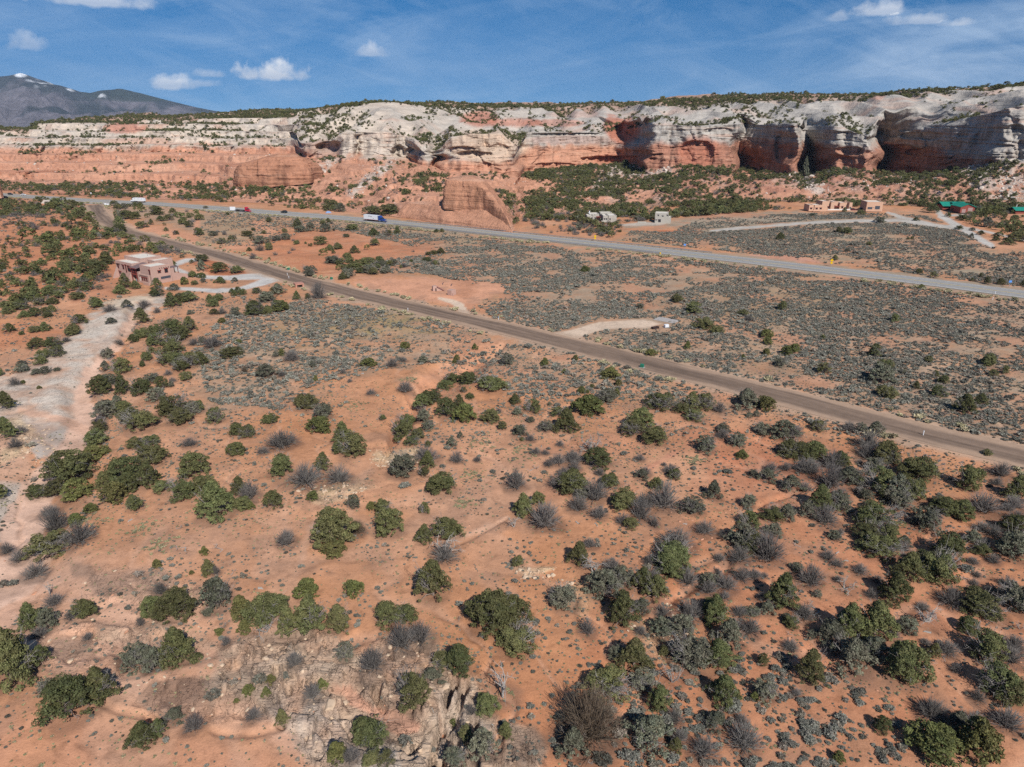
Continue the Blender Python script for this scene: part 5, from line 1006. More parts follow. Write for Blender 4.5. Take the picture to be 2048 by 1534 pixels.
def build_scatter():
    global T_LJ
    JJ, wj, hj, GG, wg, hg = scatter_all()
    near = JJ[:, 1] < 620
    instancer('juniper_woodland', T_LJ, JJ[:, 0], JJ[:, 1], JJ[:, 2]-.15, wj, hj, seed=3)
    instancer('bare_brush_thicket', T_LG, GG[:, 0], GG[:, 1], GG[:, 2]-.1, wg, hg, seed=4)
    r = np.random.default_rng(9)
    # sagebrush flats
    F = [([(640,452),(760,462),(1020,482),(1500,535),(2048,602),(2350,640),(2350,980),(2048,905),(1700,822),(1400,750),(1200,700),(1000,645),(950,610),(1020,590),(860,552),(740,545),(720,520),(900,505)],   1.35, .75, 9),
         ([(1242,482),(1262,462),(1345,464),(1400,438),(1560,428),(1700,424),(1850,430),(2000,500),(2300,540),(2300,610),(2048,575),(1505,508)], .95, .7, 11),
         ([(380,700),(450,640),(620,600),(760,620),(900,650),(1060,695),(1000,700),(900,720),(760,740),(640,770),(560,810),(420,800)], .80, .8, 10),
         ([(1040,690),(1100,690),(1500,800),(1700,850),(2048,930),(2048,960),(1750,890),(1560,830),(1400,810),(1250,800),(1100,800),(960,770),(930,740),(980,715)], .60, .9, 9),
         ([(430,420),(620,435),(800,450),(1000,478),(1000,505),(840,480),(620,455),(540,490),(440,495),(390,470)], .20, .8, 14),
         ([(-200,400),(180,405),(220,450),(420,515),(600,560),(560,600),(-200,620)], .05, .9, 20),
         ([(1130,1330),(1330,1330),(1500,1300),(1720,1370),(1820,1440),(1800,1600),(1080,1600)], .55, .9, 6),
         ([(850,900),(1000,880),(1120,900),(1100,960),(900,960)], .35, .9, 6)]
    S = []
    for i, (poly, dn, cl, cs) in enumerate(F):
        X, Y, Z = scatter(poly, dn*1.5, 700+i, True, cl, cs); S.append(np.stack([X, Y, Z, (.70 if i in (0,1) else .80)*np.exp(.36*r.normal(size=len(X)))], 1))
    # sparse small sage over all the open red ground
    X, Y, Z = scatter([(-200,600),(2300,600),(2300,1600),(-200,1600)], 1.25, 760, True, 1.0, 7, dmax=260)
    u, v = project(X, Y, Z); S.append(np.stack([X, Y, Z, (.32*np.exp(.45*r.normal(size=len(X))))], 1))
    S = np.vstack(S); u, v = project(S[:, 0], S[:, 1], S[:, 2]); k = ~((poly_sd(u, v, ROCKS[0][0]) < -5) & (r.random(len(S)) < .9)); k &= ~((v > 1360)&(u < 560)&(r.random(len(S)) < .6)); S = S[k]
    print('sage', len(S))
    # the clumps that show largest stand as objects of their own
    u, v = project(S[:, 0], S[:, 1], S[:, 2]); ap = S[:, 3]/(S[:, 1]*cosp+CAMZ*sinp)*((u > -5) & (u < 2053) & (v < 1545)); order = np.argsort(-ap); nb = 230
    for i in order[:nb]:
        o = link(bpy.data.objects.new('sagebrush', T_S[int(r.integers(4))])); o.location = (S[i, 0], S[i, 1], S[i, 2]-.03); w = S[i, 3]; o.scale = (w, w, w*.75); o.rotation_euler = (0, 0, r.random()*6.28)
        props(o, 'low grey-green sagebrush clump on open red soil', 'shrub', 'grey-green sagebrush clumps dotted over the red soil')
    rest = S[order[nb:]]; nr_ = rest[:, 1] < 130
    for nm, T, q in (('sagebrush_near', T_S, rest[nr_]), ('sagebrush_flat', T_SF, rest[~nr_])): instancer(nm, T, q[:, 0], q[:, 1], q[:, 2]-.03, q[:, 3], q[:, 3]*(.6+.25*r.random(len(q))), seed=21)
    # grass and forb tufts
    X, Y, Z = scatter([(-200,700),(2300,700),(2300,1600),(-200,1600)], .9, 770, False, .9, 5, dmax=200); k = rock_mask(*project(X, Y, 0*X), X, Y) < .5; X, Y, Z = X[k], Y[k], Z[k]
    instancer('grass_tufts', T_GR+T_S[:1], X, Y, Z-.01, .24*np.exp(.35*r.normal(size=len(X))), .16*np.ones(len(X)), seed=22)
    # pale rabbitbrush along both roads
    R = []
    pts = np.array(DIRT_W); seg = np.hypot(*np.diff(pts, axis=0).T); tot = seg.sum(); n = 620
    for q in r.random(n)*tot:
        i = int(np.searchsorted(np.cumsum(seg), q)); i = min(i, len(seg)-1); t = 1-(np.cumsum(seg)[i]-q)/seg[i]; p = pts[i]*(1-t)+pts[i+1]*t; dr = (pts[i+1]-pts[i])/seg[i]
        off = (6.4+3.2*r.random()**1.5)*(1 if r.random() < .5 else -1); p = p+np.array([-dr[1], dr[0]])*off
        if noise3(p[0]/14, p[1]/14, 0, 88) > -.05 and p[1] > 40: R.append((p[0], p[1]))
    pts = np.array(HIGHWAY_W); seg = np.hypot(*np.diff(pts, axis=0).T); tot = seg.sum()
    for q in r.random(900)*tot:
        i = int(np.searchsorted(np.cumsum(seg), q)); i = min(i, len(seg)-1); t = 1-(np.cumsum(seg)[i]-q)/seg[i]; p = pts[i]*(1-t)+pts[i+1]*t; dr = (pts[i+1]-pts[i])/seg[i]
        off = -(11+5*r.random()); p = p+np.array([-dr[1], dr[0]])*off
        if noise3(p[0]/25, p[1]/25, 0, 89) > -.1 and p[1] > 100: R.append((p[0], p[1]))
    R = np.array(R); u, v = project(R[:, 0], R[:, 1], 0*R[:, 0]); R = R[~near_tracks(u, v, 1)]; u, v = project(R[:, 0], R[:, 1], 0*R[:, 0])
    Z = height(R[:, 0], R[:, 1]); w = 1.35*np.exp(.25*r.normal(size=len(R))); vis = (u > 0) & (u < 2048) & (v < 1534); ordr = np.argsort(-(w/(R[:, 1]+20))*vis)
    for i in ordr[:110]:
        o = link(bpy.data.objects.new('rabbitbrush', T_R[int(r.integers(2))])); o.location = (R[i, 0], R[i, 1], Z[i]-.03); o.scale = (w[i], w[i], w[i]*.8); o.rotation_euler = (0, 0, r.random()*6.28)
        props(o, 'pale straw-coloured rabbitbrush on the gravel verge of the dirt road', 'shrub', 'pale rabbitbrush lining the dirt road')
    k = ordr[110:]; instancer('verge_rabbitbrush', T_R, R[k, 0], R[k, 1], Z[k], w[k], w[k]*.8, seed=24)
    # stones
    rocks = []
    for i in range(4):
        q = np.random.default_rng(60+i); n = 20; P = q.normal(size=(n, 3)); P /= np.linalg.norm(P, axis=1, keepdims=True); P *= np.array([.5, .42, .30])*(.75+.35*q.random((n, 1)))
        import bmesh
        bm = bmesh.new(); [bm.verts.new(p) for p in P]; bmesh.ops.convex_hull(bm, input=bm.verts); me = bpy.data.meshes.new('stone'); bm.to_mesh(me); bm.free(); rocks.append(me)
    M_ST = simple_mat('pale_sandstone_rubble', (.50,.37,.26), .9, .25, 2); M_SR = simple_mat('red_sandstone_rubble', (.46,.235,.145), .9, .25, 2); M_SW = simple_mat('white_sandstone_boulders', (.50,.43,.37), .9, .2, .4)
    pale = [m.copy() for m in rocks]; redm = [m.copy() for m in rocks]; wh = [m.copy() for m in rocks]
    for L_, mt in ((pale, M_ST), (redm, M_SR), (wh, M_SW)): [m.materials.append(mt) for m in L_]
    PX = []
    for poly, dn in (([(735,900),(850,898),(830,935),(740,930)], 1.4), ([(590,985),(700,960),(760,975),(640,1015)], 1.2), ([(1030,1130),(1120,1128),(1110,1150),(1040,1158)], 2.0), ([(1120,1150),(1150,1150),(1150,1180),(1120,1175)], 1.0), ([(1330,1190),(1380,1200),(1400,1330),(1350,1340),(1320,1260)], 1.3), ([(1240,1235),(1320,1255),(1340,1320),(1280,1300)], .5), ([(30,850),(90,830),(110,890),(50,930)], .8), ([(860,1340),(940,1350),(930,1400),(870,1400)], .5), (ROCKS[0][0], .22), ([(180,1130),(400,1170),(450,1300),(560,1420),(300,1440),(60,1380),(60,1270)], .12)):
        PX.append(np.stack(scatter(poly, dn, 800+len(PX), False, 0, 5, wash=False), 1))
    PX = np.vstack(PX); w = .42*np.exp(.5*r.normal(size=len(PX))); instancer('pale_rubble', pale, PX[:, 0], PX[:, 1], PX[:, 2], w, w*.8, seed=31, tilt=.3)
    PX = [np.stack(scatter(poly, dn, 820+i, False, .8, 4, wash=False), 1) for i, (poly, dn) in enumerate((([(1300,1000),(1480,1020),(1450,1150),(1330,1200),(1240,1180),(1280,1060)], .7), ([(1480,980),(1600,960),(1640,1000),(1500,1040)], .3), ([(0,1000),(2048,1000),(2048,1560),(0,1560)], .04), ([(1500,820),(2048,900),(2048,960),(1600,880)], .15), ([(380,520),(600,560),(560,600),(400,600)], .06)))]
    PX = np.vstack(PX); w = .26*np.exp(.5*r.normal(size=len(PX))); instancer('red_rubble', redm, PX[:, 0], PX[:, 1], PX[:, 2], w, w*.7, seed=32, tilt=.3)
    # boulders on the talus
    Pm, V, px, py = MESA['P'], MESA['V'], MESA['px'], MESA['py']; n = 5200; ok = []
    wt = np.zeros(V.shape)
    for (c, d_, w_, am) in [((1960,325),(2048,395),55,1), ((700,390),(790,318),13,.35), ((1225,345),(1335,330),26,.5), ((1590,350),(1650,385),22,.6), ((600,372),(690,305),10,.3), ((1700,375),(1830,360),16,.35)]:
        dd, _ = seg_dist(px, py, [c, d_]); wt = np.maximum(wt, am*sst(w_, w_*.3, dd))
    wt *= (V > 1.05) & (V < 2.95); wt[-1] = 0; wt[:, -1] = 0; wt += .012*((V > 1.2) & (V < 2.95)); wt[-1] = 0; wt[:, -1] = 0
    A = np.zeros(V.shape); A[:-1, :-1] = np.linalg.norm(np.cross(Pm[:-1, 1:]-Pm[:-1, :-1], Pm[1:, :-1]-Pm[:-1, :-1]), axis=-1); wt *= A
    idx = r.choice(wt.size, n, p=wt.ravel()/wt.sum()); ii, jj = np.unravel_index(idx, wt.shape); Q = Pm[ii, jj]+(Pm[ii, jj+1]-Pm[ii, jj])*r.random((n, 1))+(Pm[ii+1, jj]-Pm[ii, jj])*r.random((n, 1))
    w = .95*np.exp(.6*r.normal(size=n)); instancer('talus_boulders', wh+redm[:1], Q[:, 0], Q[:, 1], Q[:, 2], w, w, seed=33, tilt=.5)

# ------------------------------------------------------------------ countable plants
ORD = ['', 'second', 'third', 'fourth', 'fifth', 'sixth', 'seventh', 'eighth', 'ninth', 'tenth', 'eleventh', 'twelfth', 'thirteenth', 'fourteenth', 'fifteenth', 'sixteenth']
REGIONS = [
 ('beyond the highway bend', -100,360,700,408), ('by the highway near the red butte', 620,400,1100,480), ('between the highway and the dirt road junction', 210,380,430,440),
 ('in the brush beside the flatbed truck pull-off', 420,400,640,470), ('on the red clearing between the two roads', 430,440,760,520), ('below the blue semi truck', 620,430,1000,530),
 ('on the uphill side of the dirt road by the green box', 560,500,800,560), ('left of the pueblo house', -100,480,232,600), ('in front of the pueblo house', 200,540,400,625), ('inside the house driveway loop', 330,500,620,575), ('in the woods above the pueblo house', -100,400,400,520),
 ('below the driveway loop by the culvert', 400,560,700,650), ('on the left side of the pale slickrock', -100,600,190,900), ('on the upper bank of the wash', 190,600,420,780), ('on the lower bank of the wash', 60,780,330,1010), ('beside the sand of the wash outlet', -50,990,180,1130),
 ('in the sage flat below the dirt road', 400,600,900,770), ('around the head of the red gully', 800,660,1130,770), ('along the red gully', 760,760,1000,910), ('on the pale soil left of the gully', 330,770,760,960),
 ('on the red slope below the wash bank', 250,900,560,1080), ('around the pale outcrop mid slope', 540,900,830,1060), ('on the bare red slope', 400,1020,800,1200),
 ('on the flat right of the gully', 1000,760,1280,900), ('in the sage strip under the dirt road', 1100,690,1600,800), ('in the sage field above the dirt road', 1050,560,1560,800), ('in the east sage field', 1560,560,2100,860), ('near the tan garage', 1560,400,1800,470), ('near the green-roofed barns', 1800,380,2100,500), ('along the far shoulder of the highway', 1600,470,2100,600),
 ('in the tangle of grey brush', 1060,880,1330,1080), ('on the red slope under the road edge', 1220,770,1520,960), ('under the dirt road edge', 1500,800,2100,960), ('on the open red flat', 830,900,1100,1130), ('beside the buff ledge', 1020,1060,1220,1210), ('around the red runnel', 1320,940,1560,1180), ('in the east grove', 1560,930,2100,1180),
 ('on the left rock shelf', -100,1100,250,1560), ('among the slickrock pools', 230,1130,450,1560), ('on top of the sculpted slickrock', 440,1120,760,1320), ('on the slickrock beside the sand pool', 440,1300,800,1560), ('at the rock cleft', 780,1290,1080,1560), ('at the mid slope edge of the slickrock', 740,1060,960,1310), ('on the central red flat', 950,1130,1200,1330),
 ('by the yellow rubble bank', 1200,1060,1430,1360), ('in the lower grove', 1420,1150,1760,1400), ('on the lower east slope', 1740,1150,2100,1450), ('in the bottom sagebrush', 1080,1330,1800,1560), ('at the lower east corner', 1780,1400,2100,1580)]
def label_for(p):
    k = p['kind']; w = p['w']; hw = p['h']/p['w']
    size = 'very large' if w > 9 else 'large' if w > 6 else 'medium' if w > 4 else 'small' if w > 2.3 else 'tiny'
    if k in 'JOM':
        shape = 'tall' if hw > 1.1 else 'round' if hw > .78 else 'low spreading'
        col = {'J': 'dark green', 'O': 'bright olive', 'M': 'greyish green'}[k]; return f'{size} {shape} {col} juniper'
    if k == 'G': return f'{size} leafless grey shrub'
    if k == 'B': return f'{size} leafless brown shrub'
    if k == 'D': return f'{size} dead silver tree'
    if k == 'L': return f'{size} fallen silver wood'
    if k == 'S': return f'{size} grey sagebrush mound'
    return f'{size} low green forb patch'
def build_plants():
    r = np.random.default_rng(77)
    for p in PLANTS:
        p['reg'] = next((i for i, g in enumerate(REGIONS) if g[1] <= p['px'] <= g[3] and g[2] <= p['py'] <= g[4]), 0); p['base'] = label_for(p)
    groups = {}
    for p in PLANTS: groups.setdefault((p['base'], p['reg']), []).append(p)
    for (b, rg), L_ in groups.items():
        L_.sort(key=lambda q: q['px'])
        for i, p in enumerate(L_):
            s = f'{b} {REGIONS[rg][0]}'
            if len(L_) > 1: s += ', leftmost' if i == 0 else f', {ORD[min(i, 15)]} from left'
            words = s.split()
            p['label'] = s if len(words) <= 16 else ' '.join([w for w in words if w not in ('the',)][:16])
    J = sorted([p for p in PLANTS if p['kind'] in 'JOM'], key=lambda q: -q['size']*(1 if 0 < q['px'] < 2048 else .1)); small = {id(p) for p in J[300:]}; SM = {'J': [], 'O': [], 'M': []}
    cnt = {'round': 0}
    for n, p in enumerate(PLANTS):
        k = p['kind']; x, y, z, w, h = p['x'], p['y'], p['z'], p['w'], p['h']; turn = r.random()*6.28
        if id(p) in small: SM[k].append((x, y, z, w, h)); continue
        if k in 'JOM':
            hw = h/w
            if k == 'J': cand = [1, 5] if hw > 1.05 else ([3, 2, 6, 7, 8] if (w > 6.5 or hw < .66) else [0, 2, 4, 6, 8]); T = T_J[cand[int(r.integers(len(cand)))]]
            elif k == 'O': T = T_O[1] if hw > 1.05 else T_O[int(r.integers(2))*2]
            else: T = T_M[int(r.integers(4))]
            root = link(bpy.data.objects.new('juniper_tree', None)); root.empty_display_size = .5
            cr = link(bpy.data.objects.new('crown', T[0]), root); tr = link(bpy.data.objects.new('trunk', T[1]), root)
            props(root, p['label'], 'tree', 'junipers scattered over the red desert slope')
        else:
            T, nm, cat, grp = {'G': (T_G, 'bare_shrub', 'shrub', 'leafless grey shrubs among the junipers'), 'B': (T_B, 'bare_shrub', 'shrub', None), 'D': (T_D, 'dead_tree', 'tree', 'dead silver trees'), 'L': (T_DL, 'fallen_branches', 'deadwood', 'fallen silver branches'), 'S': (T_S, 'sagebrush', 'shrub', None), 'T': (T_GR, 'forb_patch', 'plants', None)}[k]
            if k == 'T':
                a = []; n_ = 40
                root = None; P_ = np.stack([x+p['w']*.42*r.normal(size=n_), y+p['w']*.36*r.normal(size=n_)], 1); instancer('low_green_plants', T_GR, P_[:, 0], P_[:, 1], height(P_[:, 0], P_[:, 1]), .45*np.exp(.3*r.normal(size=n_)), .2*np.ones(n_), seed=int(r.integers(999))); continue
            root = link(bpy.data.objects.new(nm, T[int(r.integers(len(T)))])); props(root, p['label'], cat, grp)
        root.location = (x, y, z-.04*h); root.rotation_euler = (0, 0, turn); root.scale = (w, w*(.9+.2*r.random()), h)
    for k, nm, T in (('J', 'small_junipers', T_J), ('O', 'small_olive_junipers', T_O), ('M', 'small_grey_junipers', T_M)):
        A = np.array(SM[k]); instancer(nm, [t[0] for t in T], A[:, 0], A[:, 1], A[:, 2]-.05, A[:, 3], A[:, 4], seed=40)
    # sunlit giant fir by the shaded cliff
    X, Y, Z = mesa_point(1602, 348); fir = link(bpy.data.objects.new('fir_tree', None)); props(fir, 'tall pale grey-green fir standing in the cliff shade', 'tree')
    rr = np.random.default_rng(3); C, R = [], []
    for i in range(170):
        h = rr.random(); q = .5*(1-h)**.8*rr.random()**.4; a = rr.random()*6.28; C.append((q*math.cos(a), q*math.sin(a), .05+.93*h)); R.append(.05)
    v, f, c = leaf_cloud(np.array(C), np.array(R), 14, .07, rr, flat=.4); link(bpy.data.objects.new('crown', np_mesh('fir_crown', v, f, [M_PIN], c)), fir); tv, tf = tubes([([(0, 0, -.02), (0, 0, .5), (0, 0, 1)], [.03, .02, .004])], 5); link(bpy.data.objects.new('trunk', np_mesh('fir_trunk', tv, tf, [M_BARK])), fir)
    fir.location = (X, Y-8, Z-1); fir.scale = (8, 8, 17)
def mesa_point(x, y):
    d = (MESA['px']-x)**2+(MESA['py']-y)**2; i, j = np.unravel_index(np.argmin(d), d.shape); return [float(q) for q in MESA['P'][i, j]]
# ------------------------------------------------------------------ building helpers
class MB:
    def __init__(s): s.V = []; s.F = []
    def box(s, x0, x1, y0, y1, z0, z1, taper=0.0):
        n = len(s.V); t = taper
        s.V += [(x0, y0, z0), (x1, y0, z0), (x1, y1, z0), (x0, y1, z0), (x0+t, y0+t, z1), (x1-t, y0+t, z1), (x1-t, y1-t, z1), (x0+t, y1-t, z1)]
        s.F += [(n, n+3, n+2, n+1), (n+4, n+5, n+6, n+7), (n, n+1, n+5, n+4), (n+1, n+2, n+6, n+5), (n+2, n+3, n+7, n+6), (n+3, n, n+4, n+7)]; return s
    def prism(s, prof, y0, y1, axis='y'):
        """profile in x,z extruded along y (or y,z along x)"""
        n = len(s.V); k = len(prof)
        for yy in (y0, y1):
            for a, b in prof: s.V.append((a, yy, b) if axis == 'y' else (yy, a, b))
        s.F.append(tuple(range(n, n+k))); s.F.append(tuple(range(n+2*k-1, n+k-1, -1)))
        for i in range(k): j = (i+1) % k; s.F.append((n+i, n+k+i, n+k+j, n+j))
        return s
    def cyl(s, c, r, L, axis='y', k=14):
        n = len(s.V)
        for e in (-.5, .5):
            for i in range(k):
                a = 2*math.pi*i/k; p, q = r*math.cos(a), r*math.sin(a)
                s.V.append({'y': (c[0]+p, c[1]+e*L, c[2]+q), 'x': (c[0]+e*L, c[1]+p, c[2]+q), 'z': (c[0]+p, c[1]+q, c[2]+e*L)}[axis])
        s.F.append(tuple(range(n, n+k))); s.F.append(tuple(range(n+2*k-1, n+k-1, -1)))
        for i in range(k): j = (i+1) % k; s.F.append((n+i, n+k+i, n+k+j, n+j))
        return s
    def build(s, name, mat, parent=None, bevel=0.0, loc=None):
        me = bpy.data.meshes.new(name); me.from_pydata(s.V, [], s.F); me.materials.append(mat)
        import bmesh
        bm = bmesh.new(); bm.from_mesh(me); bmesh.ops.recalc_face_normals(bm, faces=bm.faces)
        if bevel: bmesh.ops.bevel(bm, geom=list(bm.edges), offset=bevel, segments=2, affect='EDGES', profile=.5)
        bm.to_mesh(me); bm.free(); o = link(bpy.data.objects.new(name, me), parent)
        if loc: o.location = loc
        return o
def root(name, label, cat, loc, rz=0.0, group=None):
    o = link(bpy.data.objects.new(name, None)); o.location = loc; o.rotation_euler = (0, 0, rz); props(o, label, cat, group); return o
M_ADOBE = simple_mat('mauve_stucco', (.42,.275,.225), .95, .07, .8, bump=.3); M_TANST = simple_mat('tan_stucco', (.52,.325,.225), .95, .07, .8, bump=.3); M_GREYST = simple_mat('pale_grey_stucco', (.37,.345,.30), .95, .08, .8, bump=.3)
M_GLASS = simple_mat('dark_window_glass', (.02,.024,.03), .12, .1, 1, spec=.6); M_REDWOOD = simple_mat('stained_red_wood', (.20,.045,.035), .7, .2, 4); M_WHITEROOF = simple_mat('white_roof_membrane', (.60,.55,.48), .8, .08, .8)
M_METROOF = simple_mat('weathered_brown_metal_roof', (.20,.135,.125), .5, .12, 2, metal=.2); M_DOOR = simple_mat('slate_garage_door', (.060,.066,.082), .6, .1, 2); M_DARK = simple_mat('porch_dark_wood', (.05,.03,.025), .8, .2, 3)
M_GREEN = simple_mat('green_metal_roof', (.012,.20,.145), .55, .1, 1); M_REDSIDE = simple_mat('red_brown_siding', (.235,.062,.045), .8, .12, 1.5); M_PINKDOOR = simple_mat('pale_mauve_roller_door', (.36,.24,.22), .7, .06, 2)
M_CONC = simple_mat('grey_concrete', (.36,.33,.31), .9, .1, 2); M_WHITE = simple_mat('white_paint', (.66,.67,.69), .45, .05, 2, spec=.5); M_WHITEWALL = simple_mat('white_courtyard_wall', (.66,.64,.60), .9, .06, 1)
M_BLUEPAINT = simple_mat('blue_truck_paint', (.015,.055,.23), .3, .06, 1, spec=.6); M_REDPAINT = simple_mat('red_truck_paint', (.42,.012,.035), .3, .06, 1, spec=.6); M_TYRE = simple_mat('black_rubber', (.02,.02,.02), .9, .1, 4); M_STEEL = simple_mat('galvanised_steel', (.42,.43,.44), .4, .1, 3, metal=.7)
M_BLACKP = simple_mat('dark_car_paint', (.02,.028,.03), .3, .06, 1, spec=.6); M_CHROME = simple_mat('polished_metal', (.6,.6,.62), .25, .03, 2, metal=.9); M_YELLOW = simple_mat('yellow_sign_sheeting', (.62,.38,.0), .5, .03, 2); M_BLUESIGN = simple_mat('blue_sign_sheeting', (.10,.26,.62), .5, .03, 2)
M_BOXGREEN = simple_mat('green_utility_cabinet', (.02,.16,.10), .6, .06, 2); M_WOOD = simple_mat('grey_post_wood', (.20,.16,.13), .9, .2, 4); M_ASPH = None
def adobe_block(R, x0, x1, y0, y1, z0, z1, mat, roof=True, wall='wall', par=.45):
    w = MB().box(x0, x1, y0, y1, z0, z1, .12).build(wall, mat, R, .14)
    if roof:
        p = MB(); t = .35
        a, b, c, d = x0+.12, x1-.12, y0+.12, y1-.12
        p.box(a, b, c, c+t, z1, z1+par); p.box(a, b, d-t, d, z1, z1+par); p.box(a, a+t, c+t, d-t, z1, z1+par); p.box(b-t, b, c+t, d-t, z1, z1+par)
        p.build('parapet', mat, w); MB().box(a+t+.01, b-t-.01, c+t+.01, d-t-.01, z1-.01, z1+.06).build('roof_membrane', M_WHITEROOF, w)
    return w
def wall_win(R, face, at, u, z, w, h, lintel=True, door=None, sunk=.0):
    """face 'F' front at y=at, 'L' left at x=at, 'R' right at x=at; the pane sits in a proud frame"""
    m = MB(); l = MB(); e = .06+0
    if face == 'F': m.box(u, u+w, at-.07, at+.3, z, z+h); l.box(u-.25, u+w+.25, at-.22, at+.2, z+h, z+h+.28)
    elif face == 'L': m.box(at-.07, at+.3, u, u+w, z, z+h); l.box(at-.22, at+.2, u-.25, u+w+.25, z+h, z+h+.28)
    else: m.box(at-.3, at+.07, u, u+w, z, z+h); l.box(at-.2, at+.22, u-.25, u+w+.25, z+h, z+h+.28)
    if door is not None:
        d = m.build('garage_door' if w > 2 else 'door', door, R); g = MB(); n = 4
        for i in range(1, n):
            zz = z+h*i/n
            if face == 'F': g.box(u+.02, u+w-.02, at-.085, at-.06, zz-.02, zz+.02)
            elif face == 'L': g.box(at-.085, at-.06, u+.02, u+w-.02, zz-.02, zz+.02)
            else: g.box(at+.06, at+.085, u+.02, u+w-.02, zz-.02, zz+.02)
        s = g.build('panel_seam', M_TYRE, d); s['kind'] = 'stuff'; return d
    f = l.build('window', M_REDWOOD if lintel else M_CONC, R); f['label'] = 'window with dark pane and wooden lintel'; m.build('pane', M_GLASS, f)
    fr = MB(); t = .09
    for a, b, c, d in ((u-t, u, z-t, z+h), (u+w, u+w+t, z-t, z+h), (u, u+w, z-t, z)):
        if face == 'F': fr.box(a, b, at-.11, at+.1, c, d)
        elif face == 'L': fr.box(at-.11, at+.1, a, b, c, d)
        else: fr.box(at-.1, at+.11, a, b, c, d)
    fr.build('frame', M_REDWOOD if lintel else M_CONC, f); return f
def vigas(R, face, at, us, z, mat):
    for u in us: 
        m = MB(); c = (u, at-.12, z) if face == 'F' else (at-.12, u, z); m.cyl(c, .11, .5, 'y' if face == 'F' else 'x', 8); m.build('roof_beam', mat, R)
def at_px(x, y):
    X, Y, Z = to_ground(np.array([x]), np.array([y])); return float(X[0]), float(Y[0]), float(Z[0])
def build_house_pueblo():
    x, y, z = at_px(306, 570); R = root('pueblo_house', 'two-storey mauve stucco pueblo house with flat white roofs and garage doors', 'house', (x, y, -.05), math.radians(55))
    adobe_block(R, 0, 8.2, 0, 8, 0, 6.5, M_ADOBE); adobe_block(R, -.5, 6, 8.05, 9.6, 0, 3.7, M_ADOBE); adobe_block(R, -.6, -.02, .9, 8.0, 0, 3.7, M_ADOBE, roof=False)
    adobe_block(R, 0, 7, 13.4, 26, 0, 6.3, M_ADOBE); adobe_block(R, 4.6, 13.5, 15, 27.5, 0, 7.4, M_ADOBE); adobe_block(R, 7.1, 15, 9.5, 14.9, 0, 6.7, M_ADOBE)
    MB().prism([(8.2,0),(15,0),(15,1.8),(8.2,3.6)], .6, 1.1).build('garden_wall', M_ADOBE, R); MB().box(-1.8, -1.3, -.5, 3.5, 0, 1.1).build('garden_wall', M_ADOBE, R)
    MB().prism([(-.02,0),(-2.2,0),(-.02,4.2)], 24.4, 25.6).build('buttress', M_ADOBE, R); MB().prism([(-.02,0),(-1.8,0),(-.02,3.6)], 13.9, 14.5).build('buttress', M_ADOBE, R)
    wall_win(R, 'F', .1, 3.6, .1, 4.0, 2.5, door=M_DOOR); wall_win(R, 'F', .1, .5, .1, 2.1, 2.4, door=M_DOOR)
    wall_win(R, 'F', .1, 5.6, 3.9, 1.2, 1.5); wall_win(R, 'F', .1, 2.9, 4.2, 1.0, .8); wall_win(R, 'L', .1, .6, 4.0, .8, 1.6)
    for v0 in (2.4, 3.9, 5.4): wall_win(R, 'L', -.5, v0, 1.2, .8, 1.2)
    wall_win(R, 'L', -.5, 7.0, .1, .8, 2.1, door=M_WHITEWALL); wall_win(R, 'L', .1, 15.2, 3.5, 1.7, 2.0); wall_win(R, 'L', .1, 19.6, 3.9, 1.0, 1.5); wall_win(R, 'L', .1, 23.6, 3.9, 1.0, 1.6); wall_win(R, 'L', .1, 17.9, 2.8, .6, 2.9); wall_win(R, 'L', .1, 22.5, .6, 1.6, 2.0)
    vigas(R, 'F', 0.1, [3.6, 4.5, 5.4, 6.3, 7.2], 6.0, M_DARK); vigas(R, 'L', -.5, [2.2, 3, 3.8, 4.6, 5.4, 6.2, 7.0, 7.6], 3.1, M_DARK); vigas(R, 'L', 0, [14.2, 16, 20.6, 22.4, 23, 23.6, 24.2, 24.8], 5.7, M_DARK)
    # covered deck between the wings
    MB().box(-.8, 3.4, 9.65, 13.35, 2.8, 3.05).build('deck', M_REDWOOD, R); MB().box(3.5, 5.0, 9.65, 13.35, 0, 5.9).build('porch_recess', M_DARK, R)
    for v0 in (9.8, 13.2): MB().box(-.7, -.45, v0-.12, v0+.12, 0, 5.4).build('porch_post', M_REDWOOD, R)
    MB().box(-.65, -.5, 11.4, 11.6, 3.05, 5.4).build('porch_post', M_REDWOOD, R); MB().box(-.6, -.5, 9.95, 13.05, 3.9, 4.0).build('railing', M_REDWOOD, R)
    rf = MB().prism([(-1.2,5.4),(4.6,6.5),(4.6,6.65),(-1.2,5.55)], 8.6, 13.9).build('porch_roof', M_METROOF, R); MB().prism([(-1.3,5.35),(-1.21,5.35),(-1.21,5.63),(-1.3,5.63)], 8.5, 13.9).build('fascia', M_REDWOOD, rf)
    MB().prism([(6.8,5.9),(7.05,5.9),(7.05,6.1),(6.8,6.1)], 8.1, 14).build('gutter', M_REDWOOD, R)
    for u0, v0 in ((11.8, 1.6), (11.8, 4.2)): MB().box(u0, u0+.2, v0, v0+.2, 1.6, 5.0).build('pergola_post', M_REDWOOD, R)
    MB().box(8.25, 12.2, 1.2, 4.6, 5.0, 5.15).build('pergola_roof', M_METROOF, R)
    MB().cyl((.8, 11.4, .5), 1.0, .9, 'z', 18).build('hot_tub', simple_mat('teal_cover', (.12,.28,.28), .6), R)
    MB().cyl((11, 21, 7.9), .14, .7, 'z', 8).build('roof_vent', M_CONC, R); MB().cyl((6.2, 24, 7.8), .14, .8, 'z', 8).build('roof_vent', M_CONC, R)
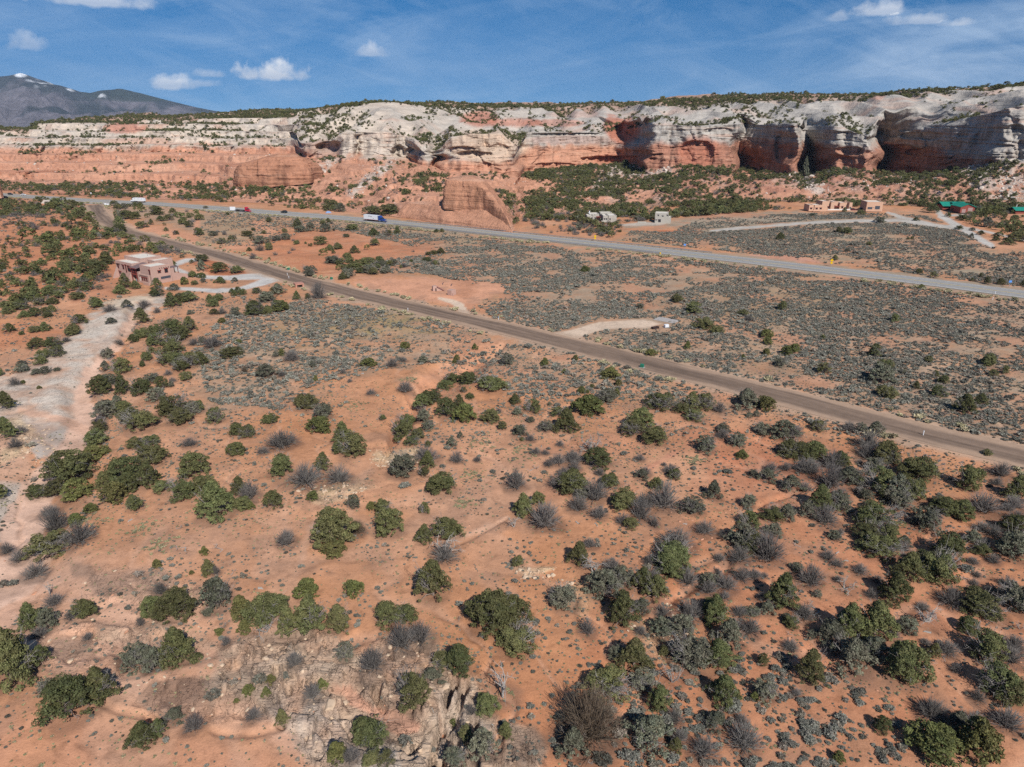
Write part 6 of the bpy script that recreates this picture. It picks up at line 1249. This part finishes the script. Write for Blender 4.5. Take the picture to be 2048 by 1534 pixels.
def build_house_tan():
    x, y, z = at_px(1617, 423); R = root('stucco_house', 'long low tan stucco house behind a white courtyard wall', 'house', (x, y, 0), math.radians(4))
    s = (y*cosp+60*sinp)/FPX                    # metres per image pixel there
    P = lambda a: (a/11.378)*s                  # zoomed columns counted from 190
    adobe_block(R, 0, P(115), 0, 8, 0, P(130), M_TANST, par=.35); adobe_block(R, P(115), P(300), -.6, 9, 0, P(125), M_TANST, par=.35)
    adobe_block(R, P(380), P(560), 5, 14, 0, P(190), M_TANST, par=.35); adobe_block(R, P(560), P(650), 3.2, 13, 0, P(170), M_TANST, par=.35); adobe_block(R, P(650), P(800), 7, 15, 0, P(175), M_TANST, par=.35); adobe_block(R, P(800), P(980), 5, 13, 0, P(155), M_TANST, par=.35); adobe_block(R, P(980), P(1062), 2.4, 11, 0, P(160), M_TANST, par=.35)
    for a in (30, 150, 245): wall_win(R, 'F', (0.1 if a < 100 else -.5), P(a), 1.3, P(45), .9)
    wall_win(R, 'F', 5.1, P(520), 1.2, 1.2, 1.2); wall_win(R, 'F', 5.1, P(850), 1.2, 1.2, 1.2); wall_win(R, 'F', 2.5, P(995), .1, P(40), 2.2, door=M_DOOR)
    MB().prism([(P(650),2.6),(P(800),2.2),(P(800),2.4),(P(650),3.3)], 3.3, 7).build('entry_roof', M_REDWOOD, R); MB().box(P(655), P(660), 3.4, 3.6, 0, 2.6).build('porch_post', M_REDWOOD, R)
    MB().box(P(440), P(970), -.6, -.3, 0, 1.3).build('courtyard_wall', M_WHITEWALL, R); MB().box(P(80), P(960), -1.5, -1.2, 0, .8).build('terrace_wall', M_TANST, R); MB().box(P(720), P(1500), -3.6, -3.3, 0, .55).build('retaining_wall', M_TANST, R)
    x, y, z = at_px(1731, 424); R = root('detached_garage', 'tall tan stucco garage with two dark roller doors', 'garage', (x, y, 0), math.radians(-6))
    adobe_block(R, 0, P(355), 0, 12, 0, P(205), M_TANST, par=.35); wall_win(R, 'F', .1, P(30), .05, P(105), P(100), door=M_DOOR); wall_win(R, 'F', .1, P(190), .05, P(105), P(125), door=M_DOOR)
    MB().box(P(160), P(170), -.15, .1, P(85), P(95)).build('wall_lamp', M_TYRE, R)
def build_house_grey():
    x, y, z = at_px(1175, 444); s = (y*cosp+60*sinp)/FPX; P = lambda a: (a/10.24)*s
    R = root('stucco_house', 'pale grey stucco house with stepped flat roofs among junipers', 'house', (x, y, -.1), math.radians(2))
    adobe_block(R, P(0), P(120), 3, 11, 0, P(105), M_GREYST, par=.35); adobe_block(R, P(120), P(190), 3.4, 11, 0, P(110), M_GREYST, par=.35); adobe_block(R, P(70), P(280), 8, 17, 0, P(115), M_GREYST, par=.35)
    adobe_block(R, P(310), P(415), -1, 9, 0, P(120), M_GREYST, par=.35); adobe_block(R, P(415), P(590), -1.6, 9, 0, P(125), M_GREYST, par=.35); adobe_block(R, P(300), P(550), 9.1, 15, 0, P(140), M_GREYST, par=.35)
    adobe_block(R, P(-15), P(110), 1.8, 2.9, 0, P(45), M_GREYST, roof=False, wall='planter_wall'); adobe_block(R, P(270), P(410), -2.2, -1.15, 0, P(35), M_GREYST, roof=False, wall='planter_wall')
    for u0, v0 in ((30, 3.1), (90, 3.1), (160, 3.5), (330, -.9), (370, -.9), (440, -1.5)): wall_win(R, 'F', v0, P(u0), 1.5, .8, .9, lintel=False)
    wall_win(R, 'F', -1.5, P(500), .2, P(65), 2.4, door=M_GREYST); MB().box(P(195), P(305), 5, 8, P(75), P(82)).build('porch_roof', M_REDWOOD, R); MB().cyl((P(90), 12, P(150)), .35, 1.6, 'z', 10).build('chimney', M_WHITE, R)
    x, y, z = at_px(1308, 446); s = (y*cosp+60*sinp)/FPX
    R = root('stucco_house', 'two-storey pale grey stucco house with a shaded dark end wall', 'house', (x, y, -.1), math.radians(-14))
    adobe_block(R, 0, P(270), 3, 12, 0, P(185), M_GREYST, par=.35); adobe_block(R, P(10), P(330), 0, 2.9, 0, P(115), M_GREYST, par=.35); adobe_block(R, P(270), P(330), 3.1, 10, 0, P(110), M_GREYST, par=.35)
    for u0, zz in ((60, 140), (150, 125), (240, 145)): wall_win(R, 'F', 3.1, P(u0), P(zz), .8, .8, lintel=False)
    wall_win(R, 'F', .1, P(80), .6, 1.6, 2.0, lintel=False); wall_win(R, 'F', .1, P(30), P(60), .6, .7, lintel=False); wall_win(R, 'L', .1, 5, P(110), 1.0, 1.2, lintel=False)
    adobe_block(R, P(-330), P(-150), -3, -2.6, 0, 1.3, M_GREYST, roof=False, wall='yard_wall')
def build_barns():
    x, y, z = at_px(1919, 428); s = (y*cosp+60*sinp)/FPX; P = lambda a: (a/11.5)*s
    R = root('barn', 'red barn with green gable roof and two roller doors', 'barn', (x, y, 0), math.radians(-3))
    w_, h_, ap = P(315), P(165), P(195)
    MB().prism([(0,0),(w_,0),(w_,h_-.9),(w_*.5,ap),(0,h_-.9)], 0, 13).build('wall', M_REDSIDE, R)
    rf = MB().prism([(-.6,h_-1.15),(w_*.5,ap+.02),(w_*.5,ap+.30),(-.6,h_-.87)], -.6, 13.4).prism([(w_+.6,h_-1.15),(w_+.6,h_-.87),(w_*.5,ap+.30),(w_*.5,ap+.02)], -.6, 13.4).build('roof', M_GREEN, R)
    rb = MB()
    for i in range(10):
        for sx in (-1, 1):
            y0 = -.5+i*1.5; rb.prism([(w_*.5+sx*.1,ap+.31),(w_*.5+sx*(w_*.5+.6),h_-.86),(w_*.5+sx*(w_*.5+.6),h_-.80),(w_*.5+sx*.1,ap+.37)], y0, y0+.06)
    rb.build('roof_seam', M_GREEN, rf)['kind'] = 'stuff'
    wall_win(R, 'F', .0, P(35), .05, P(85), P(78), door=M_PINKDOOR); wall_win(R, 'F', .0, P(165), .05, P(105), P(112), door=M_PINKDOOR)
    x, y, z = at_px(1897, 424); R = root('ranch_house', 'long low house under a bright green metal roof beside the red barn', 'house', (x, y+8, 0), math.radians(-2))
    MB().box(0, P(530), 0, 8, 0, P(95)).build('wall', M_REDSIDE, R)
    MB().prism([(-1.4,P(80)),(4,P(160)),(4,P(160)+.25),(-1.4,P(80)+.25)], -.8, P(555), 'x').build('roof', M_GREEN, R); MB().prism([(9.4,P(80)),(4,P(160)),(4,P(160)+.25),(9.4,P(80)+.25)], -.8, P(555), 'x').build('roof', M_GREEN, R)
    MB().prism([(-.4,P(112)),(2.2,P(140)),(2.2,P(160)),(-.4,P(150))], P(210), P(430), 'x').build('dormer', M_DARK, R); MB().prism([(-.8,P(150)),(2.6,P(170)),(2.6,P(175)),(-.8,P(156))], P(200), P(440), 'x').build('dormer_roof', M_GREEN, R)
    for u0 in (60, 150, 240, 330): wall_win(R, 'F', 0, P(u0), 1.0, 2.0, 1.6)
    x, y, z = at_px(2030, 428); R = root('shed', 'red shed with green roof and a white flue in the brush', 'shed', (x, y, 0), math.radians(-3))
    MB().box(0, P(330), 0, 7, 0, P(85)).build('wall', M_REDSIDE, R); MB().prism([(-1,P(75)),(3.5,P(135)),(3.5,P(135)+.25),(-1,P(75)+.25)], -.8, P(345), 'x').prism([(8,P(75)),(3.5,P(135)),(3.5,P(135)+.25),(8,P(75)+.25)], -.8, P(345), 'x').build('roof', M_GREEN, R); MB().cyl((P(90), 4.5, P(160)), .2, 2.0, 'z', 10).build('flue', M_WHITE, R)
def build_small_structures():
    # the two stucco enclosures beside the dirt road
    x, y, z = at_px(866, 583); R = root('stucco_shed', 'small mauve stucco shed with a red lean-to roof on the cleared pad', 'shed', (x, y, z), math.radians(20))
    MB().box(0, 1.5, 0, 1.5, 0, 1.9).build('wall', M_ADOBE, R, .05); MB().prism([(1.5,0),(4.0,0),(1.5,1.6)], .1, 1.4).build('wing_wall', M_ADOBE, R); MB().prism([(1.45,1.66),(4.3,-.05),(4.3,.08),(1.45,1.8)], -.3, 2.4).build('roof', simple_mat('faded_red_metal', (.34,.16,.13), .6), R); MB().box(.9, 1.35, -.04, .02, 0, 1.1).build('door', M_DARK, R)
    x, y, z = at_px(903, 590); R = root('stucco_enclosure', 'square mauve stucco enclosure at the end of the short pale drive', 'enclosure', (x, y, z), math.radians(-38))
    MB().box(-1.2, .9, -.9, 1.4, 0, 1.9).build('wall', M_ADOBE, R, .05); MB().box(.9, 1.5, -.7, -.4, 0, .9).build('side_wall', M_ADOBE, R); MB().box(-1.26, -1.2, -.2, .8, 0, 1.2).build('door', M_DARK, R)
    for (a, b, lb) in ((885, 570, 'dark square panel on the cleared pad behind the red-roofed shed'), (902, 573, 'dark square panel on the cleared pad above the square enclosure')):
        x, y, z = at_px(a, b); R = root('solar_panel', lb, 'panel', (x, y, z), .2, 'dark panels on the cleared pad'); MB().prism([(0,.3),(.5,.9),(.5,.96),(0,.36)], 0, .9, 'y').build('panel', simple_mat('dark_panel', (.03,.02,.05), .3), R); MB().box(.2, .3, .4, .5, 0, .5).build('post', M_STEEL, R)
    x, y, z = at_px(1306, 640); R = root('concrete_slab', 'grey concrete slab at the end of the cleared dirt pad', 'slab', (x, y, z), math.radians(-38)); MB().box(0, 7.2, 0, 4.2, .02, .22).build('slab', M_CONC, R, .02)
    x, y, z = at_px(1322, 655); R = root('water_tank', 'small white tank beside the dirt pad', 'tank', (x+1.6, y, z), .4); MB().box(-.7, .7, -.5, .5, .1, 1.0).build('tank', M_WHITE, R, .12); MB().box(-.8, .8, -.6, .6, 0, .1).build('stand', M_STEEL, R)
    x, y, z = at_px(1320, 656); R = root('pallet_stack', 'dark stack of pallets left on the dirt pad', 'pallets', (x-1.6, y-.6, z), .5)
    for i in range(4): MB().box(-1.2, 1.2, -.5, .5, .02+i*.16, .12+i*.16).build('pallet', M_DARK, R)
    x, y, z = at_px(600, 575); R = root('culvert', 'red stone culvert mouth below the dirt road embankment', 'culvert', (x, y, z), math.radians(30)); MB().prism([(-1.6,0),(-1,0),(-1,1.0),(1,1.0),(1,0),(1.6,0),(1.6,1.5),(-1.6,1.5)], 0, 3).build('headwall', simple_mat('red_stone', (.40,.20,.15), .9), R); MB().box(-.98, .98, .6, 2.9, 0, .98).build('opening', M_TYRE, R)
    # cabinets, marker posts, mailboxes
    for (a, b, lb) in ((663, 559, 'green utility cabinet above the dirt road'), (1284, 735, 'green utility cabinet half hidden in sage below the dirt road'), (577, 540, 'small green utility cabinet at the driveway mouth')):
        x, y, z = at_px(a, b); R = root('utility_cabinet', lb, 'utility box', (x, y, z), -.6, 'green utility cabinets along the dirt road'); MB().box(-.45, .45, -.35, .35, .1, .95).build('cabinet', M_BOXGREEN, R, .05); MB().box(-.7, .7, -.55, .55, 0, .1).build('pad', M_CONC, R)
    for (a, b, lb) in ((575, 551, 'white marker post beside the driveway mouth'), (578, 557, 'white marker post below the driveway mouth'), (806, 626, 'white marker post in the sage below the dirt road'), (816, 622, 'white marker post at the dirt road edge'), (997, 640, 'blue and white marker post on the upper verge'), (1846, 871, 'grey metal pedestal on the verge near the east bend'), (1917, 440, 'slim pale post beside the gravel drive'), (1985, 600, 'white delineator post on the near highway shoulder'), (1990, 588, 'white delineator post on the far highway shoulder')):
        x, y, z = at_px(a, b); R = root('marker_post', lb, 'post', (x, y, z), 0, 'marker posts beside the roads'); MB().box(-.06, .06, -.06, .06, 0, 1.0).build('post', M_WHITE, R); MB().box(-.08, .08, -.08, .08, .8, 1.05).build('cap', M_BLUESIGN if b in (640, 440) else M_WHITE, R)
    for (a, b, lb) in ((212, 412, 'white mailbox cluster by the highway junction'), (217, 413, 'second white mailbox cluster by the highway junction')):
        x, y, z = at_px(a, b); R = root('mailbox', lb, 'mailbox', (x, y, z), 0, 'mailboxes at the junction'); MB().box(-.8, .8, -.4, .4, .8, 2.0).build('box', M_WHITE, R, .08); MB().box(-.1, .1, -.1, .1, 0, .8).build('post', M_WOOD, R)
    x, y, z = at_px(466, 423); R = root('billboard', 'blank white signboard on two posts beside the highway pull-off', 'sign', (x, y, z), math.radians(-8)); MB().box(-2.0, 2.0, -.1, .1, .9, 3.2).build('board', M_WHITE, R)
    for u in (-1.4, 1.4): MB().box(u-.12, u+.12, .1, .34, 0, 3.0).build('post', M_WOOD, R)
    # warning signs: stacked diamond and plate
    for (a, b, k, lb) in ((1190, 483, 'y', 'stacked yellow warning signs beside the highway west of the houses'), (1662, 533, 'y', 'stacked yellow warning signs on the far highway shoulder'), (2018, 575, 'b', 'small blue road sign above the east highway'), (1369, 499, 'b', 'tiny blue sign in the sage beyond the highway'), (183, 392, 'w', 'small pale sign above the highway junction')):
        x, y, z = at_px(a, b); R = root('road_sign', lb, 'sign', (x, y, z), 0, 'road signs along the highway'); MB().box(-.08, .08, .03, .15, 0, 3.0).build('post', M_STEEL, R)
        if k == 'y':
            for zc, hw in ((2.7, .72), (1.6, .62)): MB().prism([(0,zc-hw),(hw,zc),(0,zc+hw),(-hw,zc)], -.03, .02).build('sign_plate', M_YELLOW, R)
        else: MB().box(-.55, .55, -.03, .02, 1.9, 2.7).build('sign_plate', M_BLUESIGN if k == 'b' else M_WHITE, R)
    # drainage headwall seen at far left
    x, y, z = at_px(94, 408); R = root('concrete_headwall', 'pale concrete drain mouth in the brush below the highway', 'culvert', (x, y, z), 0); MB().prism([(-5,0),(-1.6,0),(-1.6,1.8),(1.6,1.8),(1.6,0),(3,0),(2.4,2.8),(-2,2.8)], 0, 1.2).build('headwall', simple_mat('pale_concrete', (.5,.45,.4), .9), R); MB().box(-1.58, 1.58, .5, 1.1, 0, 1.78).build('opening', M_TYRE, R)
# ------------------------------------------------------------------ roads
def offset_strip(pts, o0, o1, z, step=4.0, crown=0.0, na=2):
    P = np.array(pts); seg = np.hypot(*np.diff(P, axis=0).T); cs = np.concatenate([[0], np.cumsum(seg)]); t = np.arange(0, cs[-1], step)
    # smooth the corners
    Q = np.stack([np.interp(t, cs, P[:, 0]), np.interp(t, cs, P[:, 1])], 1)
    for _ in range(10): Q[1:-1] = .25*Q[:-2]+.5*Q[1:-1]+.25*Q[2:]
    T = np.gradient(Q, axis=0); T /= np.linalg.norm(T, axis=1, keepdims=True); N = np.stack([-T[:, 1], T[:, 0]], 1)
    rows = []
    for i in range(na):
        o = o0+(o1-o0)*i/(na-1); oo = o if np.isscalar(o) else o[:, None]
        rows.append(np.concatenate([Q+N*oo, np.full((len(Q), 1), z)], 1))
    V = np.stack(rows, 1); return V, Q, N, T
def strip_mesh(name, V, mat):
    n, m, _ = V.shape; return np_mesh(name, V.reshape(-1, 3), grid_faces(n, m)[:, ::-1], [mat], smooth=True)
def road_mat(name, base, kind):
    m, nt, b = new_mat(name); L = nt.links; geo = nt.nodes.new('ShaderNodeNewGeometry'); at = nt.nodes.new('ShaderNodeAttribute'); at.attribute_name = 'Col'
    n1 = tex(nt, 'n', .5, 8, .65, geo.outputs['Position']); n2 = tex(nt, 'n', 4, 5, .7, geo.outputs['Position'])
    f = mathn(nt, 'MULTIPLY', ramp(nt, n1.outputs[0], .3, .7, .88, 1.12), ramp(nt, n2.outputs[0], .3, .7, .92, 1.08)); L.new(scale_col(nt, at.outputs['Color'], f), b.inputs['Base Color'])
    bp = nt.nodes.new('ShaderNodeBump'); bp.inputs['Strength'].default_value = .4; bp.inputs['Distance'].default_value = .06; L.new(n2.outputs[0], bp.inputs['Height']); L.new(bp.outputs[0], b.inputs['Normal']); return m
def build_roads():
    # dirt road: packed brown centre, paler shoulders, darker wheel lines along it
    V, Q, N, T = offset_strip(DIRT_W, -5.6, 5.6, .05, 2.0, na=25); n, m, _ = V.shape; o = np.linspace(-5.6, 5.6, m)[None]; s = np.arange(n)[:, None]*2.0
    no = noise3(s/30+0*o, o*1.3, 0, 201); nl = noise3(s/9+0*o, o*.6, 0, 202)
    edge = sst(3.2, 5.0, np.abs(o)+1.1*nl+.5*no); tr = np.exp(-((np.abs(o-.4)-1.3)/.45)**2)*.5+np.exp(-((np.abs(o+.2)-2.6)/.4)**2)*.25
    c = np.array((.195,.135,.098))[None, None]*(1+.26*no[..., None]-.24*tr[..., None]+.12*noise3(s/3.5+0*o, o*1.1, 0, 203)[..., None]); c = c*(1-edge[..., None])+np.array((.36,.245,.17))*edge[..., None]
    V[..., 2] = .05+.05*(1-(o/5.6)**2)
    me = np_mesh('dirt_road', V.reshape(-1, 3), grid_faces(n, m)[:, ::-1], [road_mat('packed_brown_dirt', None, 0)], c.reshape(-1, 3), smooth=True); props(link(bpy.data.objects.new('dirt_road', me)), kind='structure')
    # highway with a widened turnout in the west
    V, Q, N, T = offset_strip(HIGHWAY_W, -1.0, 1.0, .12, 4.0, na=23)
    n, m, _ = V.shape; u, v = project(Q[:, 0], Q[:, 1], 0*Q[:, 0]); wid = np.full(n, 7.2); wide = sst(380, 460, u)*sst(680, 580, u); wj = sst(120, 170, u)*sst(300, 230, u)
    on, op = -(7.2+9*wide+10*wj), 7.2+1.5*wide; o = on[:, None]+(op-on)[:, None]*np.linspace(0, 1, m)[None]; V[..., 0] = Q[:, 0][:, None]+N[:, 0][:, None]*o; V[..., 1] = Q[:, 1][:, None]+N[:, 1][:, None]*o
    s = np.arange(n)[:, None]*4.0; c = np.array((.285,.275,.262))[None, None]*(1+.10*noise3(s/40+0*o, o*1.5, 0, 211)[..., None]); tr = (np.exp(-((np.abs(np.abs(o)-3.4)-.9)/.4)**2))[..., None]; c = c*(1-.16*tr)
    e = sst(6.2, 7.4, np.abs(o))[..., None]; c = c*(1-e)+np.array((.34,.29,.24))*e
    me = np_mesh('highway', V.reshape(-1, 3), grid_faces(n, m)[:, ::-1], [road_mat('worn_grey_asphalt', None, 0)], c.reshape(-1, 3), smooth=True); hw = props(link(bpy.data.objects.new('highway', me)), kind='structure')
    mw = simple_mat('white_road_paint', (.62,.62,.60), .8, .15, .6); my = simple_mat('yellow_road_paint', (.60,.42,.08), .8, .15, .6)
    for a, mt, w in ((-5.6, mw, .10), (5.6, mw, .10), (-.18, my, .09), (.18, my, .09)):
        W_, _, _, _ = offset_strip(HIGHWAY_W, a-w, a+w, .135, 4.0); link(bpy.data.objects.new('road_marking', strip_mesh('road_marking', W_, mt)), hw)
    # guardrails on both shoulders past the butte
    for side, (ua, ub), lb in ((-1, (800, 1345), 'long steel guardrail on the near shoulder of the highway'), (1, (790, 1425), 'long steel guardrail on the far shoulder of the highway')):
        V, Q, N, T = offset_strip(HIGHWAY_W, 0, 1, 0, 3.8); u, v = project(Q[:, 0], Q[:, 1], 0*Q[:, 0]); k = np.where((u > ua) & (u < ub))[0]; P = Q[k]+N[k]*side*7.9
        R = root('guardrail', lb, 'guardrail', (float(P[0][0]), float(P[0][1]), 0), 0, 'guardrails along the highway'); C0 = P[0]
        rows = []
        for (dz, dd) in ((.50, 0), (.58, .05), (.66, 0), (.74, .05), (.82, 0)): rows.append(np.concatenate([P-C0+N[k]*dd*-side, np.full((len(P), 1), dz)], 1))
        link(bpy.data.objects.new('rail', strip_mesh('rail', np.stack(rows, 1), M_STEEL)), R)
        pm = MB().box(-.09, .09, -.09, .09, -.2, .80).build('post', M_WOOD, R); pm.location = (0, 0, 0)
        for q in P[1::1]:
            o_ = pm.copy(); link(o_, R); o_.location = (float(q[0]-C0[0]+N[k][0][0]*side*.25), float(q[1]-C0[1]+N[k][0][1]*side*.25), 0)
        if side < 0:
            e_ = P[-1]-C0; MB().box(-.3, .3, -.3, .3, .3, .9).build('end_marker', M_YELLOW, R, loc=(float(e_[0]), float(e_[1]), 0))
# ------------------------------------------------------------------ vehicles
def wheel(R, x, y, r=.52, w=.3):
    t = MB().cyl((x, y, r), r, w, 'y', 18).build('wheel', M_TYRE, R, .03); MB().cyl((x, y, r), r*.5, w+.02, 'y', 12).build('rim', M_CHROME, t)
def hwy_point(px, off):
    V, Q, N, T = offset_strip(HIGHWAY_W, 0, 1, 0, 1.0); u, v = project(Q[:, 0], Q[:, 1], 0*Q[:, 0]); i = int(np.argmin(np.abs(u-px))); p = Q[i]+N[i]*off; return float(p[0]), float(p[1]), math.atan2(T[i][1], T[i][0])
def tractor(R, paint, x0=0.0):
    """front at +x; x0 is the rear of the cab frame"""
    MB().box(x0-3.2, x0+2.4, -.55, .55, .75, 1.0).build('chassis', M_TYRE, R)
    MB().prism([(x0-.3,1.0),(x0+3.0,1.0),(x0+3.0,2.1),(x0+2.2,3.05),(x0+.9,3.95),(x0-.3,4.0)], -1.15, 1.15).build('cab', paint, R, .08)
    MB().prism([(x0+2.9,.75),(x0+5.2,.75),(x0+5.35,1.4),(x0+5.0,1.85),(x0+2.9,2.15)], -1.0, 1.0).build('hood', paint, R, .1)
    MB().prism([(x0+3.0,2.15),(x0+3.03,2.15),(x0+2.27,3.05),(x0+2.23,3.05)], -.98, .98).build('windscreen', M_GLASS, R)
    for s in (-1, 1):
        MB().prism([(x0+1.7,2.1),(x0+2.75,2.1),(x0+2.2,2.8),(x0+1.7,2.9)], s*1.16-.012, s*1.16+.012).build('side_window', M_GLASS, R)
        MB().box(x0+3.1, x0+4.9, s*1.0-.1, s*1.0+.1, .95, 1.35).build('fender', paint, R, .04); MB().box(x0+5.0, x0+5.3, s*.8-.15, s*.8+.15, 1.0, 1.3).build('headlight', M_CHROME, R)
        MB().cyl((x0+.9, s*1.0, .75), .33, 1.6, 'x', 12).build('fuel_tank', M_CHROME, R); MB().box(x0+2.7, x0+2.85, s*1.25-.1, s*1.25+.1, 2.1, 2.8).build('mirror', M_TYRE, R)
        for wx in (x0+4.2, x0-.9, x0-2.2): wheel(R, wx, s*.98)
    MB().box(x0+5.33, x0+5.42, -.6, .6, .8, 1.6).build('grille', M_CHROME, R); MB().box(x0+5.2, x0+5.5, -1.1, 1.1, .45, .75).build('bumper', paint, R, .04)
def build_vehicles():
    x, y, a = hwy_point(757, -3.2); R = root('semi_truck', 'blue semi truck pulling a long white box trailer on the highway', 'truck', (x, y, .16), a)
    tr = MB().box(-8.2, 4.3, -1.28, 1.28, 1.25, 4.1).build('trailer', M_WHITE, R, .05); MB().box(-8.22, 4.32, -1.30, 1.30, 1.16, 1.28).build('trailer_rail', M_REDPAINT, tr); MB().box(4.0, 4.34, -1.31, 1.31, 1.3, 4.06).build('front_post', M_STEEL, tr)
    gm = simple_mat('grey_lettering', (.18,.18,.2), .6)
    sg = MB(); 
    for i, (p, q, w_) in enumerate(((-4.2, 3.35, .5), (-3.6, 3.35, .5), (-3.0, 3.35, .45), (-2.4, 3.2, .7), (-1.6, 3.1, .6))): sg.box(p, p+w_, -1.292, -1.283, q-.22, q+.22)
    sg.box(-.2, .8, -1.292, -1.283, 1.9, 2.2); sg.build('trailer_logo', gm, tr)
    for s in (-1, 1):
        for wx in (-7.1, -5.8): wheel(R, wx, s*1.0)
        MB().box(-4.6, 1.5, s*1.1-.02, s*1.1+.02, .5, 1.15).build('side_skirt', M_TYRE, R)
    tractor(R, M_BLUEPAINT, 4.6)
    R.scale = (.93, .93, .93)
    x, y, a = hwy_point(504, -6.4); R = root('flatbed_truck', 'red semi truck with an empty dark flatbed trailer at the pull-off', 'truck', (x, y, .16), a)
    MB().box(-11, 2.2, -1.25, 1.25, 1.15, 1.42).build('flatbed', M_TYRE, R); MB().box(-10, 1.5, -.5, .5, .8, 1.15).build('frame', M_TYRE, R)
    for s in (-1, 1):
        for wx in (-9.6, -8.3): wheel(R, wx, s*1.0)
    for p in (-4.5, -2.0): MB().box(p, p+1.6, -1.27, -1.0, .6, 1.14).build('toolbox', M_CHROME, R)
    tractor(R, M_REDPAINT, 2.4); R.scale = (.72, .85, .85)
    x, y, a = hwy_point(269, 3.2); R = root('semi_truck', 'all-white semi truck heading west at the dirt road junction', 'truck', (x, y, .16), a+math.pi)
    tr = MB().box(-11, 4.3, -1.28, 1.28, 1.25, 4.1).build('trailer', M_WHITE, R, .05); sg = MB()
    for p in (-8.6, -3.4, 2.0): sg.box(p, p+1.1, 1.283, 1.292, 2.9, 3.4)
    sg.build('trailer_logo', gm, tr)
    for s in (-1, 1):
        for wx in (-9.8, -8.5): wheel(R, wx, s*1.0)
    tractor(R, M_WHITE, 4.6); R.scale = (.62, .8, .8)
    def car(px, off, rev, paint, name, label, suv=False, loc=None, ang=None):
        if loc is None: x, y, a = hwy_point(px, off); zz = .15
        else: (x, y, zz), a = loc, ang
        R = root(name, label, 'car', (x, y, zz), a+(math.pi if rev else 0), None); h = .25 if suv else 0
        MB().prism([(-2.3,.35),(2.3,.35),(2.35,.7),(2.1,.95+h*.4),(1.1,1.02+h*.4),(-2.25,1.05+h*.5),(-2.4,.7)], -.92, .92).build('body', paint, R, .07)
        MB().prism([(1.1,1.0+h*.4),(.4,1.48+h),(-1.5,1.52+h),(-2.1 if suv else -1.9,1.04+h*.5)], -.80, .80).build('cabin', M_GLASS, R, .05); MB().prism([(.35,1.49+h),(-1.5,1.53+h),(-1.45,1.58+h),(.25,1.55+h)], -.74, .74).build('roof', paint, R)
        for s in (-1, 1):
            for wx in (-1.45, 1.45): wheel(R, wx, s*.84, .34, .22)
            MB().box(2.2, 2.36, s*.65-.16, s*.65+.16, .62, .78).build('headlight', M_CHROME, R)
    car(565, 1.6, True, M_BLACKP, 'parked_car', 'dark green car on the highway ahead of the red truck', True)
    car(40, 3.0, False, M_WHITE, 'car', 'silver-white car on the far west stretch of highway'); car(14, 3.0, False, M_BLACKP, 'car', 'dark blue car coming round the red knob')
    X, Y, Z = at_px(1714, 424); car(0, 0, False, simple_mat('maroon_paint', (.10,.02,.02), .3), 'parked_car', 'maroon car parked between the tan house and garage', True, (X-1.5, Y+3, 0), .1)
    X, Y, Z = at_px(1724, 423); car(0, 0, False, M_BLACKP, 'parked_car', 'black car parked close to the tan garage wall', True, (X, Y+4, 0), 1.4)
    X, Y, Z = at_px(657, 426); R = root('tarpaulin', 'small blue tarpaulin heap beyond the highway', 'tarpaulin', (X, Y, 0), .3); MB().prism([(-2,0),(2,0),(1.2,1.0),(-.8,1.3)], -1, 1).build('tarpaulin', simple_mat('faded_blue_tarp', (.20,.32,.55), .7, .2), R, .1)
USE_HAZE = True
build_ground(LITTER); MESA = build_mesa(); build_rocks(); build_mountain(); build_roads()
build_house_pueblo(); build_house_tan(); build_house_grey(); build_barns(); build_small_structures(); build_vehicles()
build_plants(); build_scatter()
if USE_HAZE: build_haze()
